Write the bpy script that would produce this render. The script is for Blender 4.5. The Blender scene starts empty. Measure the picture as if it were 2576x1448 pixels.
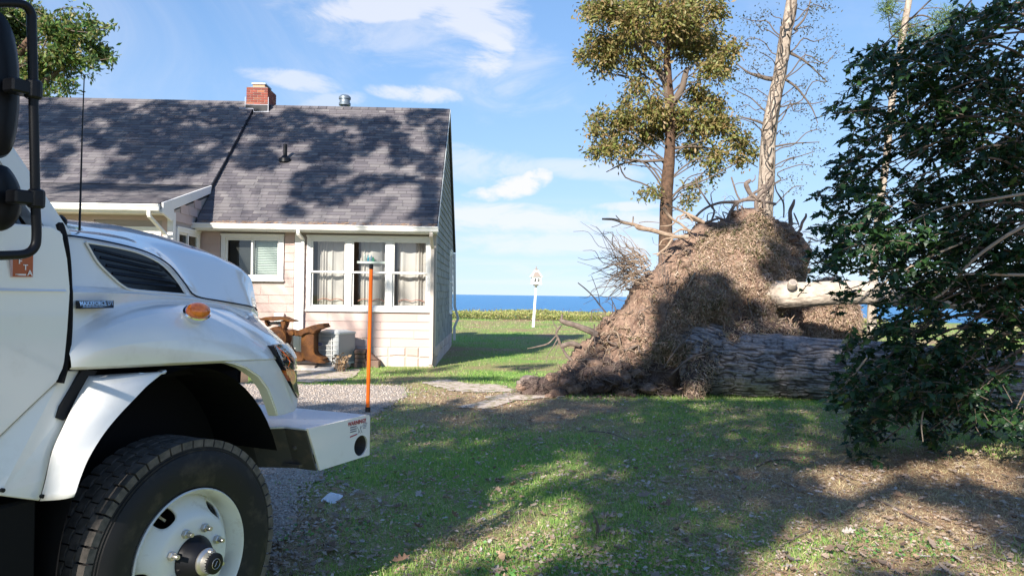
import bpy, bmesh, math, random
import numpy as np
from mathutils import Vector, Matrix

random.seed(7)
rng = np.random.default_rng(7)
S = bpy.context.scene
COL = S.collection
PI = math.pi

# ------------------------------------------------------------------ camera, sky, sun, exposure
FPX, CX, CY, CAM_H = 1917.0, 1288.0, 724.0, 1.71       # focal length and centre in px of a 2576 px wide view
cam_d = bpy.data.cameras.new('camera'); cam = bpy.data.objects.new('camera', cam_d); COL.objects.link(cam)
cam_d.sensor_width = 36.0; cam_d.lens = 36.0 * FPX / 2576.0
cam_d.clip_start = 0.05; cam_d.clip_end = 60000
ROT = Matrix.Rotation(PI / 2 + math.radians(0.54), 4, 'X') @ Matrix.Rotation(math.radians(0.8), 4, 'Z')
cam.matrix_world = Matrix.Translation((0, 0, CAM_H)) @ ROT
S.camera = cam
CM = np.array(ROT.to_3x3()); CO = np.array([0, 0, CAM_H])

SUN_AZ, SUN_EL = math.radians(204.0), math.radians(29.0)
TO_SUN = np.array([math.sin(SUN_AZ) * math.cos(SUN_EL), math.cos(SUN_AZ) * math.cos(SUN_EL), math.sin(SUN_EL)])
sun_d = bpy.data.lights.new('sun', 'SUN'); sun = bpy.data.objects.new('sun', sun_d); COL.objects.link(sun)
sun_d.energy = 5.0; sun_d.angle = math.radians(0.5); sun_d.color = (1.0, 0.93, 0.83)
sun.rotation_euler = Vector(-TO_SUN).to_track_quat('-Z', 'Y').to_euler()
sun.location = (-10, -20, 30)

S.view_settings.view_transform = 'Standard'; S.view_settings.look = 'None'
S.view_settings.gamma = 1.0; S.view_settings.use_curve_mapping = False
S.view_settings.exposure = 1.0
S.render.engine = 'CYCLES'
try:
    S.cycles.use_denoising = True; S.cycles.max_bounces = 8; S.cycles.transparent_max_bounces = 16
except Exception: pass

def ray(x, y):
    return CM @ np.array([(x - CX) / FPX, (CY - y) / FPX, -1.0])
def at(x, y, Y):                       # the point at depth Y seen along a sight line
    d = ray(x, y); return CO + d * (Y / d[1])
def gnd(x, y, z=0.0):                  # the point of the ground seen along a sight line
    d = ray(x, y); return CO + d * ((z - CAM_H) / d[2])
def proj(P):
    q = (np.asarray(P, float) - CO) @ CM
    return CX + FPX * q[..., 0] / -q[..., 2], CY - FPX * q[..., 1] / -q[..., 2]

world = bpy.data.worlds.new('World'); S.world = world; world.use_nodes = True
def build_world():
    nt = world.node_tree; nt.nodes.clear()
    N = nt.nodes.new; L = nt.links.new
    out = N('ShaderNodeOutputWorld'); bg = N('ShaderNodeBackground'); bg.inputs['Strength'].default_value = 0.125
    sky = N('ShaderNodeTexSky'); sky.sky_type = 'NISHITA'; sky.sun_disc = False
    sky.sun_elevation = SUN_EL; sky.sun_rotation = SUN_AZ
    sky.air_density = 1.0; sky.dust_density = 0.0; sky.ozone_density = 3.0
    tc = N('ShaderNodeTexCoord'); D = tc.outputs['Generated']
    def math_(op, a, b=None, clamp=False):
        m = N('ShaderNodeMath'); m.operation = op; m.use_clamp = clamp
        for i, v in enumerate((a, b)):
            if v is None: continue
            if isinstance(v, (int, float)): m.inputs[i].default_value = v
            else: L(v, m.inputs[i])
        return m.outputs[0]
    def dot(v):
        m = N('ShaderNodeVectorMath'); m.operation = 'DOT_PRODUCT'; L(D, m.inputs[0]); m.inputs[1].default_value = v
        return m.outputs['Value']
    def smooth(v, a, b):
        m = N('ShaderNodeMapRange'); m.interpolation_type = 'SMOOTHSTEP'; L(v, m.inputs[0])
        m.inputs[1].default_value = a; m.inputs[2].default_value = b
        return m.outputs[0]
    # coordinates of a flat cloud layer high above the ground
    sep = N('ShaderNodeSeparateXYZ'); L(D, sep.inputs[0])
    zz = math_('ADD', math_('MAXIMUM', sep.outputs[2], 0.0), 0.10)
    comb = N('ShaderNodeCombineXYZ')
    L(math_('DIVIDE', sep.outputs[0], zz), comb.inputs[0]); L(math_('DIVIDE', sep.outputs[1], zz), comb.inputs[1])
    def noise(scale, detail, rough, sc=(1, 1, 1), vec=None, dist=0.0, rot=0.0):
        mp = N('ShaderNodeMapping'); L(vec or comb.outputs[0], mp.inputs[0]); mp.inputs['Scale'].default_value = sc
        mp.inputs['Rotation'].default_value = (0, 0, rot)
        n = N('ShaderNodeTexNoise'); L(mp.outputs[0], n.inputs['Vector']); n.inputs['Scale'].default_value = scale
        n.inputs['Detail'].default_value = detail; n.inputs['Roughness'].default_value = rough
        n.inputs['Distortion'].default_value = dist
        return n.outputs[0]
    # thin cirrus everywhere
    cir = math_('MULTIPLY', smooth(noise(0.9, 9, 0.62, (1.0, 0.55, 1), rot=0.5, dist=0.6), 0.50, 0.80), 0.50)
    low = math_('MULTIPLY', smooth(noise(0.55, 8, 0.6, (0.35, 1.0, 1), dist=0.3), 0.46, 0.66), smooth(sep.outputs[2], 0.20, 0.05))
    total = math_('MAXIMUM', cir, math_('MULTIPLY', low, 0.35))
    fine = noise(38, 7, 0.58, (1, 1, 1.5), vec=D, dist=0.2)
    wisp = noise(9, 8, 0.65, (1, 1, 2.6), vec=D, dist=0.7)
    # single clouds: centre and half sizes given as directions
    for (px, py, sx, sy, tilt, gain, src, lo, hi) in (
(1060, 95, 330, 105, 0.30, 0.42, wisp, 0.26, 0.60), (1200, 35, 110, 80, 0.2, 0.70, wisp, 0.25, 0.52),
            (980, 15, 170, 34, -0.15, 0.7, wisp, 0.26, 0.5), (1225, 135, 60, 55, -0.4, 0.75, wisp, 0.24, 0.5),
            (730, 198, 105, 22, 0.12, 0.6, wisp, 0.26, 0.5), (1050, 234, 100, 20, 0.05, 0.7, wisp, 0.26, 0.5), (830, 258, 70, 20, -0.2, 0.45, wisp, 0.26, 0.5),
            (1240, 486, 62, 15, -0.04, 0.9, fine, 0.20, 0.56), (1285, 474, 70, 24, -0.22, 0.95, fine, 0.20, 0.54), (1338, 458, 46, 24, -0.45, 0.95, fine, 0.20, 0.52), (1355, 443, 26, 17, 0, 0.9, fine, 0.20, 0.52),
            (1215, 420, 150, 46, 0.15, 0.5, wisp, 0.26, 0.55), (1470, 428, 130, 22, 0.1, 0.5, wisp, 0.26, 0.55),
            (1240, 548, 260, 34, 0.03, 0.75, wisp, 0.26, 0.50), (1450, 558, 270, 32, 0.02, 0.7, wisp, 0.26, 0.52),
            (1400, 612, 260, 30, 0.0, 0.6, wisp, 0.26, 0.55), (1570, 520, 80, 12, 0, 0.7, wisp, 0.26, 0.5)):
        c = ray(px, py); c /= np.linalg.norm(c)
        ct, st = math.cos(tilt), math.sin(tilt)
        r = CM @ np.array([1, 0, 0]); u = CM @ np.array([0, -1, 0])
        a = ct * r + st * u; b = -st * r + ct * u
        a = a - c * (a @ c); b = b - c * (b @ c)
        ax = math_('MULTIPLY', dot(tuple(a)), FPX / sx); bx = math_('MULTIPLY', dot(tuple(b)), FPX / sy)
        rr = math_('ADD', math_('MULTIPLY', ax, ax), math_('MULTIPLY', bx, bx))
        front = math_('GREATER_THAN', dot(tuple(c)), 0.5)
        mask = math_('MULTIPLY', math_('MAXIMUM', math_('SUBTRACT', 1.0, math_('MULTIPLY', rr, 0.5)), 0.0), front)
        body = smooth(math_('MULTIPLY', math_('ADD', math_('MULTIPLY', mask, 0.55), 0.45), src), lo, hi)
        total = math_('MAXIMUM', total, math_('MULTIPLY', math_('MULTIPLY', body, gain), smooth(mask, 0.0, 0.35)))
    total = math_('MINIMUM', total, 1.0)
    # soft shoulder on the sky's own brightness so that the bright horizon keeps its blue
    def vmath(op, a, b):
        m = N('ShaderNodeVectorMath'); m.operation = op
        for i, v in enumerate((a, b)):
            if isinstance(v, tuple): m.inputs[i].default_value = v
            else: L(v, m.inputs[i])
        return m.outputs[0]
    den = vmath('ADD', vmath('MULTIPLY', sky.outputs[0], (1 / 5,) * 3), (1, 1, 1))
    skyc = vmath('MULTIPLY', vmath('DIVIDE', sky.outputs[0], den), (0.92, 1.15, 1.52))
    mix = N('ShaderNodeMix'); mix.data_type = 'RGBA'
    L(total, mix.inputs['Factor']); L(skyc, mix.inputs['A']); mix.inputs['B'].default_value = (4.0, 4.0, 4.2, 1)
    L(mix.outputs['Result'], bg.inputs['Color']); L(bg.outputs[0], out.inputs['Surface'])
build_world()

# ------------------------------------------------------------------ helpers
def tag(o, label=None, cat=None, group=None, kind=None):
    if label: o['label'] = label
    if cat: o['category'] = cat
    if group: o['group'] = group
    if kind: o['kind'] = kind
    return o

def empty(name, loc=(0, 0, 0), rz=0.0, label=None, cat=None, group=None):
    o = bpy.data.objects.new(name, None); o.location = loc; o.rotation_euler = (0, 0, rz)
    o.empty_display_size = 0.2; COL.objects.link(o)
    return tag(o, label, cat, group)

def np_mesh(name, V, quads=None, tris=None, smooth=False):
    me = bpy.data.meshes.new(name)
    V = np.asarray(V, np.float32).reshape(-1, 3)
    loops, starts, n = [], [], 0
    for F_, k in ((quads, 4), (tris, 3)):
        if F_ is None or len(F_) == 0: continue
        F_ = np.asarray(F_, np.int32).reshape(-1, k)
        loops.append(F_.ravel()); starts.append(n + np.arange(len(F_)) * k); n += F_.size
    loops = np.concatenate(loops); starts = np.concatenate(starts).astype(np.int32)
    me.vertices.add(len(V)); me.vertices.foreach_set('co', V.ravel())
    me.loops.add(len(loops)); me.loops.foreach_set('vertex_index', loops)
    me.polygons.add(len(starts)); me.polygons.foreach_set('loop_start', starts)
    me.update(calc_edges=True); me.validate()
    if smooth: me.polygons.foreach_set('use_smooth', np.ones(len(me.polygons), bool))
    return me

def link(name, me, mat=None, parent=None, loc=None):
    o = bpy.data.objects.new(name, me); COL.objects.link(o)
    if mat is not None and len(me.materials) == 0: me.materials.append(mat)
    if parent is not None: o.parent = parent
    if loc is not None: o.location = loc
    return o

def frames(P):
    P = np.asarray(P, float); T = np.gradient(P, axis=0); T /= np.linalg.norm(T, axis=1)[:, None] + 1e-9
    ref = np.array([0, 0, 1.0]) if abs(T[0][2]) < 0.9 else np.array([1.0, 0, 0])
    A = np.zeros_like(P); a = np.cross(T[0], ref); a /= np.linalg.norm(a)
    for i in range(len(P)):
        a = a - T[i] * (a @ T[i]); a /= np.linalg.norm(a) + 1e-9; A[i] = a
    return T, A, np.cross(T, A)

def smooth_path(P, k=4):
    """Catmull-Rom through the points; extra columns (radius) are carried along."""
    P = np.asarray(P, float)
    if len(P) < 3: return P
    Q = np.vstack([2 * P[0] - P[1], P, 2 * P[-1] - P[-2]]); out = []
    for i in range(1, len(Q) - 2):
        for t in np.arange(k) / k:
            a, b, c, d = Q[i - 1:i + 3]
            out.append(0.5 * (2 * b + (c - a) * t + (2 * a - 5 * b + 4 * c - d) * t * t + (3 * b - a - 3 * c + d) * t ** 3))
    out.append(P[-1]); return np.array(out)

class MB:
    def __init__(s): s.V = []; s.F = []; s.n = 0
    def add(s, V, F):
        V = np.asarray(V, float).reshape(-1, 3); s.V.append(V)
        s.F += [tuple(int(i) + s.n for i in f) for f in F]; s.n += len(V); return s
    def box(s, x0, x1, y0, y1, z0, z1):
        V = [(x, y, z) for z in (z0, z1) for y in (y0, y1) for x in (x0, x1)]
        return s.add(V, [(0, 2, 3, 1), (4, 5, 7, 6), (0, 1, 5, 4), (2, 6, 7, 3), (0, 4, 6, 2), (1, 3, 7, 5)])
    def hexa(s, V):        # eight corners: bottom four, top four, same order round
        return s.add(V, [(3, 2, 1, 0), (4, 5, 6, 7), (0, 1, 5, 4), (1, 2, 6, 5), (2, 3, 7, 6), (3, 0, 4, 7)])
    def prism(s, poly, vec):   # 3D polygon pushed along vec
        P = np.asarray(poly, float); n = len(P); vec = np.asarray(vec, float)
        return s.add(np.vstack([P, P + vec]), [tuple(range(n))[::-1], tuple(range(n, 2 * n))] + [(i, (i + 1) % n, n + (i + 1) % n, n + i) for i in range(n)])
    def tube(s, P, R, n=8, cap=True):
        P = np.asarray(P, float); R = np.broadcast_to(np.asarray(R, float), (len(P),)); T, A, B = frames(P)
        th = np.arange(n) * 2 * PI / n
        V = P[:, None] + R[:, None, None] * (np.cos(th)[None, :, None] * A[:, None] + np.sin(th)[None, :, None] * B[:, None])
        F = [(i * n + j, i * n + (j + 1) % n, (i + 1) * n + (j + 1) % n, (i + 1) * n + j) for i in range(len(P) - 1) for j in range(n)]
        if cap: F += [tuple(range(n))[::-1], tuple((len(P) - 1) * n + j for j in range(n))]
        return s.add(V.reshape(-1, 3), F)
    def lathe(s, prof, o, axis, n=32, closed=False):   # prof: (radius, distance along axis)
        o = np.asarray(o, float); ax = np.asarray(axis, float); ax /= np.linalg.norm(ax)
        ref = np.array([0, 0, 1.0]) if abs(ax[2]) < 0.9 else np.array([1.0, 0, 0])
        a = np.cross(ax, ref); a /= np.linalg.norm(a); b = np.cross(ax, a); th = np.arange(n) * 2 * PI / n
        V = np.concatenate([o + ax * h + r * (np.cos(th)[:, None] * a + np.sin(th)[:, None] * b) for r, h in prof])
        m = len(prof)
        F = [(i * n + j, i * n + (j + 1) % n, (i + 1) * n + (j + 1) % n, (i + 1) * n + j) for i in range(m - 1) for j in range(n)]
        if closed: F += [tuple(range(n))[::-1], tuple((m - 1) * n + j for j in range(n))]
        return s.add(V, F)
    def grid(s, G):
        G = np.asarray(G, float); h, w = G.shape[:2]
        return s.add(G.reshape(-1, 3), [(i * w + j, i * w + j + 1, (i + 1) * w + j + 1, (i + 1) * w + j) for i in range(h - 1) for j in range(w - 1)])
    def mesh(s, name, smooth=False, bevel=0.0, fix=True, seg=1):
        bm = bmesh.new(); vs = [bm.verts.new(v) for v in np.concatenate(s.V)]
        for f in s.F:
            try: bm.faces.new([vs[i] for i in f])
            except ValueError: pass
        if fix: bmesh.ops.recalc_face_normals(bm, faces=bm.faces)
        if bevel:
            ed = [e for e in bm.edges if len(e.link_faces) == 2 and e.calc_face_angle(0) > 0.4]
            bmesh.ops.bevel(bm, geom=ed, offset=bevel, segments=seg, affect='EDGES', clamp_overlap=True)
        me = bpy.data.meshes.new(name); bm.to_mesh(me); bm.free()
        if smooth:
            me.polygons.foreach_set('use_smooth', np.ones(len(me.polygons), bool))
            try: me.set_sharp_from_angle(angle=math.radians(40))
            except Exception: pass
        return me
    def build(s, name, mat, parent=None, smooth=False, bevel=0.0, loc=None, fix=True, seg=1):
        return link(name, s.mesh(name, smooth, bevel, fix, seg), mat, parent, loc)

def text(name, body, mat, parent, M, size, ext=0.0008, sx=1.0, bold=0.0):
    cu = bpy.data.curves.new(name, 'FONT'); cu.body = body; cu.size = size; cu.extrude = ext; cu.offset = bold; cu.resolution_u = 2
    cu.align_x = 'CENTER'; cu.align_y = 'CENTER'
    t = bpy.data.objects.new(name, cu); me = bpy.data.meshes.new_from_object(t); me.name = name
    bpy.data.objects.remove(t); bpy.data.curves.remove(cu); me.materials.clear(); me.materials.append(mat)
    o = bpy.data.objects.new(name, me); COL.objects.link(o); o.parent = parent
    o.matrix_local = M @ Matrix.Diagonal((sx, 1, 1, 1)); return o

# value noise for shapes
_tab = rng.random(4096)
def vnoise(P):
    P = np.asarray(P, float); I = np.floor(P).astype(np.int64); f = P - I; f = f * f * (3 - 2 * f); out = 0
    for dx in (0, 1):
        for dy in (0, 1):
            for dz in (0, 1):
                h = (I[..., 0] + dx) * 374761393 + (I[..., 1] + dy) * 668265263 + (I[..., 2] + dz) * 1274126177
                h = ((h ^ (h >> 13)) * 1103515245) & 0xfffffff
                w = (f[..., 0] if dx else 1 - f[..., 0]) * (f[..., 1] if dy else 1 - f[..., 1]) * (f[..., 2] if dz else 1 - f[..., 2])
                out = out + w * _tab[(h >> 4) % 4096]
    return out
def fbm(P, o=4):
    P = np.asarray(P, float); v, a, t = 0, 0.5, 0
    for i in range(o): v = v + a * vnoise(P * 2 ** i + 17.3 * i); t += a; a *= 0.5
    return v / t

def in_poly(x, y, poly):
    x = np.asarray(x, float); y = np.asarray(y, float); poly = np.asarray(poly, float); c = np.zeros(np.shape(x), bool); n = len(poly)
    for i in range(n):
        (x0, y0), (x1, y1) = poly[i], poly[(i + 1) % n]
        m = (y0 > y) != (y1 > y); c ^= m & (x < (x1 - x0) * (y - y0) / (y1 - y0 + 1e-12) + x0)
    return c
def edge_dist(x, y, poly):
    poly = np.asarray(poly, float); d = np.full(np.shape(x), 1e9)
    for i in range(len(poly)):
        a, b = poly[i], poly[(i + 1) % len(poly)]; ab = b - a
        t = np.clip(((x - a[0]) * ab[0] + (y - a[1]) * ab[1]) / (ab @ ab + 1e-12), 0, 1)
        d = np.minimum(d, np.hypot(x - a[0] - t * ab[0], y - a[1] - t * ab[1]))
    return d

# ------------------------------------------------------------------ materials
def mat(name, col, rough=0.6, metal=0.0, spec=0.5, coat=0.0, col2=None, nscale=8.0, nlo=0.35, nhi=0.65, detail=5, stretch=None,
        bump=0.0, bscale=40.0, bstretch=None, island=None, objrand=None, translucent=0.0, coords='pos', emit=None, trans=0.0, ior=1.45, dirt=None):
    """Principled material; col2 mixes in by noise, island / objrand list of colours chosen per loose piece / per object."""
    m = bpy.data.materials.new(name); m.use_nodes = True; nt = m.node_tree; N = nt.nodes.new; L = nt.links.new
    b = nt.nodes['Principled BSDF']; out = nt.nodes['Material Output']
    b.inputs['Roughness'].default_value = rough; b.inputs['Metallic'].default_value = metal
    b.inputs['Specular IOR Level'].default_value = spec; b.inputs['Coat Weight'].default_value = coat
    b.inputs['Transmission Weight'].default_value = trans; b.inputs['IOR'].default_value = ior
    if coords == 'pos': vec = N('ShaderNodeNewGeometry').outputs['Position']
    else: vec = N('ShaderNodeTexCoord').outputs['Object']
    def noise(scale, stretch, det=5, ro=0.6):
        v = vec
        if stretch:
            mp = N('ShaderNodeMapping'); L(v, mp.inputs[0]); mp.inputs['Scale'].default_value = stretch; v = mp.outputs[0]
        n = N('ShaderNodeTexNoise'); L(v, n.inputs['Vector']); n.inputs['Scale'].default_value = scale
        n.inputs['Detail'].default_value = det; n.inputs['Roughness'].default_value = ro; return n.outputs[0]
    def mixc(f, a, c, blend='MIX'):
        x = N('ShaderNodeMix'); x.data_type = 'RGBA'; x.blend_type = blend
        for key, v in (('Factor', f), ('A', a), ('B', c)):
            if isinstance(v, (int, float)): x.inputs[key].default_value = v
            elif isinstance(v, tuple): x.inputs[key].default_value = (*v[:3], 1)
            else: L(v, x.inputs[key])
        return x.outputs['Result']
    def mr(v, a, c):
        x = N('ShaderNodeMapRange'); L(v, x.inputs[0]); x.inputs[1].default_value = a; x.inputs[2].default_value = c; return x.outputs[0]
    def ramp(v, cols):
        r = N('ShaderNodeValToRGB'); L(v, r.inputs[0]); e = r.color_ramp.elements
        while len(e) < len(cols): e.new(0.5)
        for i, c in enumerate(cols): e[i].position = i / max(1, len(cols) - 1); e[i].color = (*c, 1)
        return r.outputs[0]
    c = None
    if island: c = ramp(N('ShaderNodeNewGeometry').outputs['Random Per Island'], island)
    if objrand: c = ramp(N('ShaderNodeObjectInfo').outputs['Random'], objrand)
    if c is None: c = tuple(col)
    if col2 is not None: c = mixc(mr(noise(nscale, stretch, detail), nlo, nhi), c, tuple(col2))
    if dirt is not None:
        dc, ds, lo, hi = dirt; c = mixc(mr(noise(ds, None, 8, 0.7), lo, hi), c, tuple(dc))
    if isinstance(c, tuple): b.inputs['Base Color'].default_value = (*c[:3], 1)
    else: L(c, b.inputs['Base Color'])
    if bump:
        bp = N('ShaderNodeBump'); bp.inputs['Strength'].default_value = bump; bp.inputs['Distance'].default_value = 0.02
        L(noise(bscale, bstretch, 6, 0.65), bp.inputs['Height']); L(bp.outputs[0], b.inputs['Normal'])
    if emit: b.inputs['Emission Color'].default_value = (*emit[:3], 1); b.inputs['Emission Strength'].default_value = emit[3]
    if translucent:
        t = N('ShaderNodeBsdfTranslucent'); ms = N('ShaderNodeMixShader'); ms.inputs[0].default_value = translucent
        if isinstance(c, tuple): t.inputs[0].default_value = (*c[:3], 1)
        else: L(c, t.inputs[0])
        L(b.outputs[0], ms.inputs[1]); L(t.outputs[0], ms.inputs[2]); L(ms.outputs[0], out.inputs['Surface'])
    return m

def glass_mat(name, tint=(0.85, 0.92, 0.9), refl=0.06):
    m = bpy.data.materials.new(name); m.use_nodes = True; nt = m.node_tree; nt.nodes.clear(); N = nt.nodes.new; L = nt.links.new
    o = N('ShaderNodeOutputMaterial'); t = N('ShaderNodeBsdfTransparent'); g = N('ShaderNodeBsdfGlossy'); x = N('ShaderNodeMixShader')
    t.inputs[0].default_value = (*tint, 1); g.inputs['Roughness'].default_value = 0.02
    fr = N('ShaderNodeFresnel'); fr.inputs[0].default_value = 1.5
    a = N('ShaderNodeMath'); a.operation = 'ADD'; a.inputs[1].default_value = refl; a.use_clamp = True; L(fr.outputs[0], a.inputs[0])
    L(a.outputs[0], x.inputs[0]); L(t.outputs[0], x.inputs[1]); L(g.outputs[0], x.inputs[2]); L(x.outputs[0], o.inputs['Surface'])
    return m

M = {}
M['paint'] = mat('white_paint', (0.80, 0.80, 0.78), 0.25, coat=1.0, spec=0.5, dirt=((0.60, 0.58, 0.53), 2.2, 0.52, 0.85))
M['paint_dusty'] = mat('dusty_white_paint', (0.78, 0.78, 0.78), 0.45, coat=0.15, dirt=((0.30, 0.32, 0.38), 26.0, 0.60, 0.72))
M['black'] = mat('black_plastic', (0.006, 0.0065, 0.009), 0.42, spec=0.3)
M['blackdull'] = mat('dull_black', (0.006, 0.006, 0.007), 0.8, spec=0.2)
M['blackgloss'] = mat('black_gloss', (0.006, 0.006, 0.008), 0.12)
M['frame_dark'] = mat('dark_steel', (0.075, 0.070, 0.066), 0.7, col2=(0.13, 0.105, 0.085), nscale=14, nlo=0.5, nhi=0.75)
M['rubber'] = mat('tyre_rubber', (0.014, 0.014, 0.015), 0.62, spec=0.35, col2=(0.06, 0.05, 0.04), nscale=9, nlo=0.52, nhi=0.75)
M['rubber_tread'] = mat('worn_tread', (0.07, 0.066, 0.06), 0.8, spec=0.25, col2=(0.15, 0.13, 0.115), nscale=20)
M['rimwhite'] = mat('rim_white', (0.72, 0.72, 0.68), 0.32, coat=0.3, dirt=((0.36, 0.29, 0.22), 6.0, 0.55, 0.8))
M['chrome'] = mat('chrome', (0.75, 0.77, 0.8), 0.08, metal=1.0)
M['steel'] = mat('nut_steel', (0.55, 0.52, 0.48), 0.35, metal=0.9)
M['amber'] = mat('amber_lens', (0.85, 0.22, 0.02), 0.08, coat=1.0, col2=(0.45, 0.09, 0.01), nscale=30)
M['orange'] = mat('orange_rod', (1.0, 0.165, 0.008), 0.35)
M['orange_sticker'] = mat('orange_sticker', (0.42, 0.10, 0.03), 0.4)
M['white_print'] = mat('white_print', (0.78, 0.74, 0.74), 0.5)
M['pink_print'] = mat('pale_border', (0.62, 0.45, 0.48), 0.5)
M['red_print'] = mat('red_print', (0.32, 0.02, 0.03), 0.5)
M['grey_print'] = mat('grey_print', (0.12, 0.12, 0.15), 0.5)
M['blue_print'] = mat('blue_print', (0.02, 0.05, 0.28), 0.4)
M['lens'] = glass_mat('clear_lens', (0.75, 0.8, 0.85), 0.18)
M['glass'] = glass_mat('window_glass', (0.92, 0.93, 0.92), 0.05)
M['darkglass'] = mat('dark_glass', (0.008, 0.012, 0.014), 0.05, coat=0.5)
SH = [(0.094, 0.086, 0.097), (0.123, 0.113, 0.123), (0.148, 0.135, 0.143), (0.176, 0.164, 0.166), (0.135, 0.123, 0.134), (0.205, 0.190, 0.190)]
M['shingle'] = mat('roof_shingle', SH[0], 0.9, spec=0.2, objrand=SH, bump=0.3, bscale=220, dirt=((0.07, 0.068, 0.075), 1.2, 0.55, 0.8))
M['shingle_field'] = mat('roof_shingle_field', SH[0], 0.9, spec=0.2, island=SH, bump=0.3, bscale=220, dirt=((0.07, 0.068, 0.075), 1.2, 0.55, 0.8))
M['roof_under'] = mat('roof_felt', (0.045, 0.045, 0.05), 0.9)
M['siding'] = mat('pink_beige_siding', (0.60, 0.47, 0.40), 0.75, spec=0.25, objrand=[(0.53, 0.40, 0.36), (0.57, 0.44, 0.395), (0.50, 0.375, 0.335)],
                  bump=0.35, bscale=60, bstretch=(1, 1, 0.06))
M['siding_shaded'] = mat('shaded_gable_siding', (0.42, 0.42, 0.42), 0.8, spec=0.2, island=[(0.27, 0.28, 0.27), (0.34, 0.345, 0.33), (0.23, 0.24, 0.24)],
                       bump=0.35, bscale=60, bstretch=(1, 1, 0.06))  # gable siding with its shade put into a darker, greyer colour
M['trim'] = mat('white_trim', (0.80, 0.78, 0.74), 0.5, dirt=((0.62, 0.58, 0.5), 4.0, 0.6, 0.85))
M['tan_trim'] = mat('tan_trim', (0.52, 0.46, 0.40), 0.6)
M['soffit'] = mat('soffit', (0.70, 0.66, 0.60), 0.7)
M['curtain'] = mat('cream_curtain', (0.72, 0.69, 0.65), 0.9, spec=0.1, translucent=0.25)
M['curtain_trim'] = mat('pink_curtain_trim', (0.50, 0.22, 0.17), 0.9)
M['blind'] = mat('pale_blind', (0.62, 0.70, 0.66), 0.6)
M['room'] = mat('dim_room', (0.20, 0.15, 0.12), 0.9)
M['room_dark'] = mat('dark_room', (0.035, 0.04, 0.04), 0.9)
M['fstone'] = mat('foundation_stone', (0.5, 0.4, 0.35), 0.9, objrand=[(0.58, 0.47, 0.42), (0.52, 0.40, 0.36), (0.62, 0.53, 0.48), (0.46, 0.36, 0.31)], bump=0.5, bscale=30)
M['mortar'] = mat('mortar', (0.42, 0.36, 0.32), 0.95)
M['brick'] = mat('red_brick', (0.2, 0.05, 0.03), 0.85, objrand=[(0.20, 0.045, 0.03), (0.30, 0.075, 0.05), (0.15, 0.035, 0.03), (0.38, 0.15, 0.08)], bump=0.4, bscale=60)
M['flash'] = mat('black_flashing', (0.012, 0.014, 0.02), 0.6)
M['caulk'] = mat('white_caulk', (0.65, 0.66, 0.72), 0.7)
M['galv'] = mat('galvanised_metal', (0.20, 0.24, 0.28), 0.45, metal=0.6)
M['rust'] = mat('rusty_iron', (0.125, 0.052, 0.022), 0.8, spec=0.3, col2=(0.24, 0.095, 0.022), nscale=5, nlo=0.4, nhi=0.7, bump=0.9, bscale=40, dirt=((0.06, 0.03, 0.02), 3.5, 0.45, 0.65))
M['ac'] = mat('grey_cabinet', (0.52, 0.54, 0.53), 0.5)
M['ac_dark'] = mat('coil_dark', (0.16, 0.17, 0.17), 0.7)
M['concrete'] = mat('pale_concrete', (0.55, 0.52, 0.48), 0.9, bump=0.3, bscale=40)
M['brownstone'] = mat('brown_stone', (0.16, 0.10, 0.08), 0.9, objrand=[(0.15, 0.09, 0.07), (0.20, 0.13, 0.10), (0.12, 0.08, 0.065)], bump=0.5, bscale=30)
M['wood_pale'] = mat('weathered_board', (0.48, 0.40, 0.33), 0.85, bump=0.3, bscale=30, bstretch=(0.1, 1, 1))
M['dead'] = mat('dead_leaf', (0.2, 0.12, 0.06), 0.8, island=[(0.26, 0.17, 0.09), (0.36, 0.25, 0.15), (0.16, 0.09, 0.05)], translucent=0.15)
M['birdwhite'] = mat('white_post_paint', (0.80, 0.80, 0.79), 0.55)
M['bird_roof'] = mat('weathered_cedar', (0.28, 0.23, 0.20), 0.8)
M['soil'] = mat('torn_soil', (0.26, 0.175, 0.13), 0.95, spec=0.15, col2=(0.13, 0.08, 0.06), nscale=5, nlo=0.42, nhi=0.66, bump=1.0, bscale=22, dirt=((0.42, 0.29, 0.21), 14.0, 0.52, 0.7))
M['soil_dark'] = mat('dark_soil', (0.065, 0.045, 0.042), 0.9, spec=0.2, col2=(0.12, 0.085, 0.07), nscale=8, bump=1.0, bscale=18)  # soil in a darker brown tone
M['thatch'] = mat('dry_thatch', (0.3, 0.2, 0.12), 0.9, spec=0.15, island=[(0.421, 0.293, 0.212), (0.563, 0.411, 0.308), (0.293, 0.193, 0.143), (0.656, 0.510, 0.410), (0.246, 0.224, 0.110), (0.492, 0.349, 0.260)], translucent=0.15)
M['root'] = mat('pale_root', (0.42, 0.32, 0.235), 0.8, spec=0.2, col2=(0.24, 0.165, 0.115), nscale=12, bump=0.5, bscale=35)
M['root_grey'] = mat('grey_root', (0.23, 0.18, 0.15), 0.85, spec=0.2, col2=(0.13, 0.10, 0.085), nscale=12, bump=0.5, bscale=35)
M['bark_big'] = mat('ridged_bark', (0.36, 0.33, 0.335), 0.9, spec=0.2, col2=(0.24, 0.21, 0.205), nscale=22, bump=0.5, bscale=60, bstretch=(0.5, 1, 1))
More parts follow.
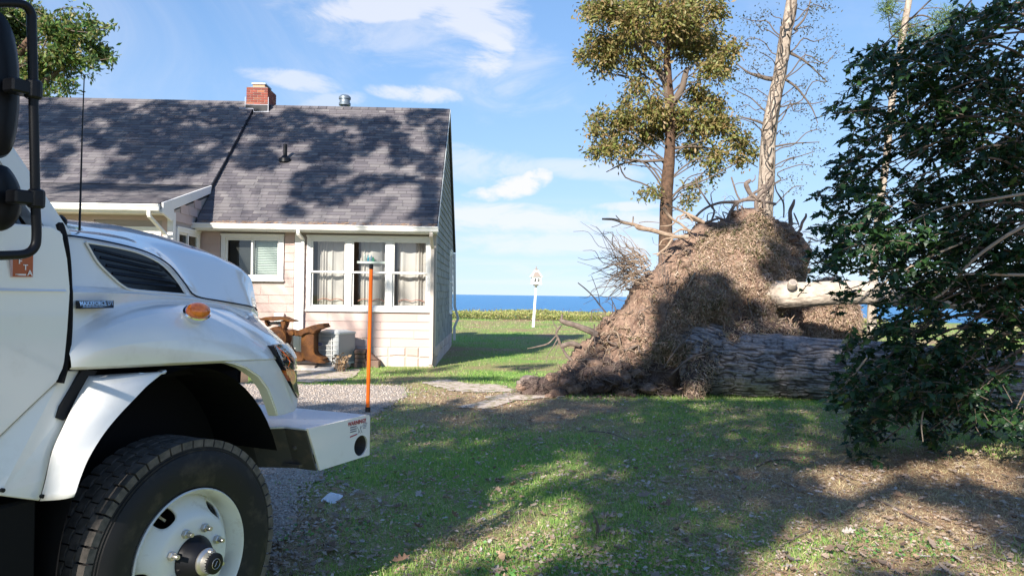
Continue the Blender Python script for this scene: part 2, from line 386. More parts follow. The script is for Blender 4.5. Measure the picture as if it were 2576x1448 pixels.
def furrowed(m, dark):
    nt = m.node_tree; b = nt.nodes['Principled BSDF']; src = b.inputs['Base Color'].links[0].from_socket
    a = nt.nodes.new('ShaderNodeAttribute'); a.attribute_name = 'furrow'
    r = nt.nodes.new('ShaderNodeMapRange'); nt.links.new(a.outputs['Fac'], r.inputs[0]); r.inputs[1].default_value = .30; r.inputs[2].default_value = .75
    x = nt.nodes.new('ShaderNodeMix'); x.data_type = 'RGBA'; nt.links.new(r.outputs[0], x.inputs['Factor']); x.inputs['A'].default_value = (*dark, 1)
    nt.links.new(src, x.inputs['B']); nt.links.new(x.outputs['Result'], b.inputs['Base Color'])
furrowed(M['bark_big'], (0.105, 0.092, 0.092))
M['bark_stand'] = mat('standing_pale_bark', (0.44, 0.37, 0.305), 0.9, spec=0.2, col2=(0.27, 0.22, 0.18), nscale=6, bump=0.8, bscale=16, dirt=((0.12, 0.09, 0.07), 7, 0.52, 0.66))
M['bark_pale'] = mat('pale_bark', (0.55, 0.47, 0.39), 0.85, spec=0.2, col2=(0.36, 0.30, 0.245), nscale=7, bump=0.6, bscale=22, dirt=((0.16, 0.12, 0.09), 9, 0.6, 0.72))
M['bark_brown'] = mat('brown_bark', (0.15, 0.09, 0.06), 0.9, spec=0.2, col2=(0.06, 0.04, 0.03), nscale=9, bump=0.8, bscale=20)
M['cut'] = mat('cut_wood', (0.34, 0.29, 0.25), 0.8, col2=(0.2, 0.17, 0.15), nscale=20)
M['twig'] = mat('twig_bark', (0.13, 0.10, 0.08), 0.85)
M['twig_pale'] = mat('pale_twig', (0.33, 0.27, 0.21), 0.85)
M['leafA'] = mat('olive_brown_leaf', (0.1, 0.1, 0.04), 0.5, island=[(0.176, 0.182, 0.050), (0.264, 0.220, 0.066), (0.319, 0.204, 0.094), (0.121, 0.138, 0.044), (0.198, 0.242, 0.055), (0.374, 0.253, 0.132)], translucent=0.3)
M['leafB'] = mat('sparse_leaf', (0.06, 0.07, 0.03), 0.5, island=[(0.05, 0.055, 0.025), (0.08, 0.075, 0.03), (0.06, 0.075, 0.03)], translucent=0.2)
M['leafC'] = mat('green_leaf', (0.06, 0.12, 0.03), 0.45, island=[(0.06, 0.15, 0.045), (0.10, 0.20, 0.045), (0.20, 0.24, 0.055), (0.045, 0.11, 0.05), (0.30, 0.25, 0.09), (0.085, 0.18, 0.045)], translucent=0.35)
M['shade_leaf'] = mat('shade_tree_leaf', (0.05, 0.08, 0.025), 0.5, island=[(0.05, 0.08, 0.02), (0.07, 0.09, 0.03), (0.04, 0.065, 0.02)])
M['holly'] = mat('holly_leaf', (0.025, 0.055, 0.025), 0.36, spec=0.35, island=[(0.013, 0.040, 0.015), (0.021, 0.056, 0.018), (0.010, 0.030, 0.016), (0.045, 0.10, 0.024), (0.015, 0.045, 0.019)], translucent=0.2)
M['holly_one'] = mat('holly_single_leaf', (0.025, 0.055, 0.025), 0.36, spec=0.35, objrand=[(0.013, 0.040, 0.015), (0.022, 0.058, 0.018), (0.010, 0.030, 0.016), (0.045, 0.10, 0.024)], translucent=0.2)
M['pine'] = mat('pine_needle', (0.05, 0.09, 0.02), 0.5, island=[(0.09, 0.19, 0.05), (0.22, 0.28, 0.05), (0.05, 0.13, 0.07)], translucent=0.2)
M['hedge'] = mat('bluff_shrub_leaf', (0.12, 0.16, 0.04), 0.6, island=[(0.24, 0.32, 0.07), (0.42, 0.38, 0.13), (0.15, 0.24, 0.06), (0.52, 0.42, 0.20), (0.20, 0.26, 0.07)], translucent=0.2)
M['grass'] = mat('lawn_blade', (0.07, 0.12, 0.03), 0.6, spec=0.25, island=[(0.175, 0.338, 0.081), (0.250, 0.425, 0.088), (0.362, 0.488, 0.125), (0.188, 0.388, 0.094), (0.575, 0.575, 0.250)], translucent=0.35)
M['dry'] = mat('dry_blade', (0.25, 0.2, 0.1), 0.8, spec=0.15, island=[(0.506, 0.414, 0.241), (0.667, 0.575, 0.391), (0.380, 0.299, 0.172), (0.529, 0.483, 0.253)], translucent=0.15)
M['straw'] = mat('pine_straw', (0.3, 0.17, 0.09), 0.8, spec=0.2, island=[(0.437, 0.253, 0.144), (0.575, 0.380, 0.230), (0.310, 0.161, 0.092), (0.632, 0.471, 0.322)])
M['litter'] = mat('leaf_litter', (0.25, 0.17, 0.11), 0.75, spec=0.25, island=[(0.36, 0.25, 0.17), (0.48, 0.39, 0.31), (0.22, 0.14, 0.09), (0.58, 0.51, 0.46), (0.40, 0.26, 0.16), (0.30, 0.24, 0.19)], translucent=0.1)
M['litter_one'] = mat('fallen_leaf_brown', (0.25, 0.17, 0.11), 0.7, objrand=[(0.30, 0.20, 0.13), (0.42, 0.33, 0.27), (0.20, 0.12, 0.08), (0.50, 0.44, 0.40), (0.34, 0.21, 0.13)], translucent=0.1)
M['gravel_stone'] = mat('gravel_stone', (0.4, 0.34, 0.3), 0.85, spec=0.25, island=[(0.36, 0.30, 0.25), (0.46, 0.40, 0.35), (0.26, 0.21, 0.18), (0.54, 0.49, 0.45), (0.40, 0.31, 0.24)])
M['rock'] = mat('clod_rock', (0.26, 0.21, 0.18), 0.9, col2=(0.15, 0.11, 0.10), nscale=6, bump=0.8, bscale=14)
M['paper'] = mat('white_paper', (0.75, 0.77, 0.82), 0.7)

# ------------------------------------------------------------------ ground, sea
LAWN_END = 60.0
GRAVEL_PX = [(560, 1448), (655, 1448), (690, 1385), (760, 1270), (800, 1200), (850, 1130), (905, 1075), (950, 1040), (1000, 1010), (1035, 988), (1005, 972), (860, 968), (745, 967), (600, 965)]
GRAVEL = [tuple(gnd(x, y)[:2]) for x, y in GRAVEL_PX[1:]] + [(-9, 14.2), (-9, 2), (-2.2, 2.0), (-1.5, 3.6)]
SAND = [[tuple(gnd(x, y)[:2]) for x, y in p] for p in (
    [(1060, 965), (1120, 955), (1190, 968), (1290, 972), (1300, 985), (1200, 990), (1120, 985)], [(1160, 1025), (1240, 1000), (1330, 985), (1440, 985), (1420, 1000), (1300, 1010), (1220, 1030)],
    [(735, 962), (740, 930), (900, 928), (900, 940), (860, 955), (790, 962)])]
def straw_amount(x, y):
    """how dead the lawn is at a place of the ground: pine straw under the trees at the right, worn spots elsewhere, extra straw on the sunlit patch"""
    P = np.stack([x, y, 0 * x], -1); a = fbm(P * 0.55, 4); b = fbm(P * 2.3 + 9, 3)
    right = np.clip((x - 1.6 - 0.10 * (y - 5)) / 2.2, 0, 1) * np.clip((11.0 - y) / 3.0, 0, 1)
    return np.clip(0.27 + (a - 0.42) * 2.2 + (b - 0.5) * 0.9 + 0.75 * right + 0.30 * np.exp(-((x - .25) ** 2 / .5 + (y - 5.6) ** 2 / .35)), 0, 1)  # last term: dry straw thickened to brighten the sunlit lawn patch

def lawn_material():
    m = bpy.data.materials.new('lawn_earth'); m.use_nodes = True; nt = m.node_tree; N = nt.nodes.new; L = nt.links.new
    b = nt.nodes['Principled BSDF']; b.inputs['Roughness'].default_value = 0.95; b.inputs['Specular IOR Level'].default_value = 0.1
    pos = N('ShaderNodeNewGeometry').outputs['Position']; at_ = N('ShaderNodeAttribute'); at_.attribute_name = 'straw'
    def noise(s, d=6):
        n = N('ShaderNodeTexNoise'); L(pos, n.inputs['Vector']); n.inputs['Scale'].default_value = s; n.inputs['Detail'].default_value = d; n.inputs['Roughness'].default_value = 0.65; return n.outputs[0]
    def mix(f, a, c):
        x = N('ShaderNodeMix'); x.data_type = 'RGBA'
        for k, v in (('Factor', f), ('A', a), ('B', c)):
            if isinstance(v, tuple): x.inputs[k].default_value = (*v, 1)
            else: L(v, x.inputs[k])
        return x.outputs['Result']
    def mr(v, a, c):
        x = N('ShaderNodeMapRange'); L(v, x.inputs[0]); x.inputs[1].default_value = a; x.inputs[2].default_value = c; return x.outputs[0]
    green = mix(mr(noise(30), 0.35, 0.65), (0.14, 0.27, 0.06), (0.25, 0.38, 0.10))
    dead = mix(mr(noise(45), 0.35, 0.65), (0.22, 0.14, 0.085), (0.45, 0.31, 0.20))
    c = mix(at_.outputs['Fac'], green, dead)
    c = mix(mr(noise(3.0, 8), 0.60, 0.74), c, (0.24, 0.20, 0.105))
    L(c, b.inputs['Base Color'])
    bp = N('ShaderNodeBump'); bp.inputs['Strength'].default_value = 0.5; bp.inputs['Distance'].default_value = 0.02; L(noise(60, 8), bp.inputs['Height']); L(bp.outputs[0], b.inputs['Normal'])
    return m

def ground_height(x, y):
    P = np.stack([x, y, 0 * x], -1)
    return 0.05 * (fbm(P * 0.5, 3) - 0.5) * np.clip((y - 1) / 3, 0, 1) - 0.006

def build_ground():
    xs = np.concatenate([[-400, -120, -60, -40], np.arange(-25, 25.01, 0.25), [40, 60, 120, 400]])
    ys = np.concatenate([[-400, -120, -50], np.arange(-20, 1, 1.0), np.arange(1, 26, 0.25), np.arange(26, LAWN_END + .1, 1.0), [LAWN_END + 0.6, LAWN_END + 2.5, LAWN_END + 5]])
    X, Y = np.meshgrid(xs, ys); Z = ground_height(X, Y)
    Z[-2] -= 1.2; Z[-1] -= 4.5
    V = np.stack([X, Y, Z], -1).reshape(-1, 3); h, w = X.shape
    I = (np.arange(h - 1)[:, None] * w + np.arange(w - 1)[None]).ravel()
    me = np_mesh('lawn_ground', V, np.stack([I, I + 1, I + w + 1, I + w], 1), smooth=True)
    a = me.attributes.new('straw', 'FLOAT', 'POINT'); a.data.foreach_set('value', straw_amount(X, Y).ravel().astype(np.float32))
    o = link('lawn_ground', me, lawn_material()); tag(o, 'patchy green lawn with brown worn spots', kind='structure')
    # gravel drive: a thin bed with a ragged edge
    m = mat('gravel_bed', (0.40, 0.34, 0.29), 0.95, spec=0.15, col2=(0.45, 0.39, 0.34), nscale=60, nlo=0.4, nhi=0.6, bump=1.0, bscale=90, dirt=((0.17, 0.13, 0.10), 22, 0.55, 0.75))
    def sheet(name, poly, z, label, mt):
        P = np.array(poly); out = []
        for i in range(len(P)):
            a, b = P[i], P[(i + 1) % len(P)]; k = max(1, int(np.hypot(*(b - a)) / 0.12))
            for t in np.arange(k) / k: out.append(a + (b - a) * t)
        out = np.array(out); jit = (fbm(np.c_[out * 3.0, out[:, 0] * 0], 3) - 0.5)[:, None] * 0.5
        c = out.mean(0); out = out + (out - c) / (np.linalg.norm(out - c, axis=1)[:, None] + 1e-6) * jit
        bm = bmesh.new(); vs = [bm.verts.new((x, y, 0)) for x, y in out]; bm.faces.new(vs)
        bmesh.ops.triangulate(bm, faces=bm.faces)
        for _ in range(2): bmesh.ops.subdivide_edges(bm, edges=[e for e in bm.edges if e.calc_length() > 0.5], cuts=2, use_grid_fill=True); bmesh.ops.triangulate(bm, faces=bm.faces)
        co = np.array([v.co[:] for v in bm.verts]); zz = ground_height(co[:, 0], co[:, 1]) + z
        for v, q in zip(bm.verts, zz): v.co.z = q
        bmesh.ops.recalc_face_normals(bm, faces=bm.faces)
        if sum(f.normal.z for f in bm.faces) < 0: bmesh.ops.reverse_faces(bm, faces=bm.faces)
        me = bpy.data.meshes.new(name); bm.to_mesh(me); bm.free()
        return tag(link(name, me, mt), label, kind='structure')
    sheet('gravel_drive', GRAVEL, 0.016, 'tan pea gravel drive under the white truck', m)
    msand = mat('pale_sand', (0.66, 0.57, 0.50), 0.95, spec=0.1, col2=(0.48, 0.38, 0.30), nscale=14, bump=0.7, bscale=50, dirt=((0.26, 0.23, 0.11), 5, 0.48, 0.62))
    for p in SAND: sheet('sand_patch', p, 0.014, 'pale worn sandy patch in the lawn', msand)
    # the bay
    ms = bpy.data.materials.new('bay_water'); ms.use_nodes = True; nt = ms.node_tree; N = nt.nodes.new; L = nt.links.new; b = nt.nodes['Principled BSDF']
    b.inputs['Base Color'].default_value = (0.028, 0.15, 0.42, 1); b.inputs['Roughness'].default_value = 0.45; b.inputs['Specular IOR Level'].default_value = 0.22
    pos = N('ShaderNodeNewGeometry').outputs['Position']; mp = N('ShaderNodeMapping'); L(pos, mp.inputs[0]); mp.inputs['Scale'].default_value = (0.35, 1.0, 1)
    n1 = N('ShaderNodeTexNoise'); L(mp.outputs[0], n1.inputs[0]); n1.inputs['Scale'].default_value = 0.35; n1.inputs['Detail'].default_value = 10; n1.inputs['Roughness'].default_value = 0.7
    bp = N('ShaderNodeBump'); bp.inputs['Strength'].default_value = 1.0; bp.inputs['Distance'].default_value = 1.6; L(n1.outputs[0], bp.inputs['Height']); L(bp.outputs[0], b.inputs['Normal'])
    rp = N('ShaderNodeValToRGB'); L(n1.outputs[0], rp.inputs[0]); rp.color_ramp.elements[0].color = (0.05, 0.19, 0.41, 1); rp.color_ramp.elements[1].color = (0.12, 0.32, 0.55, 1)
    rp.color_ramp.elements[0].position = 0.35; rp.color_ramp.elements[1].position = 0.68; L(rp.outputs[0], b.inputs['Base Color'])
    W = MB(); W.add([(-20000, 63, -3), (20000, 63, -3), (20000, 40000, -3), (-20000, 40000, -3)], [(0, 1, 2, 3)])
    tag(W.build('bay_water', ms, fix=False), 'blue bay water out to the horizon', kind='structure')
build_ground()

# ------------------------------------------------------------------ house (local: u along the front, v into the house, z up)
HT = math.radians(1.5)
house = empty('house', (-1.83, 18.0, 0.0), HT, 'beige shingled cottage with dark roof and brick chimney behind the white truck', 'house')
HM = np.array(Matrix.Translation((-1.83, 18.0, 0)) @ Matrix.Rotation(HT, 4, 'Z'))
def hw(u, v, z): return (HM @ np.array([u, v, z, 1.0]))[:3]
EV, EZ = -0.42, 3.27              # eave line of the right roof
RV, RZ = 4.0, 7.07                # ridge
SL = math.atan2(RZ - EZ, RV - EV); cs, sn = math.cos(SL), math.sin(SL)
SLEN = math.hypot(RV - EV, RZ - EZ)
WL = -13.0                        # left end of the wing
BV, BZ = 0.62, 4.24               # where the wing roof turns flatter
WEV, WEZ = -2.15, 3.50
UW = -5.5                         # wing side wall
WFV = -1.55                       # wing front wall

def wall_boxes(mb, u0, u1, z0, z1, openings, v0, v1, axis='u', fix_=0):
    """a wall as boxes round its openings; axis 'u': along u at v0..v1; axis 'v': along v at u=v0..v1"""
    us = sorted({u0, u1, *[o[0] for o in openings], *[o[1] for o in openings]}); zs = sorted({z0, z1, *[o[2] for o in openings], *[o[3] for o in openings]})
    for a, b in zip(us, us[1:]):
        for c, d in zip(zs, zs[1:]):
            m, k = (a + b) / 2, (c + d) / 2
            if any(o[0] < m < o[1] and o[2] < k < o[3] for o in openings): continue
            if axis == 'u': mb.box(a, b, v0, v1, c, d)
            else: mb.box(v0, v1, a, b, c, d)

TRI = (-2.90, -0.17, 1.38, 2.95); SLD = (-4.90, -3.64, 2.06, 2.95); WNG = (-7.0, -5.85, 1.5, 2.92); SIDE = (-1.30, -0.22, 2.2, 2.98); GAB = (5.9, 6.9, 1.2, 3.0)
wb = MB()
wall_boxes(wb, UW, 0.0, 0.0, 3.2, [TRI, SLD], 0.02, 0.16)
wall_boxes(wb, WL, UW, 0.0, 3.35, [WNG], WFV + 0.02, WFV + 0.16)
wall_boxes(wb, WFV + 0.16, 0.02, 0.0, 3.2, [SIDE], UW - 0.14, UW - 0.002, 'v')
wall_boxes(wb, 0.16, 8.0, 0.0, 3.2, [GAB], -0.14, -0.02, 'v')
wb.box(WL, 0, 7.86, 8.0, 0, 3.2); wb.box(WL, WL + .14, WFV + .16, 7.86, 0, 3.2)
wb.prism([(-0.14, 0.0, 3.2), (-0.14, 8.0, 3.2), (-0.14, RV, RZ - .14)], (0.12, 0, 0))       # gable
wb.prism([(UW - .14, WFV + .05, 3.2), (UW - .14, 0.6, 3.2), (UW - .14, 0.6, 4.0), (UW - .14, WFV + .05, 3.42)], (0.138, 0, 0))
wall = wb.build('wall', M['mortar'], house)
ib = MB(); ib.box(UW + .05, -.2, 1.6, 1.7, .5, 3.1); ib.box(UW, -.15, .16, 1.6, .45, .5); ib.box(UW, -.15, .16, 1.6, 3.05, 3.1); ib.box(-3.35, -3.25, .16, 1.6, .5, 3.05)
ib.build('inner_wall', M['room'], house)
ib = MB(); ib.box(WL + .2, UW - .2, 0.2, 0.3, .5, 3.1); ib.build('inner_wall', M['room_dark'], house)

def rect_minus(a, b, c, d, ops):
    """the spans of a course that openings leave"""
    spans = [(a, b)]
    for o in ops:
        if o[2] < d - 0.02 and o[3] > c + 0.02:
            spans = [s for p in spans for s in ((p[0], min(p[1], o[0])), (max(p[0], o[1]), p[1])) if s[1] - s[0] > 0.02]
    return spans

BOARD = {}
def siding_course(a, b, z, h, where, lo=0.45, hi=1.15):
    x = a
    while x < b - 0.02:
        w = min(random.uniform(lo, hi), b - x)
        if b - x - w < 0.15: w = b - x
        zt = z + h + 0.02
        t0, t1 = 0.024 + random.uniform(-.003, .004), 0.006
        dz = random.uniform(-0.004, 0.004)
        mb = MB(); g = 0.002
        P = [(x + g, 0.02, z + dz), (x + w - g, 0.02, z + dz), (x + w - g, -t0, z + dz), (x + g, -t0, z + dz), (x + g, 0.02, zt), (x + w - g, 0.02, zt), (x + w - g, -t1, zt), (x + g, -t1, zt)]
        if where[0] == 'front': Q = [(p[0], where[1] + p[1], p[2]) for p in P]
        else: Q = [(where[1] - p[1], p[0], p[2]) for p in P]
        c = np.mean(Q, 0); mb.hexa(np.array(Q) - c)
        mb.build('siding_board', M['siding'], wall, loc=tuple(c))
        x += w
def clad(a, b, z0, z1, step, where, ops, top=None, **k):
    z = z0
    while z < z1 - 0.03:
        h = min(step, z1 - z); bb = b if top is None else top(z + h)
        for s in rect_minus(a, bb, z, z + h, ops): siding_course(s[0], s[1], z, h, where, **k)
        z += step
TRIm = (-3.0, -0.10, 1.27, 3.1); SLDm = (-5.02, -3.52, 1.95, 3.1)
clad(-3.13, -0.10, 0.46, 3.12, 0.197, ('front', 0.0), [TRIm, (-3.13, 0, 2.9, 3.3)], lo=.6, hi=1.3)
clad(UW + 0.002, -3.30, 0.46, 3.12, 0.197, ('front', 0.0), [SLDm], lo=.35, hi=.9)
clad(WL + 3.6, UW - 0.10, 1.2, 3.3, 0.2, ('front', WFV), [(-7.15, -5.72, 1.4, 3.05)], lo=.5, hi=1.2)
clad(WFV + 0.10, -0.03, 1.2, 3.2, 0.2, ('side', UW), [(-1.42, -0.10, 2.1, 3.12)], lo=.25, hi=.6)
z = 3.2
while z < 4.1:                                                       # the small triangle between the two roofs
    lo_v = max(WFV + 0.1, -2.15 + (z + .2 - 3.34) / 0.263) ; hi_v = EV + (z - EZ + .03) / math.tan(SL) + 0.0
    if hi_v - lo_v > .08: siding_course(lo_v, hi_v, z, .19, ('side', UW), .3, .6)
    z += 0.2
# the gable side, seen along its length: joined courses
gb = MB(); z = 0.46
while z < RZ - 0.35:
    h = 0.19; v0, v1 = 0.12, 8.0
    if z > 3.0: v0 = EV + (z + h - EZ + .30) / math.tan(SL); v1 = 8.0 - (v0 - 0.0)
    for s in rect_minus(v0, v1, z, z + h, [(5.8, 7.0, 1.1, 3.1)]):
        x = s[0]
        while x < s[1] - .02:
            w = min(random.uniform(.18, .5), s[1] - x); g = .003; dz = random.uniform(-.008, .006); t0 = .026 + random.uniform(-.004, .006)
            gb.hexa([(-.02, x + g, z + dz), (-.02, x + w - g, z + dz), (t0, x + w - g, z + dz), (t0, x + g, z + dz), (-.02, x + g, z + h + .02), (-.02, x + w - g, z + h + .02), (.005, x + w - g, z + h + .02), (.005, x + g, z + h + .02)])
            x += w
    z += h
tag(gb.build('gable_siding', M['siding_shaded'], wall), kind='stuff')

# foundation stones
fb = MB(); fb.box(-3.2, 0.0, -0.012, 0.018, -0.1, 0.455); fb.box(UW, -3.2, -0.012, 0.018, -0.1, 0.455); fb.box(-.018, .012, 0.018, 8, -0.1, .455); fb.build('foundation', M['mortar'], house)
fnd = bpy.data.objects['foundation']
def stone(P, thick, where):
    P = np.array(P); c = P.mean(0); P = c + (P - c) * 0.95; n = len(P)
    mb = MB(); k = c + (P - c) * 0.82
    f = np.r_[P, k]; d = np.r_[np.full(n, 0.0), np.full(n, thick)]
    V = [((x, -0.012 - t, z) if where == 'front' else (0.012 + t, x, z)) for (x, z), t in zip(f, d)]
    F = [tuple(range(n, 2 * n))] + [(i, (i + 1) % n, n + (i + 1) % n, n + i) for i in range(n)]
    V = np.array(V); cc = V.mean(0); mb.add(V - cc, F); mb.build('foundation_stone', M['fstone'], fnd, loc=tuple(cc))
def stone_band(a, b, where):
    x = a; row = [(a, 0.22)]
    while x < b:
        x = min(b, x + random.uniform(.3, .6)); row.append((x, random.uniform(.16, .30)))
    for (x0, z0), (x1, z1) in zip(row, row[1:]):
        if x1 - x0 < .05: continue
        m = (x0 + x1) / 2 + random.uniform(-.06, .06)
        stone([(x0, -.08), (x1, -.08), (x1, z1 - .01), (m, (z0 + z1) / 2 + random.uniform(-.05, .05)), (x0, z0 - .01)], random.uniform(.015, .035), where)
        stone([(x0, z0 + .01), (m, (z0 + z1) / 2 + .02), (x1, z1 + .01), (x1, .45), (x0, .45)], random.uniform(.015, .035), where)
stone_band(-3.1, -0.02, 'front'); stone_band(0.05, 7.5, 'side')

# corner boards and pilaster
t = MB(); t.box(-0.10, 0.026, -0.032, -0.001, 0.3, 3.12); t.box(0.014, 0.034, -0.001, 0.12, 0.3, 3.3); t.build('corner_board', M['tan_trim'], house, bevel=.004)
t = MB(); t.box(UW - .10, UW + .004, WFV - .03, WFV + .01, 1, 3.3); t.box(UW + .0045, UW + .03, WFV - .03, WFV + .10, 1, 3.38); t.build('corner_board', M['trim'], house, bevel=.004)
t = MB(); t.box(-3.28, -3.135, -0.06, 0.0, 0.30, 3.10); t.build('corner_board', M['trim'], house, bevel=.006)

def window(name, o, v, sashes, axis=None, trim=0.10, mat_room=None):
    """o: u0,u1,z0,z1 of the opening; sashes: list of (u0,u1,z0,z1) glazed leaves. axis 'side' puts it on a wall that runs along v."""
    f = (lambda q: q) if axis is None else (lambda q: np.stack([axis - q[:, 1] + v, q[:, 0], q[:, 2]], 1))
    class T(MB):
        def add(s, V, F): return MB.add(s, f(np.asarray(V, float).reshape(-1, 3)), F)
    a, b, c, d = o; m = T()
    m.box(a - trim, a, v - .05, v + .10, c - trim, d + trim); m.box(b, b + trim, v - .05, v + .10, c - trim, d + trim)
    m.box(a, b, v - .05, v + .10, d, d + trim); m.box(a, b, v - .05, v + .10, c - trim, c)
    m.box(a - trim - .015, b + trim + .015, v - .068, v - .0505, d + trim - .035, d + trim + .01)
    m.box(a - trim - .02, b + trim + .02, v - .075, v - .0505, c - trim - .01, c - trim + .028)
    w = m.build(name, M['trim'], house, bevel=.005)
    for (s0, s1, q0, q1, dv) in sashes:
        k = .042; r = T(); y0, y1 = v - .035 + dv, v + .012 + dv
        r.box(s0, s0 + k, y0, y1, q0, q1); r.box(s1 - k, s1, y0, y1, q0, q1); r.box(s0 + k, s1 - k, y0, y1, q0, q0 + k); r.box(s0 + k, s1 - k, y0, y1, q1 - k, q1)
        r.build('sash', M['trim'], w, bevel=.004)
        r = T(); r.add([(s0 + k, v - .006 + dv, q0 + k), (s1 - k, v - .006 + dv, q0 + k), (s1 - k, v - .006 + dv, q1 - k), (s0 + k, v - .006 + dv, q1 - k)], [(0, 1, 2, 3)])
        r.build('pane', M['glass'], w, fix=False)
    return w, T
a, b, c, d = TRI; ww = (b - a - 2 * .13) / 3; sash = []; mull = []
for i in range(3):
    s0 = a + i * (ww + .13); mid = (c + d) / 2 + 0.03
    sash += [(s0, s0 + ww, mid - .02, d, 0.0), (s0, s0 + ww, c, mid + .025, 0.040)]
    if i < 2: mull.append((s0 + ww, s0 + ww + .13))
tri, T = window('picture_window', TRI, 0.0, sash)
for m0, m1 in mull:
    q = T(); q.box(m0, m1, -.05, .09, c, d); q.build('mullion', M['trim'], tri, bevel=.005)
for i in range(3):                                       # cream curtains with pleats, a low ruffle and ties
    s0 = a + i * (ww + .13); n = 90; lift = 0.30 if i == 1 else 0.0
    for (x0, x1, z0, z1, vv, amp) in ((s0 + .10, s0 + ww + .03, c + .02, d - .02, .22, .028),):
        xs = np.linspace(x0 + (0, .06, -.02)[i], x1, n); ph = np.cumsum(rng.uniform(.10, .95, n) * (1 + .8 * np.sin(np.linspace(i, i + 7, n)))); fold = amp * (1 + .5 * np.sin(ph * .21 + i)) * np.sin(ph) + .03 * np.sin(ph * .37 + i)
        zs = np.linspace(z0, z1, 6); G = np.array([[(x, vv + f_ * (1.0 - .25 * (zz - z0)), zz) for x, f_ in zip(xs, fold)] for zz in zs])
        q = MB(); q.grid(G); q.build('curtain', M['curtain'], tri, smooth=True, fix=False)
    q = MB(); th = np.linspace(0, 1, 14); base = np.array([(s0 + .12 + (ww - .2) * t_, .165, c + .14 + .05 * abs(math.sin(t_ * 2 * PI))) for t_ in th]); q.tube(base, .010, 5); q.build('curtain_tie', M['curtain_trim'], tri)
q = MB(); s0 = a + ww + .13; q.box(s0 + .09, s0 + ww - .02, .10, .15, mid + .22, mid + .27); q.build('window_shelf', M['blind'], tri)
for k_, (cc, px) in enumerate((((0.02, 0.30, 0.12), .48), ((0.02, .22, .30), .36), ((.35, .4, .36), .28), ((.5, .45, .4), .20), ((.1, .2, .28), .43))):
    mb_ = mat('bottle_glass', cc, 0.1, coat=.5); q = MB(); hh = .10 + .05 * (k_ % 3)
    q.lathe([(0.0, 0), (.030, 0), (.030, hh * .6), (.012, hh * .8), (.012, hh), (0, hh)], (s0 + px, .125, mid + .27), (0, 0, 1), 10); q.build('bottle', mb_, tri, smooth=True)
a, b, c, d = SLD; mid = (a + b) / 2
sld, T = window('sliding_window', SLD, 0.0, [(a, mid + .03, c, d, .035), (mid - .03, b, c, d, 0.0)])
zz = c + .07
while zz < d - .05:
    q = MB(); q.hexa([(mid + .03, .10, zz), (b - .04, .10, zz), (b - .04, .135, zz + .020), (mid + .03, .135, zz + .020), (mid + .03, .10, zz + .003), (b - .04, .10, zz + .003), (b - .04, .135, zz + .023), (mid + .03, .135, zz + .023)])
    q.build('blind_slat', M['blind'], sld); zz += .040
q = MB(); q.box(a + .05, mid - .03, .13, .14, c, d); q.build('blind_back', M['room_dark'], sld)
q = MB(); q.box(mid + .02, b - .02, .15, .16, c, d); q.build('blind_back', M['blind'], sld)
a, b, c, d = WNG; mid = (a + b) / 2
window('wing_window', WNG, WFV, [(a, mid + .03, c, d, .03), (mid - .03, b, c, d, 0)], trim=.13)
a, b, c, d = SIDE; mid = (a + b) / 2
window('side_window', SIDE, 0.0, [(a, mid + .03, c, d, .03), (mid - .03, b, c, d, 0)], axis=UW, trim=.11)
a, b, c, d = GAB; window('gable_window', GAB, 0.0, [(a, b, c, (c + d) / 2 + .02, .03), (a, b, (c + d) / 2 - .02, d, 0)], axis=0.0, trim=.11)

# roof
def slope_pt(u, t, n=0.0):     # point of the main slope: t up the slope from the eave, n out of it
    return (u, EV + t * cs - n * sn, EZ + t * sn + n * cs)
rb = MB()
def slab(u0, u1, prof, th=.10):
    P = [(u0, v, z) for v, z in prof] + [(u0, v, z - th) for v, z in prof[::-1]]
    rb.prism(P, (u1 - u0, 0, 0))
slab(UW + .02, 0.07, [(EV, EZ - .02), (RV, RZ - .02), (8.42, EZ - .02)])
OFF = 0.055
slab(WL, UW + .0, [(WEV, WEZ), (BV - .02, BZ + .01), (RV, RZ + OFF), (8.42, EZ - .02)], .12)
roof = rb.build('roof', M['roof_under'], house)
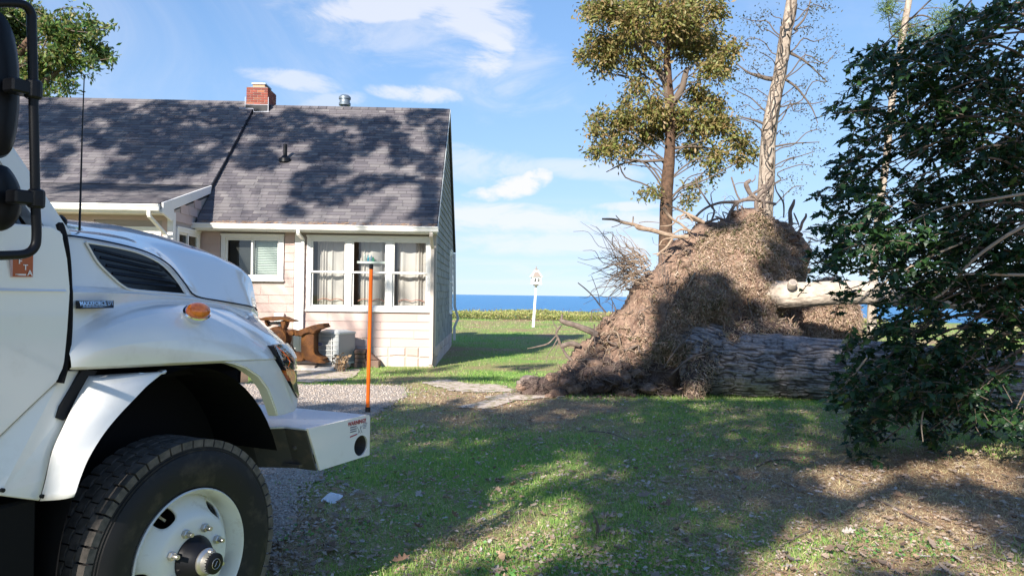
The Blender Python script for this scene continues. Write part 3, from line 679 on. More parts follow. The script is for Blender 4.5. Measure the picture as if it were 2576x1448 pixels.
# shingles: the lowest courses of the right slope as single pieces, the rest joined
shv = {}
def shingle_mesh(w):
    if w not in shv:
        m = MB(); L_ = .19; m.hexa([(-w / 2 + .003, 0, .006), (w / 2 - .003, 0, .006), (w / 2 - .003, L_, -.004), (-w / 2 + .003, L_, -.004), (-w / 2 + .003, 0, .019), (w / 2 - .003, 0, .019), (w / 2 - .003, L_, .004), (-w / 2 + .003, L_, .004)])
        shv[w] = m.mesh('shingle')
    return shv[w]
nsh = 0; fld = MB()
REXP = .135
def lay(u0, u1, t0, t1, origin, ang, singles, uend=None):
    global nsh
    co_, si = math.cos(ang), math.sin(ang); t = t0; r = 0
    while t < t1:
        u = u0 + random.uniform(-.25, -.05)
        while u < u1:
            w = random.choice((.20, .26, .33, .42)); ua, ub = max(u, u0), min(u + w, u1); u += w
            if ub - ua < .04: continue
            if singles and nsh < 300 and abs((ub - ua) - w) < 1e-6:
                o = link('shingle', shingle_mesh(w), M['shingle'], roof); nsh += 1
                o.location = ((ua + ub) / 2, origin[0] + t * co_, origin[1] + t * si); o.rotation_euler = (ang, random.uniform(-.006, .006), random.uniform(-.008, .008))
            else:
                L_ = .19; lift = random.uniform(.012, .021); w_ = ub - ua
                q = [(ua + .003, 0, .003), (ub - .003, 0, .003), (ub - .003, L_, -.004), (ua + .003, L_, -.004), (ua + .003, 0, lift), (ub - .003, 0, lift), (ub - .003, L_, .004), (ua + .003, L_, .004)]
                fld.hexa([(x, origin[0] + (t + y) * co_ - zz_ * si, origin[1] + (t + y) * si + zz_ * co_) for x, y, zz_ in q])
        t += REXP; r += 1
lay(UW + .03, 0.06, 0.0, SLEN - .03, (EV, EZ - .02), SL, True)
la = math.atan2(BZ - WEZ, BV - WEV); ll = math.hypot(BZ - WEZ, BV - WEV)
lay(-12.6, UW + .02, 0.0, ll - .06, (WEV, WEZ + .004), la, False)
sa = math.atan2(RZ + OFF - BZ - .01, RV - BV); s_l = math.hypot(RZ + OFF - BZ, RV - BV)
lay(-12.6, UW + .02, 0.0, s_l - .03, (BV - .02, BZ + .014), sa, False)
u = -12.6
while u < -.15:                                                        # ridge caps
    zc = RZ + (OFF if u < UW else -.02) + .012
    fld.prism([(u, RV - .13, zc - .10), (u, RV, zc + .012), (u, RV + .13, zc - .10), (u, RV, zc - .015)], (.27, 0, 0)); u += .24
tag(fld.build('shingle_field', M['shingle_field'], roof), kind='stuff')
# rakes, fascias, gutters, downspouts
t = MB()
t.prism([(UW + .005, BV - .03, BZ + .03), (UW + .005, RV - .25, RZ + OFF - .22), (UW + .005, RV - .25, RZ + OFF - .40), (UW + .005, BV - .03, BZ - .12)], (.03, 0, 0)); t.build('rake_board', M['flash'], house)
t = MB(); t.prism([(UW + .005, WEV + .02, WEZ + .02), (UW + .005, BV - .05, BZ + .02), (UW + .005, BV - .14, BZ - .19), (UW + .005, WFV - .05, WEZ - .06), (UW + .005, WFV - .05, 3.22), (UW + .005, WFV - .16, 3.18), (UW + .005, WEV + .02, WEZ - .20)], (.045, 0, 0)); t.build('rake_board', M['trim'], house, bevel=.004)
t = MB(); t.prism([(.072, EV + .02, EZ - .03), (.072, RV, RZ - .02), (.072, RV, RZ - .15), (.072, EV + .02, EZ - .15)], (.015, 0, 0)); t.prism([(.072, 8.4, EZ - .03), (.072, RV, RZ - .02), (.072, RV, RZ - .13), (.072, 8.4, EZ - .13)], (.015, 0, 0)); t.build('rake_board', M['ac'], house)
t = MB(); t.box(UW + .04, .06, EV + .03, 0.0, 3.105, 3.12); t.build('soffit', M['soffit'], house)
t = MB(); t.box(WL, UW, WEV + .05, WFV, 3.305, 3.32); t.build('soffit', M['soffit'], house)
def gutter(u0, u1, v, zt, h=.125, w=.12):
    pr = [(0, 0), (-w, 0), (-w, -.03), (-w + .018, -.05), (-w + .028, -h + .02), (-w + .05, -h), (0, -h), (0, -h + .006), (-w + .052, -h + .006), (-w + .036, -h + .022), (-w + .026, -.052), (-w + .008, -.032), (-w + .008, -.008), (0, -.008)]
    m = MB(); m.prism([(u0, v + a_, zt + b_) for a_, b_ in pr], (u1 - u0, 0, 0)); m.box(u0 - .004, u0 + .002, v - w + .01, v, zt - h + .01, zt - .004); m.box(u1 - .002, u1 + .004, v - w + .01, v, zt - h + .01, zt - .004)
    return m.build('gutter', M['trim'], house)
t = MB(); t.box(UW + .04, .06, EV + .0, EV + .028, 3.10, 3.25); t.build('fascia', M['trim'], house)
t = MB(); t.box(WL, UW - .002, WEV + .02, WEV + .048, 3.30, 3.48); t.build('fascia', M['trim'], house)
gutter(UW + .0, 0.10, EV - .001, 3.255); gutter(WL, UW - .01, WEV + .018, 3.475, .14)
def spout(pts, w=.075, d=.055):
    m = MB(); P = np.array(pts, float)
    for p, q in zip(P, P[1:]):
        dv = (q - p) / np.linalg.norm(q - p); sv = np.array([1.0, 0, 0]); nv = np.cross(dv, sv); nv /= np.linalg.norm(nv)
        m.hexa([p + sx * sv * w / 2 + sy * nv * d / 2 for sx, sy in ((-1, -1), (1, -1), (1, 1), (-1, 1))] + [q + sx * sv * w / 2 + sy * nv * d / 2 for sx, sy in ((-1, -1), (1, -1), (1, 1), (-1, 1))])
    return m.build('downspout', M['trim'], house, bevel=.006)
spout([(-3.10, EV - .05, 3.13), (-3.10, EV - .05, 3.05), (-3.085, -.07, 2.95), (-3.085, -.07, .25)])
o = spout([(-0.06, EV - .05, 3.13), (-0.06, EV - .05, 3.06), (-0.05, -.08, 2.78), (-0.05, -.08, .20), (-0.05, -.28, .06)], .08); o.data.materials.clear(); o.data.materials.append(M['tan_trim'])
spout([(UW - .22, WEV - .04, 3.34), (UW - .22, WEV - .04, 3.24), (UW - .10, WFV - .10, 2.9), (UW - .08, WFV - .07, 2.75), (UW - .08, WFV - .07, 1.2)])
spout([(.06, 7.95, 3.1), (.10, 7.9, 1.3), (.22, 7.9, .9), (.10, 7.9, .6), (.10, 7.9, .15)], .09)
# pine straw lying in the gutter is loose litter of the roof edge
ls = MB()
for _ in range(420):
    u = random.uniform(UW + .1, 0.0); wgt = fbm(np.array([[u * 1.7, 0, 0]]), 2)[0]
    if random.random() > wgt * 1.2: continue
    p = np.array(slope_pt(u, random.uniform(-.09, .05), .022)); a_ = random.uniform(-.5, .5); L_ = random.uniform(.04, .12)
    ls.tube([p, p + np.array([L_ * math.cos(a_), L_ * .3 * math.sin(a_), .012])], .004, 3, False)
tag(ls.build('gutter_straw', M['straw'], house), kind='stuff')
# small things on the roof
v0 = MB(); p = np.array(slope_pt(-4.02, 2.82)); v0.lathe([(.16, -.06), (.15, .03), (.10, .06), (.085, .10), (.05, .12), (.05, .40), (.04, .40)], p, (0, 0, 1), 18, True); v0.build('plumbing_vent', M['black'], house, smooth=True)
v0 = MB(); p = (-3.03, RV + .35, 6.75); v0.lathe([(.085, 0), (.085, .42), (.17, .44), (.175, .50), (.15, .52), (.15, .60), (.175, .62), (.175, .68), (.12, .73), (0, .74)], p, (0, 0, 1), 20, True); v0.build('flue_vent', M['galv'], house, smooth=True)
ch = MB(); CU0, CU1, CV0, CV1, CZ0, CZ1 = -5.69, -5.08, 3.72, 4.55, 6.55, 7.50
ch.box(CU0 + .01, CU1 - .01, CV0 + .01, CV1 - .01, CZ0, CZ1 - .004); ch.hexa([(CU0, CV0, CZ1), (CU1, CV0, CZ1), (CU1, CV1, CZ1), (CU0, CV1, CZ1), (CU0 + .13, CV0 + .13, CZ1 + .05), (CU1 - .13, CV0 + .13, CZ1 + .05), (CU1 - .13, CV1 - .13, CZ1 + .05), (CU0 + .13, CV1 - .13, CZ1 + .05)])
chim = ch.build('chimney', M['mortar'], house)
q = MB(); q.box(CU0 + .14, CU1 - .14, CV0 + .14, CV1 - .14, CZ1 + .04, CZ1 + .12); q.build('flue_liner', mat('clay_flue', (.45, .26, .15), .8), chim)
q = MB(); q.box(CU0 + .11, CU1 - .11, CV0 + .11, CV1 - .11, CZ1 + .122, CZ1 + .16); q.box(CU0 + .15, CU1 - .2, CV0 + .15, CV1 - .2, CZ1 + .161, CZ1 + .18); q.build('chimney_cap', M['galv'], chim)
q = MB(); q.box(CU0 - .012, CU1 + .012, CV0 - .012, CV0 + .012, 6.6, 7.0); q.prism([(CU1 + .0125, CV0 - .01, 6.6), (CU1 + .0125, CV0 - .01, 7.08), (CU1 + .0125, CV1 - .25, 6.98), (CU1 + .0125, CV1 - .2, 6.6)], (.014, 0, 0)); q.build('flashing', M['flash'], chim)
q = MB(); q.tube([(CU0 - .02, CV0 - .02, 7.22), (CU0 - .02, CV0 - .02, 6.72)], .007, 5); q.tube([(CU0 - .02, CV0 - .02, 7.005), (CU1 + .02, CV0 - .02, 7.005)], .007, 5); q.tube([(CU1 + .02, CV0 - .02, 7.22), (CU1 + .02, CV0 - .025, 6.66)], .008, 5)
pz = lambda v: EZ + (v - EV) * math.tan(SL)
q.tube([(CU0 - .18, CV0 - .05, pz(CV0 - .05) + .10), (CU0 + .22, CV0 - .05, pz(CV0 - .05) + .09), (CU0 + .26, CV0 - .14, pz(CV0 - .14) + .06), (CU1 + .06, CV0 - .10, pz(CV0 - .1) + .05)], .011, 5); q.tube([(CU1 + .02, CV0 - .02, 6.68), (CU1 + .04, CV0 + .32, 7.02)], .012, 5); q.build('caulk_line', M['caulk'], chim)
r = 0; z = 6.74
brk = {}
def brick_mesh(l, side):
    k = (round(l, 3), side)
    if k not in brk:
        m = MB(); h_ = .058
        if side: m.box(-.02, .006, -l / 2, l / 2, -h_ / 2, h_ / 2)
        else: m.box(-l / 2, l / 2, -.006, .02, -h_ / 2, h_ / 2)
        brk[k] = m.mesh('brick', bevel=.004)
    return brk[k]
while z < CZ1 - .03:
    for side, A, B in ((False, CU0 + .004, CU1 - .004), (True, CV0 + .012, CV1 - .004)):
        x = A - (.10 if r % 2 else 0)
        while x < B - .03:
            x0, x1 = max(x, A), min(x + .195, B); x += .205
            if x1 - x0 < .04: continue
            o = link('brick', brick_mesh(x1 - x0, side), M['brick'], chim, (CU1 - .004 if side else (x0 + x1) / 2, (x0 + x1) / 2 if side else CV0 + .004, z + .03))
    z += .069; r += 1
# flood lights under the wing eave, meter box on the wall
for du in (-.20, .20):
    q = MB(); q.lathe([(0, 0), (.03, 0), (.07, .09), (.072, .12), (0, .135)], (-8.02 + du, WFV - .16, 3.20), (du * .6, -1, -.25), 14); q.tube([(-8.02, WFV - .06, 3.24), (-8.02 + du, WFV - .16, 3.20)], .014, 6); q.build('flood_lamp', M['tan_trim'], house, smooth=True)
q = MB(); q.box(-3.72, -3.50, -.11, -.03, .98, 1.22); q.build('meter_box', M['trim'], house, bevel=.01)
q = MB(); q.tube([(-3.60, -.07, .98), (-3.60, -.07, .35)], .025, 8); q.box(-3.66, -3.44, -.12, -.04, .55, .80); q.build('meter_pipe', M['galv'], house)

# ------------------------------------------------------------------ truck (local: x forward, y inward from the side that faces the camera, z up)
PH = math.radians(65.0)
TD = np.array([math.cos(PH), math.sin(PH), 0]); TN = np.array([math.sin(PH), -math.cos(PH), 0])
HUB = at(484, 1405, 3.42); TC = HUB @ TN + 0.02
TO = HUB.copy(); TO[2] = 0; TO = TO - TN * (TO @ TN - TC)
truck = empty('utility_truck', tuple(TO), PH, 'white medium duty utility truck with black mirrors parked on the gravel drive', 'truck')
def tp(x, y, w=0.0):
    r = ray(x, y); t = (TC - w - CO @ TN) / (r @ TN); P = CO + r * t
    return np.array([(P - TO) @ TD, w, P[2]])
def trace(L): return np.array([tp(*p) for p in L])
WID = 2.30                                        # overall width
def feat(L, mono=True):
    P = trace(L); o = np.argsort(P[:, 0]); return P[o]
lip = feat([(160, 924, .07), (167, 924, .06), (300, 919, .02), (430, 913, .0), (560, 907, .0), (640, 904, .01), (692, 902, .03), (728, 900, .16), (752, 900, .34)])
mid = feat([(160, 900, .075), (172, 899, .065), (240, 885, .02), (330, 868, -.01), (430, 862, -.02), (560, 862, .0), (640, 866, .03), (690, 876, .08), (726, 886, .20), (750, 890, .38)])
brow = feat([(160, 880, .085), (190, 872, .07), (240, 838, .05), (310, 800, .045), (380, 777, .06), (470, 770, .09), (560, 783, .12), (640, 813, .15), (690, 842, .18), (724, 866, .26), (748, 872, .42)])
foot = feat([(160, 850, .09), (190, 838, .10), (240, 800, .14), (310, 772, .17), (380, 758, .20), (470, 757, .235), (560, 768, .29), (634, 795, .36), (665, 815, .44), (690, 835, .54)])
belt = feat([(158, 733, .095), (335, 738, .165), (470, 749, .215), (558, 760, .28), (634, 774, .36), (650, 790, .47), (654, 800, .56)])
ledge = feat([(158, 720, .155), (335, 727, .195), (470, 742, .235), (558, 756, .285), (634, 770, .365), (648, 782, .47), (652, 792, .56)])
seam = feat([(152, 590, .20), (208, 596, .205), (298, 613, .22), (372, 634, .235), (428, 667, .245), (465, 712, .248), (493, 741, .252), (558, 754, .29), (634, 767, .37), (646, 778, .475), (650, 788, .565)])
shoulder = feat([(148, 578, .43), (242, 587, .44), (335, 600, .45), (409, 611, .46), (465, 622, .48), (554, 647, .50), (610, 672, .52), (633, 695, .54), (642, 722, .56), (647, 745, .58)])
crown = feat([(148, 550, 1.15), (238, 557, 1.15), (335, 580, 1.15), (406, 610, 1.15), (440, 630, 1.15), (470, 665, 1.15)])
def fat(F, s): return np.array([np.interp(s, F[:, 0], F[:, k]) for k in range(3)])
SR, SF = -0.565, 0.86
st = np.concatenate([np.linspace(SR, .5, 17), np.linspace(.56, SF, 8)])
def section(s):
    l, m_, b_, f_, be, le, se, sh, cr = [fat(F, s) for F in (lip, mid, brow, foot, belt, ledge, seam, shoulder, crown)]
    for q in (l, m_, b_, f_, be, le, se, sh, cr): q[0] = s
    fr = np.clip((s - .70) / .16, 0, 1)                          # at the nose the sheet turns down to the grille
    lin = l.copy(); lin[1] += .025; lin[2] -= .012
    pk = be * .6 + f_ * .4; pk[1] = be[1] + .004
    x1 = se * .75 + sh * .25; x1[2] += .012; x2 = se * .35 + sh * .65; x2[2] += .014
    y1 = sh * .7 + cr * .3; y1[2] += .020; y2 = sh * .3 + cr * .7; y2[2] += .022
    return [lin, l, m_, b_, f_, pk, be, le, se, x1, x2, sh, y1, y2, cr]
SEC = np.array([section(s) for s in st])                         # stations x features x 3
nose = SEC[:, 8:].copy()
hm = MB()
def mirror(G): G = G.copy(); G[..., 1] = WID - G[..., 1]; return G
full = np.concatenate([SEC, mirror(SEC)[:, ::-1][:, 1:]], 1)
hm.grid(full)
me = hm.mesh('hood', smooth=True)
bm = bmesh.new(); bm.from_mesh(me)
cl = bm.edges.layers.float.get('crease_edge') or bm.edges.layers.float.new('crease_edge')
nf = full.shape[1]; bm.verts.ensure_lookup_table()
hard = {1: .9, 6: .55, 7: .6, 8: .5}; hard.update({nf - 1 - k: v for k, v in hard.items()}); hard[11] = .25; hard[nf - 12] = .25
for e in bm.edges:
    a, b = (v.index for v in e.verts)
    if a % nf == b % nf and a % nf in hard: e[cl] = hard[a % nf]
bm.to_mesh(me); bm.free()
hood = link('hood', me, M['paint'], truck)
sd = hood.modifiers.new('smooth', 'SUBSURF'); sd.levels = 2; sd.render_levels = 2
me.polygons.foreach_set('use_smooth', np.ones(len(me.polygons), bool))

# black seam between the hood top and its side
P = trace([(157, 591, .192), (208, 597, .197), (298, 614, .212), (372, 635, .227), (428, 668, .237), (465, 712, .240), (493, 744, .243), (558, 757, .280), (634, 771, .357), (647, 780, .46)])
q = MB(); q.tube(smooth_path(P, 4), .0035, 5); q.build('hood_seam', M['blackdull'], truck)
# inner shield so that nothing shows through
q = MB(); q.box(-.58, .74, .50, WID - .50, .45, 1.50); q.box(-.62, .60, .30, WID - .30, 1.30, 1.42); q.box(.45, .86, .62, WID - .62, .6, 1.60); q.build('engine_bay', M['blackdull'], truck)
for side in (0, 1):                                              # wheel housings
    m = MB(); n = 26; th = np.linspace(.42, PI + .25, n); G = []
    for y in (.07, .34, .52):
        G.append([(.02 + .62 * math.cos(a_), y if not side else WID - y, .56 + .80 * math.sin(a_)) for a_ in th])
    m.grid(G); c_ = MB()
    m.build('wheel_housing', M['blackdull'], truck, fix=False)

# vent in the hood side, five louvre slats
def side_w(s, z):
    be, se = fat(ledge, s), fat(seam, s); t = np.clip((z - be[2]) / (se[2] - be[2] + 1e-6), 0, 1); return be[1] + (se[1] - be[1]) * t
def on_side(x, y, off=0.0):
    w = .2
    for _ in range(6):
        p = tp(x, y, w); w = side_w(p[0], p[2]) - off
    return tp(x, y, w)
VENT = [(216, 609), (298, 623), (357, 639), (409, 667), (446, 708), (467, 741), (409, 736), (335, 729), (309, 719), (275, 690), (246, 660), (226, 627)]
vp = smooth_path(np.array([on_side(x, y, .006) for x, y in VENT[:6]]), 4); vb = smooth_path(np.array([on_side(x, y, .006) for x, y in VENT[5:] + VENT[:1]]), 4)
q = MB(); q.prism(np.vstack([vp, vb[1:-1]]), (0, .03, 0)); vent = q.build('hood_vent', M['blackgloss'], truck)
for k in range(5):
    x0, y0 = 240 + 15 * k, 629 + 20 * k; x1, y1 = (400 + 11 * k, 668 + 13.5 * k)
    a_, b_ = on_side(x0, y0, .012), on_side(x1, y1, .012)
    q = MB(); q.hexa([a_, b_, b_ + (0, .01, 0), a_ + (0, .01, 0), a_ + (0, .016, .020), b_ + (0, .016, .020), b_ + (0, .024, .022), a_ + (0, .024, .022)]); q.build('louvre', M['black'], vent)
q = MB(); loop = np.vstack([vp, vb[1:]]); loop[:, 1] -= .002; q.tube(loop, .005, 5); q.build('vent_rim', M['paint'], vent)

# badge and marker light
bw = .012
c0 = tp(235, 765, .085); 
q = MB(); a_, b_, c_, d_ = [tp(x, y, w) for x, y, w in ((194, 756, .098), (277, 755, .122), (277, 774, .108), (194, 776, .088))]
q.hexa([d_, c_, c_ + (0, .03, 0), d_ + (0, .03, 0), a_, b_, b_ + (0, .03, 0), a_ + (0, .03, 0)])
for v_ in q.V: v_[:, 1] -= .022
badge = q.build('badge', M['blackgloss'], truck)
def side_frame(p, e1, up=(0, 0, 1)):
    """matrix whose x runs along e1 and whose z faces the camera side"""
    x = Vector(e1).normalized(); z = x.cross(Vector(up)).normalized(); y = z.cross(x)
    return Matrix(((x.x, y.x, z.x, p[0]), (x.y, y.y, z.y, p[1]), (x.z, y.z, z.z, p[2]), (0, 0, 0, 1)))
ctr = (a_ + b_ + c_ + d_) / 4 - np.array([0, .0245, 0])
Lb = np.linalg.norm(b_ - a_)
text('lettering', 'MAXXFORCE DT', M['chrome'], badge, side_frame(ctr + np.array([-.006, -.001, .004]), b_ - a_, tuple(a_ - d_)), Lb * .155, sx=.86, bold=.0006)
text('lettering', 'INTERNATIONAL DIESEL POWER', M['chrome'], badge, side_frame(ctr + np.array([-.006, -.001, -.0085]), b_ - a_, tuple(a_ - d_)), Lb * .062, sx=.92)
mk = tp(496, 785, .045); ax = np.array([-.25, -.75, .6]); ax /= np.linalg.norm(ax)
q = MB(); q.lathe([(.0, -.03), (.056, -.03), (.058, .0), (.052, .008), (.0, .008)], (0, 0, 0), ax, 26)
base = q.build('marker_light', M['chrome'], truck, smooth=True, loc=tuple(mk))
q = MB(); q.lathe([(.050, .008), (.049, .024), (.041, .042), (.026, .053), (.010, .0575), (0, .058)], (0, 0, 0), ax, 26); q.build('amber_lens', M['amber'], base, smooth=True)
for o in (base,): o.scale = (1.12, 1, .80)

# antenna, wiper base
P = trace([(200, 580, .36), (203, 480, .36), (207, 330, .36), (212, 190, .36)]); q = MB(); q.tube(P, [.005, .004, .003, .0022], 6); q.build('antenna', M['black'], truck)
P = trace([(150, 545, .42), (162, 556, .42), (158, 566, .42)]); q = MB(); q.tube(smooth_path(P, 4), .012, 6); q.build('wiper_arm', M['black'], truck)

# nose: chrome grille surround, bars, lower headlamp corners
gs = MB(); arc = [(.80, .52, 1.79), (.84, .53, 1.755), (.865, .54, 1.72), (.895, .555, 1.60), (.905, .57, 1.45), (.90, .58, 1.18)]
P1 = smooth_path(np.array(arc), 5); n = len(P1); top = np.array([(.74 + .05 * math.sin(PI * k / 10), .50 + (WID - 1.0) * k / 10, 1.74) for k in range(11)])
for P in (P1, mirror(P1)):
    for i in range(len(P) - 1):
        a_, b_ = P[i], P[i + 1]; inw = .06 if P is P1 else -.06
        gs.hexa([a_, a_ + (.02, inw, 0), a_ + (-.06, inw, 0), a_ + (-.06, 0, 0), b_, b_ + (.02, inw, 0), b_ + (-.06, inw, 0), b_ + (-.06, 0, 0)])
gs.tube(top, .03, 8)
gr = gs.build('grille_surround', M['chrome'], truck, smooth=True)
for k in range(7):
    zz = 1.22 + k * .09; q = MB(); q.box(.84, .87, .60, WID - .60, zz, zz + .03); q.build('grille_bar', M['chrome'], gr)
for side in (0, 1):
    f = (lambda P: np.array(P)) if not side else (lambda P: mirror(np.array(P, float)))
    HL = trace([(689, 869, .035), (700, 866, .06), (722, 863, .17), (735, 880, .20), (743, 902, .20), (745, 925, .17), (738, 930, .12), (727, 925, .07), (712, 915, .035), (700, 893, .022)])
    q = MB(); Hc = HL.mean(0); q.add(f(np.vstack([HL, HL + (-.02, .12, 0)])), [tuple(range(10))[::-1]] + [(i, (i + 1) % 10, 10 + (i + 1) % 10, 10 + i) for i in range(10)] + [tuple(range(10, 20))])
    hl = q.build('headlight', M['blackgloss'], truck)
    lens = HL + (HL - Hc) * .02 + (0, -.008, 0); q = MB(); q.add(f(np.vstack([lens, Hc + (.02, -.05, 0)])), [(i, (i + 1) % 10, 10) for i in range(10)]); q.build('lens', M['lens'], hl, smooth=True)
    rf = Hc + (HL - Hc) * .62; rf[:, 1] -= .006; rf[:, 2] += .012; q = MB(); q.add(f(np.vstack([rf, Hc + (.01, .03, .01)])), [(i, (i + 1) % 10, 10) for i in range(10)]); q.build('reflector', M['chrome'], hl, smooth=True)
    TS = trace([(720, 927, .03), (728, 925, .05), (740, 930, .10), (746, 945, .12), (744, 960, .10), (738, 968, .07), (730, 958, .05), (722, 940, .03)])
    q = MB(); q.prism(f(TS), (0, .04 if not side else -.04, 0)); q.build('turn_signal', M['amber'], hl)
    BZL = trace([(700, 893, .021), (716, 922, .028), (728, 950, .04), (742, 985, .07), (750, 1000, .10), (753, 996, .14), (748, 962, .16), (746, 930, .19), (738, 932, .13), (727, 927, .075), (712, 917, .03)])
    q = MB(); q.prism(f(BZL), (0, .05 if not side else -.05, 0)); q.build('headlight_bezel', M['blackgloss'], hl)
    # lower front fender panel
    FP = trace([(560, 909, .012), (640, 905, .02), (693, 903, .042), (706, 925, .045), (725, 962, .06), (745, 995, .10), (750, 1003, .12), (748, 1022, .13), (742, 1034, .12), (720, 1041, .07), (699, 1046, .03), (690, 1018, .012), (675, 980, .005), (652, 948, .0), (620, 926, .0), (590, 915, .004)])
    c_ = FP.mean(0); q = MB(); nP = len(FP); back = FP + (-.015, .05, 0)
    q.add(f(np.vstack([FP, back])), [tuple(range(nP))[::-1]] + [(i, (i + 1) % nP, nP + (i + 1) % nP, nP + i) for i in range(nP)]); q.build('fender_tip', M['paint'], truck, bevel=.006, seg=2, smooth=True)
    # rear arch panel, flared outwards towards the wheel
    OUT_ = [(100, 1259, .055), (115, 1205, .055), (131, 1135, .06), (160, 1070, .07), (190, 1005, .08), (223, 945, .09), (300, 939, .065), (408, 934, .022)]
    ARC_ = [(186, 1249, -.045), (192, 1234, -.045), (203, 1200, -.045), (223, 1152, -.045), (260, 1092, -.04), (298, 1045, -.035), (335, 1006, -.03), (372, 968, -.015), (404, 943, .0), (416, 934, .02)]
    def even(L_, n):
        P = smooth_path(trace(L_), 6); d = np.r_[0, np.cumsum(np.linalg.norm(np.diff(P, axis=0), axis=1))]; return np.array([[np.interp(t, d / d[-1], P[:, c]) for c in range(3)] for t in np.linspace(0, 1, n)])
    o1 = even(OUT_[:6], 20); o2 = even(OUT_[5:], 13)[1:]; Oc = np.vstack([o1, o2]); Ac = even(ARC_, len(Oc))
    G = np.array([[Oc[i] * (1 - t) + Ac[i] * t + (0, -.018 * math.sin(PI * t), 0) for t in np.linspace(0, 1, 7)] for i in range(len(Oc))]); lipG = G[:, -1:] + (0, .03, 0); G = np.concatenate([G, lipG], 1)
    q = MB(); q.grid(f(G)); apn = q.build('arch_panel', M['paint'], truck, smooth=True); sf = apn.modifiers.new('thick', 'SOLIDIFY'); sf.thickness = .008; sf.offset = -1 if not side else 1
    # sill panel below the door
    SP = trace([(-420, 1420, .10), (0, 1100, .10), (78, 1025, .10), (144, 962, .10), (166, 932, .10), (226, 930, .115), (190, 1005, .105), (160, 1070, .10), (131, 1135, .085), (115, 1205, .075), (101, 1259, .075), (0, 1246, .07), (-420, 1560, .07)])
    nP = len(SP); q = MB(); q.prism(f(SP), (0, .04 if not side else -.04, 0)); q.build('sill_panel', M['paint'], truck, bevel=.004)
    q = MB(); q.prism(f(trace([(206, 931, .092), (246, 932, .09), (204, 985, .088), (178, 1040, .085), (160, 1057, .085), (141, 1050, .09), (150, 1022, .09), (180, 975, .092)])), (0, .03 if not side else -.03, 0)); q.build('sill_slot', M['black'], truck)
    for bx_, by_ in ((6, 1232), (106, 1247)):
        p_ = tp(bx_, by_, .068 if bx_ < 50 else .05); q = MB(); q.lathe([(.008, -.006), (.008, .006), (0, .008)], f(p_), (0, -1 if not side else 1, 0), 8); q.build('bolt', M['black'], truck)
q = MB(); q.box(-2.0, -.66, .10, WID - .10, .30, .93); q.build('battery_box', M['blackdull'], truck, bevel=.01)

# cab
DW = .075
cab = MB()
DR = trace([(158, 585, .10), (172, 650, .092), (175, 721, .09), (175, 735, DW), (174, 820, DW), (164, 920, DW), (146, 958, DW), (78, 1022, DW), (0, 1097, DW)])
zb = DR[-1][2]
poly = [tuple(p) for p in DR] + [(-1.02, DW, 1.02), (-1.98, DW, 1.02), (-1.98, DW, 1.93), (-.62, .10, 1.945)]
out_ = np.array(poly); n = len(out_); back = out_ + (0, .09, 0)
cab.add(np.vstack([out_, back]), [tuple(range(n))[::-1]] + [(i, (i + 1) % n, n + (i + 1) % n, n + i) for i in range(n)])
door = cab.build('cab_door', M['paint'], truck, bevel=.006, seg=2, smooth=True)
q = MB(); q.hexa([(-1.98, DW - .02, 1.700), (-.585, DW - .012, 1.700), (-.585, .12, 1.700), (-1.98, .12, 1.700), (-1.98, DW + .012, 1.730), (-.585, DW + .016, 1.730), (-.585, .12, 1.730), (-1.98, .12, 1.730)]); q.build('door_moulding', M['paint'], door)
body = MB()
body.box(-1.98, -.60, DW + .10, WID - DW - .10, 1.0, 1.93); body.box(-1.98, -.60, WID - .17, WID - DW, 1.02, 1.93); body.box(-.66, -.585, .22, WID - .22, 1.3, 1.93)
# roof, rear wall and pillars
P0, P1_ = tp(151, 562, .30), tp(60, 428, .30); dirn = (P1_ - P0) / np.linalg.norm(P1_ - P0); Pt = P0 + dirn * ((2.80 - P0[2]) / dirn[2])
for yy in (0, 1):
    f = (lambda P: np.array(P, float)) if not yy else (lambda P: mirror(np.array(P, float)))
    body.hexa(f([P0 + (-.005, -.10, -.06), P0 + (0.02, .02, -.03), P0 + (-.09, .03, -.06), P0 + (-.12, -.10, -.06), Pt + (0, -.04, 0), Pt + (.02, .06, 0), Pt + (-.09, .07, 0), Pt + (-.10, -.03, 0)]))
    body.hexa(f([(-1.98, .12, 1.93), (-1.80, .12, 1.93), (-1.80, .2, 1.93), (-1.98, .2, 1.93), (-1.98, .2, 2.8), (-1.85, .2, 2.8), (-1.85, .28, 2.8), (-1.98, .28, 2.8)]))
body.hexa([(-1.98, .2, 2.79), (Pt[0] + .03, .22, 2.79), (Pt[0] + .03, WID - .22, 2.79), (-1.98, WID - .2, 2.79), (-1.95, .32, 2.95), (Pt[0] - .12, .34, 2.95), (Pt[0] - .12, WID - .34, 2.95), (-1.95, WID - .32, 2.95)])
body.box(-2.0, -1.94, .12, WID - .12, 1.0, 2.80)
body.build('cab_body', M['paint'], truck, bevel=.012, seg=2, smooth=True)
q = MB(); w0, w1 = P0 + (.005, .02, -.02), Pt + (.005, .06, 0); q.add([w0, (w0[0], WID - w0[1], w0[2]), (w1[0], WID - w1[1], w1[2]), w1], [(0, 1, 2, 3)]); q.build('windshield', M['darkglass'], truck, fix=False)
q = MB(); q.tube([P0 + (.02, -.012, -.10), Pt + (.02, .025, 0)], .022, 6); q.build('windshield_seal', M['black'], truck)
sw = [tp(76, 606, .105), tp(44, 545, .13), Pt + (-.14, .0, -.04), np.array([-1.78, .22, 2.74]), np.array([-1.78, .115, 1.945]), tp(0, 602, .105)]
q = MB(); q.prism(sw, (0, .015, 0)); q.build('door_window', M['darkglass'], door)
gp = trace([(151, 566, .16), (160, 600, .115), (168, 660, .105), (171, 722, .10), (172, 738, .085), (171, 830, .085), (163, 912, .085), (150, 962, .085)])
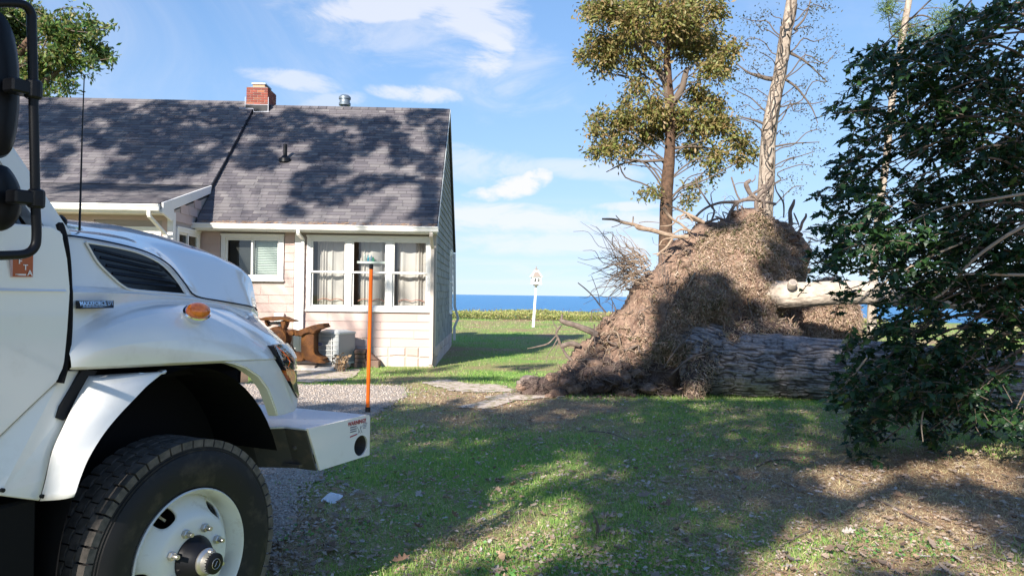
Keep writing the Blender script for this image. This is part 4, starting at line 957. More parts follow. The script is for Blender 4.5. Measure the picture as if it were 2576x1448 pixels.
q = MB(); q.tube(smooth_path(gp, 3), .016, 6); q.build('door_gap', M['blackdull'], truck)
# sticker with four stepped letters
s0, s1, s2, s3 = [tp(x, y, .098) for x, y in ((17, 640), (70, 640), (69, 697), (16, 697))]
for p_ in (s0, s1, s2, s3): p_[1] = .066
def plate(a, b, c, d, t): q = MB(); q.hexa([d, c, c + (0, t, 0), d + (0, t, 0), a, b, b + (0, t, 0), a + (0, t, 0)]); return q
sk = plate(s0, s1, s2, s3, .012).build('sticker', M['pink_print'], truck)
ce = (s0 + s1 + s2 + s3) / 4; k_ = .94; s0, s1, s2, s3 = [ce + (p_ - ce) * (k_, 1, k_) - np.array([0, .002, 0]) for p_ in (s0, s1, s2, s3)]
plate(s0, s1, s2, s3, .006).build('sticker_face', M['orange_sticker'], sk)
hgt = s0[2] - s3[2]; wid_ = s1[0] - s0[0]
for ch_, fx, fz in (('I', -.36, .40), ('F', -.17, .20), ('T', .10, -.08), ('A', .33, -.34)):
    text('lettering', ch_, M['white_print'], sk, side_frame(ce + np.array([fx * wid_, -.0045, fz * hgt]), (1, 0, 0)), hgt * .36, bold=.0006)
text('lettering', 'MD', M['white_print'], sk, side_frame(ce + np.array([-.30 * wid_, -.0045, -.42 * hgt]), (1, 0, 0)), hgt * .12)
q = MB(); p_ = ce + np.array([-.05 * wid_, -.0025, -.42 * hgt]); q.box(p_[0] - .014, p_[0] + .014, p_[1] - .001, p_[1], p_[2] - .003, p_[2] + .003); q.build('sticker_bar', M['white_print'], sk)

# mirrors on their tube frame
mw = -.28
mir = empty('mirror_assembly', (0, 0, 0)); mir.parent = truck
fr = trace([(-160, 8, mw), (-40, 8, mw), (30, 8, mw), (62, 14, mw), (78, 34, mw), (80, 70, mw), (84, 230, mw), (89, 500, mw), (92, 590, mw), (86, 622, mw), (64, 638, mw), (20, 642, mw), (-60, 644, mw), (-160, 646, mw)])
q = MB(); q.tube(smooth_path(fr, 5), .0145, 12); q.build('mirror_frame', M['black'], mir, smooth=True)
q = MB(); 
for zz in (tp(-160, 8, mw), tp(-160, 646, mw)): q.tube([zz, zz + np.array([-.10, .20, 0]), zz + np.array([-.12, .40, 0.02 if zz[2] < 2.2 else -.05])], .0145, 8)
q.build('mirror_arm', M['black'], mir, smooth=True)
def shell(outline, w, depth, name, m_):
    P = trace([(x, y, w) for x, y in outline]); P = smooth_path(np.vstack([P, P[:1]]), 4)[:-1]; c_ = P.mean(0); n = len(P); rings = []
    for k, sc in ((0, .92), (.15, 1.0), (.55, .97), (.85, .8), (1.0, .45)):
        R = c_ + (P - c_) * sc; R[:, 0] -= depth * k * .2; rings.append(R + np.array([0, -depth * k, 0]))
    V = np.vstack(rings); F = [(i * n + j, i * n + (j + 1) % n, (i + 1) * n + (j + 1) % n, (i + 1) * n + j) for i in range(len(rings) - 1) for j in range(n)] + [tuple(range(n))[::-1], tuple((len(rings) - 1) * n + j for j in range(n))]
    q = MB(); q.add(V, F); o = q.build(name, m_, mir, smooth=True); return o
shell([(-150, 20), (-60, 18), (-5, 32), (24, 78), (38, 140), (43, 222), (40, 300), (30, 360), (12, 394), (-40, 402), (-110, 402), (-152, 380), (-160, 200)], mw + .10, .05, 'mirror_housing', M['black'])
shell([(-130, 425), (-60, 413), (0, 415), (24, 432), (44, 470), (50, 512), (40, 552), (14, 578), (-40, 584), (-110, 580), (-140, 520)], mw + .10, .045, 'mirror_housing', M['black'])
for cx, cy in ((84, 226), (91, 500)):
    c_ = tp(cx, cy, mw); q = MB(); q.box(c_[0] - .075, c_[0] + .020, mw - .016, mw + .040, c_[2] - .022, c_[2] + .022); q.lathe([(0, -.03), (.026, -.03), (.027, .0), (.026, .03), (0, .03)], c_, (0, 0, 1), 14); q.build('mirror_clamp', M['black'], mir, bevel=.006)

# bumper
BZ0, BZ1 = .738, .98; BS0, BS1 = .742, 1.305
bp_ = MB(); th_ = .014
side_poly = [(BS0, 0, BZ1), (BS1 - .01, 0, BZ1), (BS1, 0, BZ1 - .02), (BS1, 0, BZ0), (BS0 + .105, 0, BZ0)]
hole_c = tp(908, 1120, 0)
# end plate with a round hole near its front
bm = bmesh.new(); outer = [bm.verts.new(p) for p in side_poly]
ring = [bm.verts.new((hole_c[0] + .066 * math.cos(a_), 0, hole_c[2] + .060 * math.sin(a_))) for a_ in np.arange(28) * 2 * PI / 28]
es = [bm.edges.new((L_[i], L_[(i + 1) % len(L_)])) for L_ in (outer, ring) for i in range(len(L_))]
bmesh.ops.triangle_fill(bm, edges=es, use_beauty=True)
r_ = bmesh.ops.extrude_face_region(bm, geom=bm.faces[:]); bmesh.ops.translate(bm, verts=[v for v in r_['geom'] if isinstance(v, bmesh.types.BMVert)], vec=(0, .012, 0))
bmesh.ops.recalc_face_normals(bm, faces=bm.faces)
ep = bpy.data.meshes.new('bumper_end'); bm.to_mesh(ep); bm.free()
notch = [(BS0, .012), (BS0, .16), (BS0 - .055, .22), (BS0 - .10, .34), (BS0 - .12, .60), (BS0 - .12, WID - .60), (BS0 - .10, WID - .34), (BS0 - .055, WID - .22), (BS0, WID - .16), (BS0, WID - .012), (BS1 - .01, WID - .012), (BS1 - .01, .012)]
q = MB(); q.prism([(x, y, BZ1 - .012) for x, y in notch], (0, 0, .012)); q.hexa([(BS1 - .012, .012, BZ0), (BS1, .012, BZ0), (BS1, WID - .012, BZ0), (BS1 - .012, WID - .012, BZ0), (BS1 - .022, .012, BZ1 - .013), (BS1, .012, BZ1 - .02), (BS1, WID - .012, BZ1 - .02), (BS1 - .022, WID - .012, BZ1 - .013)])
bump = q.build('bumper', M['paint_dusty'], truck, bevel=.004)
e0 = link('bumper_end', ep, M['paint'], bump); e1 = link('bumper_end', ep, M['paint'], bump); e1.location = (0, WID - .012, 0)
q = MB(); q.lathe([(.066, 0), (.066, .10), (.0, .10)], hole_c + np.array([0, .013, 0]), (0, 1, 0), 28); q.build('bumper_hole', M['frame_dark'], bump)
q = MB()
bk = [(y, BS0 - .004 - (0 if y < .17 else min(.115, (y - .16) * .45))) for y in (.013, .16, .22, .34, .60, 1.15)]
for (y0, x0), (y1, x1) in zip(bk, bk[1:]):
    for k in (0, 1):
        a_, b_ = (y0, y1) if not k else (WID - y0, WID - y1)
        q.hexa([(x0 + .09, a_, BZ0 - .0), (x1 + .09, b_, BZ0 - .0), (x1 + .10, b_, BZ0), (x0 + .10, a_, BZ0), (x0, a_, BZ1 - .014), (x1, b_, BZ1 - .014), (x1 + .01, b_, BZ1 - .014), (x0 + .01, a_, BZ1 - .014)])
q.box(BS0 + .05, BS0 + .3, .10, WID - .10, BZ0 + .012, BZ0 + .03)
q.build('bumper_back', M['frame_dark'], bump)
for by_ in (.12, .20):
    q = MB(); q.lathe([(.016, 0), (.016, .012), (.010, .018), (0, .02)], (BS0 + .045, by_, .86), (-1, 0, .3), 8); q.build('bolt', M['frame_dark'], bump)
q = MB(); q.box(-.8, BS0 + .1, .60, .70, .62, .88); q.box(-.8, BS0 + .1, WID - .70, WID - .60, .62, .88); q.box(-6.5, -.8, .62, .72, .66, .90); q.box(-6.5, -.8, WID - .72, WID - .62, .66, .90); q.build('chassis_rail', M['frame_dark'], truck)
# warning decal
wd = tp(903, 1077, 0); wd[1] = -.0016
def dec(dx, dz, w_, h_, m_, nm='decal_line', sk_=0.0):
    q = MB(); q.prism([(wd[0] + dx, wd[1], wd[2] + dz), (wd[0] + dx + w_, wd[1], wd[2] + dz + sk_), (wd[0] + dx + w_, wd[1], wd[2] + dz + h_ + sk_), (wd[0] + dx, wd[1], wd[2] + dz + h_)], (0, .0012, 0)); q.build(nm, m_, bump)
text('lettering', 'WARNING!!', M['red_print'], bump, side_frame(wd + np.array([-.02, 0, .038]), (1, 0, 0)), .034, .0006, sx=.95, bold=.0007)
for k in range(3): dec(-.085, .014 - k * .013, .060, .006, M['grey_print'])
dec(-.085, -.040, .065, .007, M['red_print'], sk_=.006)
for k in range(4): dec(.040, .020 - k * .009, .040 - .004 * k, .003, M['grey_print'])
for P in ([(-.02, .012), (.0, -.012), (.012, -.03)], [(.0, -.012), (-.012, -.032)], [(.012, .012), (.018, -.012), (.030, -.03)], [(.012, -.002), (.034, .012)]):
    q = MB(); q.tube([(wd[0] + a_, wd[1] + .0005, wd[2] + b_) for a_, b_ in P], .0014, 4); q.build('decal_figure', M['grey_print'], bump)
# orange guide rod on the corner
rp = tp(925, 1034, .035); rt = tp(934, 664, .030)
dv = (rt - rp)
q = MB(); q.tube([rp + dv * .02, rp + dv * .97], .0115, 10); rod = q.build('marker_rod', M['orange'], bump, smooth=True)
q = MB(); q.tube([rp - dv * .004, rp + dv * .03], .016, 10); q.tube([rp + dv * .965, rt], .0125, 10); q.build('rod_cap', M['black'], rod, smooth=True)

# wheels
R_T = .525
def make_wheel(name='wheel', full=True):
    w = empty(name); w.parent = truck
    q = MB(); tw = .27
    q.lathe([(.300, .030), (.315, .004), (.36, -.012), (.41, -.018), (.45, -.012), (.472, .000), (.4735, .006), (.482, .006), (.4835, .012), (.492, .012), (.4935, .018), (.500, .020), (.505, .026), (.506, .032), (.506, tw - .03), (.49, tw - .01), (.44, tw), (.36, tw - .01), (.30, tw - .03)], (0, 0, 0), (0, 1, 0), 96)
    tyre = q.build('tyre', M['rubber'], w, smooth=True)
    q = MB(); nb = 52
    for k in range(nb):
        a0 = 2 * PI * k / nb; da = 2 * PI / nb
        for (y0, y1, sh, wd_, r1, r0) in ((.012, .075, 0, .86, R_T, .492), (.086, .13, .35, .9, R_T - .001, .500), (.141, .186, .1, .9, R_T - .001, .500), (.197, .255, .5, .86, R_T, .492)):
            a_, b_ = a0 + sh * da, a0 + (sh + wd_) * da; m_ = (a_ + b_) / 2; zig = .007
            V = []
            for rr, pull in ((r0, 0.004), (r1, 0)):
                for yy, aa in ((y0 - (0 if rr == r1 else -.0), a_), (y1, a_), (y1 + zig, m_), (y1, b_), (y0, b_), (y0 + zig * (y0 > .05), m_)):
                    V.append((rr * math.cos(aa), yy, rr * math.sin(aa)))
            q.add(V, [(0, 1, 2, 5), (5, 2, 3, 4), (6, 11, 8, 7), (11, 10, 9, 8)] + [(i, (i + 1) % 6, 6 + (i + 1) % 6, 6 + i) for i in range(6)])
    tag(q.build('tread_blocks', M['rubber_tread'], tyre), kind='stuff')
    # disc wheel: outer lip, deep barrel, domed disc with five hand holes
    q = MB(); q.lathe([(.292, .045), (.306, .012), (.309, .000), (.304, -.006), (.297, .000), (.290, .016), (.279, .035), (.272, .105), (.268, .13)], (0, 0, 0), (0, 1, 0), 72); rim = q.build('rim', M['rimwhite'], w, smooth=True)
    nr = 150; prof = [(.272, .100)] + [(r, float(np.interp(r, (.18, .19, .203, .218, .235, .250, .262), (.006, .012, .024, .040, .058, .074, .088)))) for r in np.linspace(.262, .18, 17)] + [(.165, .004), (.140, .004), (.112, .004), (.092, .006)]
    th = np.arange(nr) * 2 * PI / nr; G = np.array([[(r * math.cos(a_), h, r * math.sin(a_)) for a_ in th] for r, h in prof])
    holes = [math.radians(x) for x in (-48, -120, 168, 96, 24)]
    V = G.reshape(-1, 3).copy(); F = []; gone, kept = set(), set()
    hprof = lambda r: float(np.interp(r, [p[0] for p in prof[::-1]], [p[1] for p in prof[::-1]]))
    for i in range(len(prof) - 1):
        for j in range(nr):
            am = (th[j] + PI / nr); rm = (prof[i][0] + prof[i + 1][0]) / 2
            if any((abs(((am + b_ + PI) % (2 * PI)) - PI) / .21) ** 2.6 + (abs(rm - .230) / .029) ** 2.6 < 1 for b_ in holes): gone.update((i * nr + j, i * nr + (j + 1) % nr, (i + 1) * nr + (j + 1) % nr, (i + 1) * nr + j)); continue
            F.append((i * nr + j, i * nr + (j + 1) % nr, (i + 1) * nr + (j + 1) % nr, (i + 1) * nr + j)); kept.update(F[-1])
    for v_ in gone & kept:                                            # round the rim of each hand hole
        r_, a_ = math.hypot(V[v_][0], V[v_][2]), math.atan2(V[v_][2], V[v_][0])
        for b_ in holes:
            da = ((a_ + b_ + PI) % (2 * PI)) - PI
            if abs(da) < .3:
                k_ = ((abs(da) / .21) ** 2.6 + (abs(r_ - .230) / .029) ** 2.6) ** (1 / 2.6); da2, r2 = da / k_, .230 + (r_ - .230) / k_
                V[v_] = (r2 * math.cos(a_ - da + da2), hprof(r2), r2 * math.sin(a_ - da + da2)); break
    q = MB(); q.add(V, F); disc = q.build('wheel_disc', M['rimwhite'], w, smooth=True); sf = disc.modifiers.new('thick', 'SOLIDIFY'); sf.thickness = .012; sf.offset = 1 
    q = MB(); q.lathe([(.26, .16), (.0, .16)], (0, 0, 0), (0, 1, 0), 24); q.lathe([(.262, .12), (.262, .17)], (0, 0, 0), (0, 1, 0), 24); q.build('brake_drum', M['blackdull'], w)
    for k in range(8):
        a_ = 2 * PI * (k + .5) / 8; p_ = np.array([.137 * math.cos(a_), .004, .137 * math.sin(a_)])
        q = MB(); q.lathe([(.0, 0), (.030, 0), (.029, -.006), (.022, -.010), (0, -.010)], p_, (0, 1, 0), 18); nut = q.build('nut_washer', M['black'], w, smooth=True)
        q = MB(); q.lathe([(0, -.010), (.0195, -.010), (.0195, -.030), (.016, -.033), (0, -.033)], p_, (0, 1, 0), 6); q.build('nut', M['steel'], nut)
        q = MB(); q.lathe([(0, -.03), (.0105, -.03), (.0105, -.058), (.009, -.060), (0, -.060)], p_, (0, 1, 0), 12); q.build('stud', M['steel'], nut, smooth=True)
    q = MB(); q.lathe([(.104, .012), (.103, -.012), (.092, -.030), (.075, -.055), (.062, -.075), (.05, -.085), (0, -.085)], (0, 0, 0), (0, 1, 0), 36); hub = q.build('hub', M['black'], w, smooth=True)
    q = MB(); q.lathe([(.058, -.080), (.060, -.088), (.054, -.094), (.048, -.098), (.046, -.128), (.040, -.134)], (0, 0, 0), (0, 1, 0), 28); q.lathe([(0, -.02), (.013, -.02), (.013, 0), (.009, .004), (0, .004)], (.010, -.100, .050), (.1, 0, 1), 8)
    cap = q.build('hub_cap', M['steel'], hub, smooth=True)
    q = MB(); q.lathe([(.0465, -.120), (.0455, -.138), (.038, -.142), (0, -.142)], (0, 0, 0), (0, 1, 0), 24); q.build('cap_face', M['black'], hub, smooth=True)
    q = MB(); q.tube([(.022 * math.cos(a_), -.1432, .022 * math.sin(a_)) for a_ in np.linspace(0, 2 * PI, 25)], .0012, 4, False); q.tube([(-.008, -.1432, -.010), (.001, -.1432, -.001), (-.002, -.1432, .001), (.007, -.1432, .010)], .0014, 4); q.build('cap_emblem', M['steel'], hub)
    q = MB(); q.tube([(-.14, .05, .215), (-.137, .035, .208), (-.133, .02, .200)], .006, 6); q.build('valve_stem', M['steel'], w)
    return w
wheel = make_wheel(); wheel.location = (0, .02, R_T - .012)
def copy_tree(o, parent=None):
    c = o.copy(); COL.objects.link(c); c.parent = parent
    for ch in list(o.children): copy_tree(ch, c)
    return c
w2 = copy_tree(wheel, truck); w2.location = (0, WID - .02, R_T - .012); w2.rotation_euler = (0, 0, PI)
for y_, rz_ in ((.06, 0), (WID - .06, PI)):
    w2 = copy_tree(wheel, truck); w2.location = (-4.3, y_, R_T - .012); w2.rotation_euler = (0, 0, rz_)
q = MB(); q.tube([(0, .25, .50), (0, WID - .25, .50)], .07, 10); q.tube([(-4.3, .25, .50), (-4.3, WID - .25, .50)], .09, 10); q.build('axle', M['frame_dark'], truck)
q = MB(); q.box(-6.4, -2.1, .14, WID - .14, 1.05, 2.5); q.box(-6.4, -4.95, .10, WID - .10, .95, 1.05); q.box(-3.6, -2.1, .10, WID - .10, .95, 1.05); q.build('service_body', M['paint'], truck, bevel=.02)

# ------------------------------------------------------------------ leaves and branches
def leaves_mesh(name, P, size, D=None, up=None, fold=.25, wide=.42):
    """one folded leaf (4 corners, 2 triangles) at every point"""
    P = np.asarray(P, float); n = len(P); size = np.broadcast_to(size, (n,))[:, None]
    if D is None: D = rng.normal(size=(n, 3))
    D = D / (np.linalg.norm(D, axis=1)[:, None] + 1e-9)
    U = rng.normal(size=(n, 3)) if up is None else up + rng.normal(size=(n, 3)) * .5
    B = np.cross(D, U); B /= np.linalg.norm(B, axis=1)[:, None] + 1e-9; Nn = np.cross(B, D)
    a = P; b = P + size * (.5 * D + wide * .5 * B + fold * .4 * Nn); c = P + size * D; d = P + size * (.5 * D - wide * .5 * B + fold * .4 * Nn)
    V = np.stack([a, b, c, d], 1).reshape(-1, 3); i = np.arange(n)[:, None] * 4
    T = np.concatenate([i + [0, 1, 2], i + [0, 2, 3]], 0)
    return np_mesh(name, V, tris=T)

class Tubes:
    """many thin branches in one mesh, quickly"""
    def __init__(s): s.V = []; s.Q = []; s.n = 0
    def add(s, P, R, k=5):
        P = np.asarray(P, float); R = np.broadcast_to(np.asarray(R, float), (len(P),)); T, A, B = frames(P); th = np.arange(k) * 2 * PI / k
        V = P[:, None] + R[:, None, None] * (np.cos(th)[None, :, None] * A[:, None] + np.sin(th)[None, :, None] * B[:, None])
        i = np.arange(len(P) - 1)[:, None] * k; j = np.arange(k)[None]; jn = (j + 1) % k
        s.Q.append((np.stack([i + j, i + jn, i + k + jn, i + k + j], -1).reshape(-1, 4)) + s.n); s.V.append(V.reshape(-1, 3)); s.n += V.size // 3
    def build(s, name, m, parent=None, base=(0, 0, 0)):
        return link(name, np_mesh(name, np.concatenate(s.V) - np.asarray(base), quads=np.concatenate(s.Q), smooth=True), m, parent)
def wander(a, b, n=6, amp=.1, sag=0.0):
    a, b = np.asarray(a, float), np.asarray(b, float); t = np.linspace(0, 1, n)[:, None]; L = np.linalg.norm(b - a)
    P = a + (b - a) * t; j = rng.normal(size=(n, 3)) * amp * L; j[0] = j[-1] = 0; P = P + j * np.sin(t * PI); P[:, 2] += (sag * L * np.sin(t * PI))[:, 0]
    return P

def px_tree(name, label, base_px, Y, trunk, tr_m, clumps, leaf_m, leaf_size, density, twig_m, depth_r=1.0, cat='tree', group=None, twigs=True, droop=.35, seed=1, limbs=None, wide=.42):
    """a tree from its trunk line (px, py, width px) and leaf masses (px, py, r px), all at real size at depth Y"""
    global rng
    keep = rng; rng = np.random.default_rng(seed)
    s = Y / FPX
    P = np.array([np.r_[at(x, y, Y), w * s / 2] for x, y, w in trunk]); base = P[0, :3].copy(); base[2] = 0
    first = P[0].copy(); first[2] = -.1; first[3] *= 1.25; P = np.vstack([first, P])
    root = empty(name, tuple(base), 0, label, cat, group)
    Q = smooth_path(P, 5); nz = fbm(Q[:, :3] * 2.2, 3)
    tb = MB(); Q2 = Q.copy(); k = 14
    tb.tube(Q[:, :3] - base, Q[:, 3] * (0.92 + .2 * nz), k); tk = tb.build('trunk', tr_m, root, smooth=True)
    fine = Tubes(); limb = Tubes(); LP = []; LD = []
    for c in clumps:
        (x, y, r), dens = c[:3], (c[3] if len(c) > 3 else 1.0)
        off = rng.uniform(-depth_r, depth_r) * (0.4 + r * s)
        C = at(x, y, Y + off); R = r * s
        # limb from the trunk, starting lower than the clump
        dz = np.abs(Q[:, 2] - (C[2] - (.25 + droop * .8) * np.hypot(*(C - Q[np.argmin(np.abs(Q[:, 2] - C[2])), :3])[:2])))
        i = int(np.argmin(dz)); a = Q[i, :3]; L = np.linalg.norm(C - a)
        if twigs and L > .3:
            W = smooth_path(wander(a, C, 5, .07, .08), 3); limb.add(W, np.linspace(max(.012, min(Q[i, 3] * .4, .010 * L + .008)), .012, len(W)), 6)
        n = max(6, int(density * dens * (R / .5) ** 2))
        # sprays: leaves hang on short twigs inside the clump
        nt = max(3, n // (26 if density > 125 else 6))
        for _ in range(nt):
            d = rng.normal(size=3); d /= np.linalg.norm(d); e = C + d * R * rng.uniform(.15, 1.22) * np.array([1, 1, .8])
            st_ = C + (e - C) * rng.uniform(.1, .5)
            if twigs: fine.add(wander(st_, e, 4, .12), np.linspace(.009, .003, 4) * (Y / 25), 3)
            m_ = max(2, int(n / nt)); t = rng.random(m_)[:, None]
            LP.append(st_ + (e - st_) * t + rng.normal(size=(m_, 3)) * (.13 if density > 125 else .06) * (1 + R * .4)); dd = (e - st_) / (np.linalg.norm(e - st_) + 1e-6) + rng.normal(size=(m_, 3)) * .8; dd[:, 2] -= droop; LD.append(dd)
    if limbs:
        for L_ in limbs:
            p = np.array([np.r_[at(x, y, Y + (q[0] if q else 0)), w * s / 2] for x, y, w, *q in L_]); p = smooth_path(p, 4); limb.add(p[:, :3], p[:, 3], 7)
    if limb.n: limb.build('limbs', twig_m, root, base)
    if fine.n: tag(fine.build('twigs', twig_m, root, base), kind='stuff')
    LP = np.concatenate(LP); LD = np.concatenate(LD)
    o = link('foliage', leaves_mesh('foliage', LP - base, leaf_size * rng.uniform(.7, 1.3, len(LP)), LD, wide=wide), leaf_m, root); tag(o, kind='stuff')
    rng = keep
    return root
def zmap(z, x0, y0, sc): return [(x0 + q[0] * sc, y0 + q[1] * sc, *([q[2] * sc] + list(q[3:]))) for q in z]

ZA = (1406, 0, .397)
oakA = zmap([(300, 60, 150), (180, 60, 70), (550, 40, 170), (800, 60, 190), (990, 60, 90), (460, 130, 140), (250, 270, 90), (330, 330, 110), (420, 260, 110), (600, 230, 140), (780, 150, 150), (900, 260, 150), (830, 340, 110), (1000, 350, 110), (1080, 320, 60), (300, 400, 80), (180, 350, 70), (960, 450, 90), (1060, 450, 60), (740, 240, 90), (480, 400, 80), (250, 450, 40),
             (500, 540, 70), (900, 620, 100), (1000, 660, 80), (600, 690, 140), (430, 640, 50), (420, 770, 120), (260, 740, 70), (220, 830, 60), (700, 790, 130), (800, 720, 70), (900, 790, 130), (1040, 800, 100), (1150, 890, 95), (1220, 970, 50), (300, 950, 80), (230, 960, 55), (420, 930, 80), (560, 880, 60), (850, 950, 90), (980, 980, 80), (980, 1080, 45), (1140, 1010, 50), (560, 850, 90), (340, 850, 60),
             (600, 1200, 50, .6), (540, 1220, 45, .6), (850, 1210, 55, .6), (800, 1290, 50, .6), (900, 1180, 40, .5), (860, 560, 60, .7), (700, 120, 120), (640, 380, 60, .6), (420, 1010, 40, .5)], *ZA)
px_tree('oak_tree', 'bushy oak with olive and rusty brown leaves rising left of the pale bare trunk', None, 25.0,
        zmap([(668, 1960, 92), (676, 1500, 84), (684, 1200, 76), (700, 1000, 70), (706, 850, 62), (700, 640, 60), (690, 480, 48), (684, 250, 36), (690, 0, 24), (700, -160, 12)], *ZA), M['bark_brown'], oakA, M['leafA'], .155, 640, M['twig'], 1.0, seed=11, droop=.5,
        limbs=[zmap([(700, 640, 60), (660, 480, 46), (560, 380, 34), (460, 260, 20), (360, 200, 10)], *ZA), zmap([(720, 660, 50), (780, 560, 44), (800, 480, 38), (815, 430, 30)], *ZA), zmap([(700, 1010, 26), (600, 1020, 18), (430, 1030, 12), (300, 1090, 6)], *ZA), zmap([(720, 940, 22), (900, 930, 15), (1150, 1000, 9), (1260, 1060, 5)], *ZA)])
bareB = [(x, y, r, .8) for x, y, r in [(1250, 150, 100), (1180, 260, 80), (1270, 330, 90), (1220, 420, 80), (1590, 60, 90), (1690, 60, 80), (1600, 170, 90), (1690, 240, 80), (1560, 330, 80), (1640, 400, 90), (1550, 540, 80), (1700, 520, 70), (1200, 560, 80), (1290, 640, 70), (1150, 680, 80), (1230, 770, 60), (1560, 690, 80), (1680, 640, 60), (1640, 820, 70), (1460, 850, 60), (1500, 1000, 70), (1600, 1050, 60), (1450, 1130, 60), (1550, 1180, 60), (1110, 760, 50), (1180, 120, 60), (1340, 80, 60), (1740, 350, 60), (1480, 640, 60), (1100, 560, 50), (1620, 960, 60)]]
px_tree('bare_tree', 'tall pale trunk with nearly bare branches standing behind the torn root plate', None, 23.0,
        zmap([(1296, 1900, 110), (1304, 1350, 100), (1318, 1100, 96), (1330, 850, 92), (1372, 600, 84), (1398, 480, 80), (1432, 250, 74), (1475, 0, 64), (1510, -250, 50), (1540, -500, 30)], *ZA), M['bark_stand'], zmap(bareB, *ZA), M['leafB'], .085, 140, M['twig'], 1.0, seed=12,
        limbs=[zmap([(1400, 500, 34), (1330, 500, 30), (1260, 480, 24), (1200, 460, 14), (1120, 400, 6)], *ZA), zmap([(1330, 800, 20), (1260, 770, 16), (1150, 740, 8)], *ZA), zmap([(1430, 500, 18), (1510, 560, 14), (1600, 680, 9), (1640, 780, 5)], *ZA), zmap([(1360, 930, 14), (1480, 910, 10), (1650, 900, 5)], *ZA), zmap([(1450, 330, 20), (1560, 390, 13), (1700, 520, 6)], *ZA), zmap([(1490, 190, 18), (1560, 110, 12), (1600, -20, 6)], *ZA)])
# vine stems climbing the pale trunk
bt = bpy.data.objects['bare_tree']; vt = Tubes()
for k in range(26):
    y0 = 1300 - k * 48; x_c = np.interp(y0, [-250, 0, 250, 480, 600, 850, 1100, 1350], [1510, 1475, 1432, 1398, 1372, 1330, 1318, 1304])
    P = []
    for t in np.linspace(0, 1, 6):
        ph = rng.uniform(-1, 1) if t in (0.0,) else ph + rng.uniform(-.5, .7); yy = y0 - t * 170
        xx = np.interp(yy, [-250, 0, 250, 480, 600, 850, 1100, 1350], [1510, 1475, 1432, 1398, 1372, 1330, 1318, 1304]) + 40 * math.sin(ph * 1.3)
        P.append(at(ZA[0] + xx * ZA[2], yy * ZA[2], 23.0 - .53 * abs(math.cos(ph * 1.3))))
    vt.add(smooth_path(np.array(P), 3), rng.uniform(.012, .03), 4)
vt.build('vine_stems', M['twig'], bt, tuple(bt.location))
ZC = (1981, 0, .485)
pine = px_tree('pine_tree', 'tall thin pine trunk seen through the holly leaves with few needle tufts', None, 27.0,
        zmap([(440, 1560, 44), (470, 1130, 38), (510, 850, 36), (545, 500, 34), (585, 260, 34), (612, 100, 32), (640, -60, 30), (670, -300, 20)], *ZC), M['bark_stand'],
        zmap([(600, 150, 50), (560, 165, 28), (720, 190, 45), (660, 170, 40), (520, 50, 40), (500, 20, 24), (545, 90, 26), (780, 130, 40), (850, 110, 40), (820, 60, 35)], *ZC), M['pine'], .22, 700, M['twig'], .6, seed=13, droop=-.2, wide=.06,
        limbs=[zmap([(615, 110, 10), (700, 80, 8), (820, 130, 5)], *ZC), zmap([(590, 200, 8), (540, 180, 6), (520, 60, 4)], *ZC)])
ZL = (0, 0, .397)
px_tree('leafy_tree', 'green and yellow leaved tree crown above the left end of the roof', None, 33.0,
        zmap([(-60, 1700, 130), (-50, 900, 110), (20, 600, 90), (60, 420, 70), (150, 300, 50), (230, 200, 34), (300, 120, 16)], *ZL), M['bark_brown'],
        zmap([(100, 150, 110), (40, 60, 80), (150, 60, 60), (300, 180, 90), (280, 110, 50), (460, 60, 26, .7), (440, 110, 40), (560, 150, 60), (545, 60, 24, .6), (490, 220, 90), (400, 270, 90), (610, 210, 40), (660, 185, 30), (700, 165, 18), (600, 320, 80), (680, 350, 45), (715, 370, 24), (450, 370, 90), (350, 350, 80), (250, 400, 90), (300, 490, 80), (250, 580, 70), (420, 510, 60), (400, 590, 30), (460, 570, 22), (570, 470, 24, .6), (150, 400, 110), (150, 260, 110), (60, 320, 110), (200, 520, 80), (560, 400, 50), (-60, 200, 130), (-80, 420, 140), (60, 500, 90), (380, 180, 60), (-100, 40, 120)], *ZL), M['leafC'], .24, 330, M['twig'], 1.0, seed=14, droop=.1,
        limbs=[zmap([(0, 640, 50), (200, 560, 40), (330, 480, 30), (450, 400, 16), (600, 340, 6)], *ZL), zmap([(30, 460, 40), (200, 380, 26), (400, 300, 12)], *ZL)])

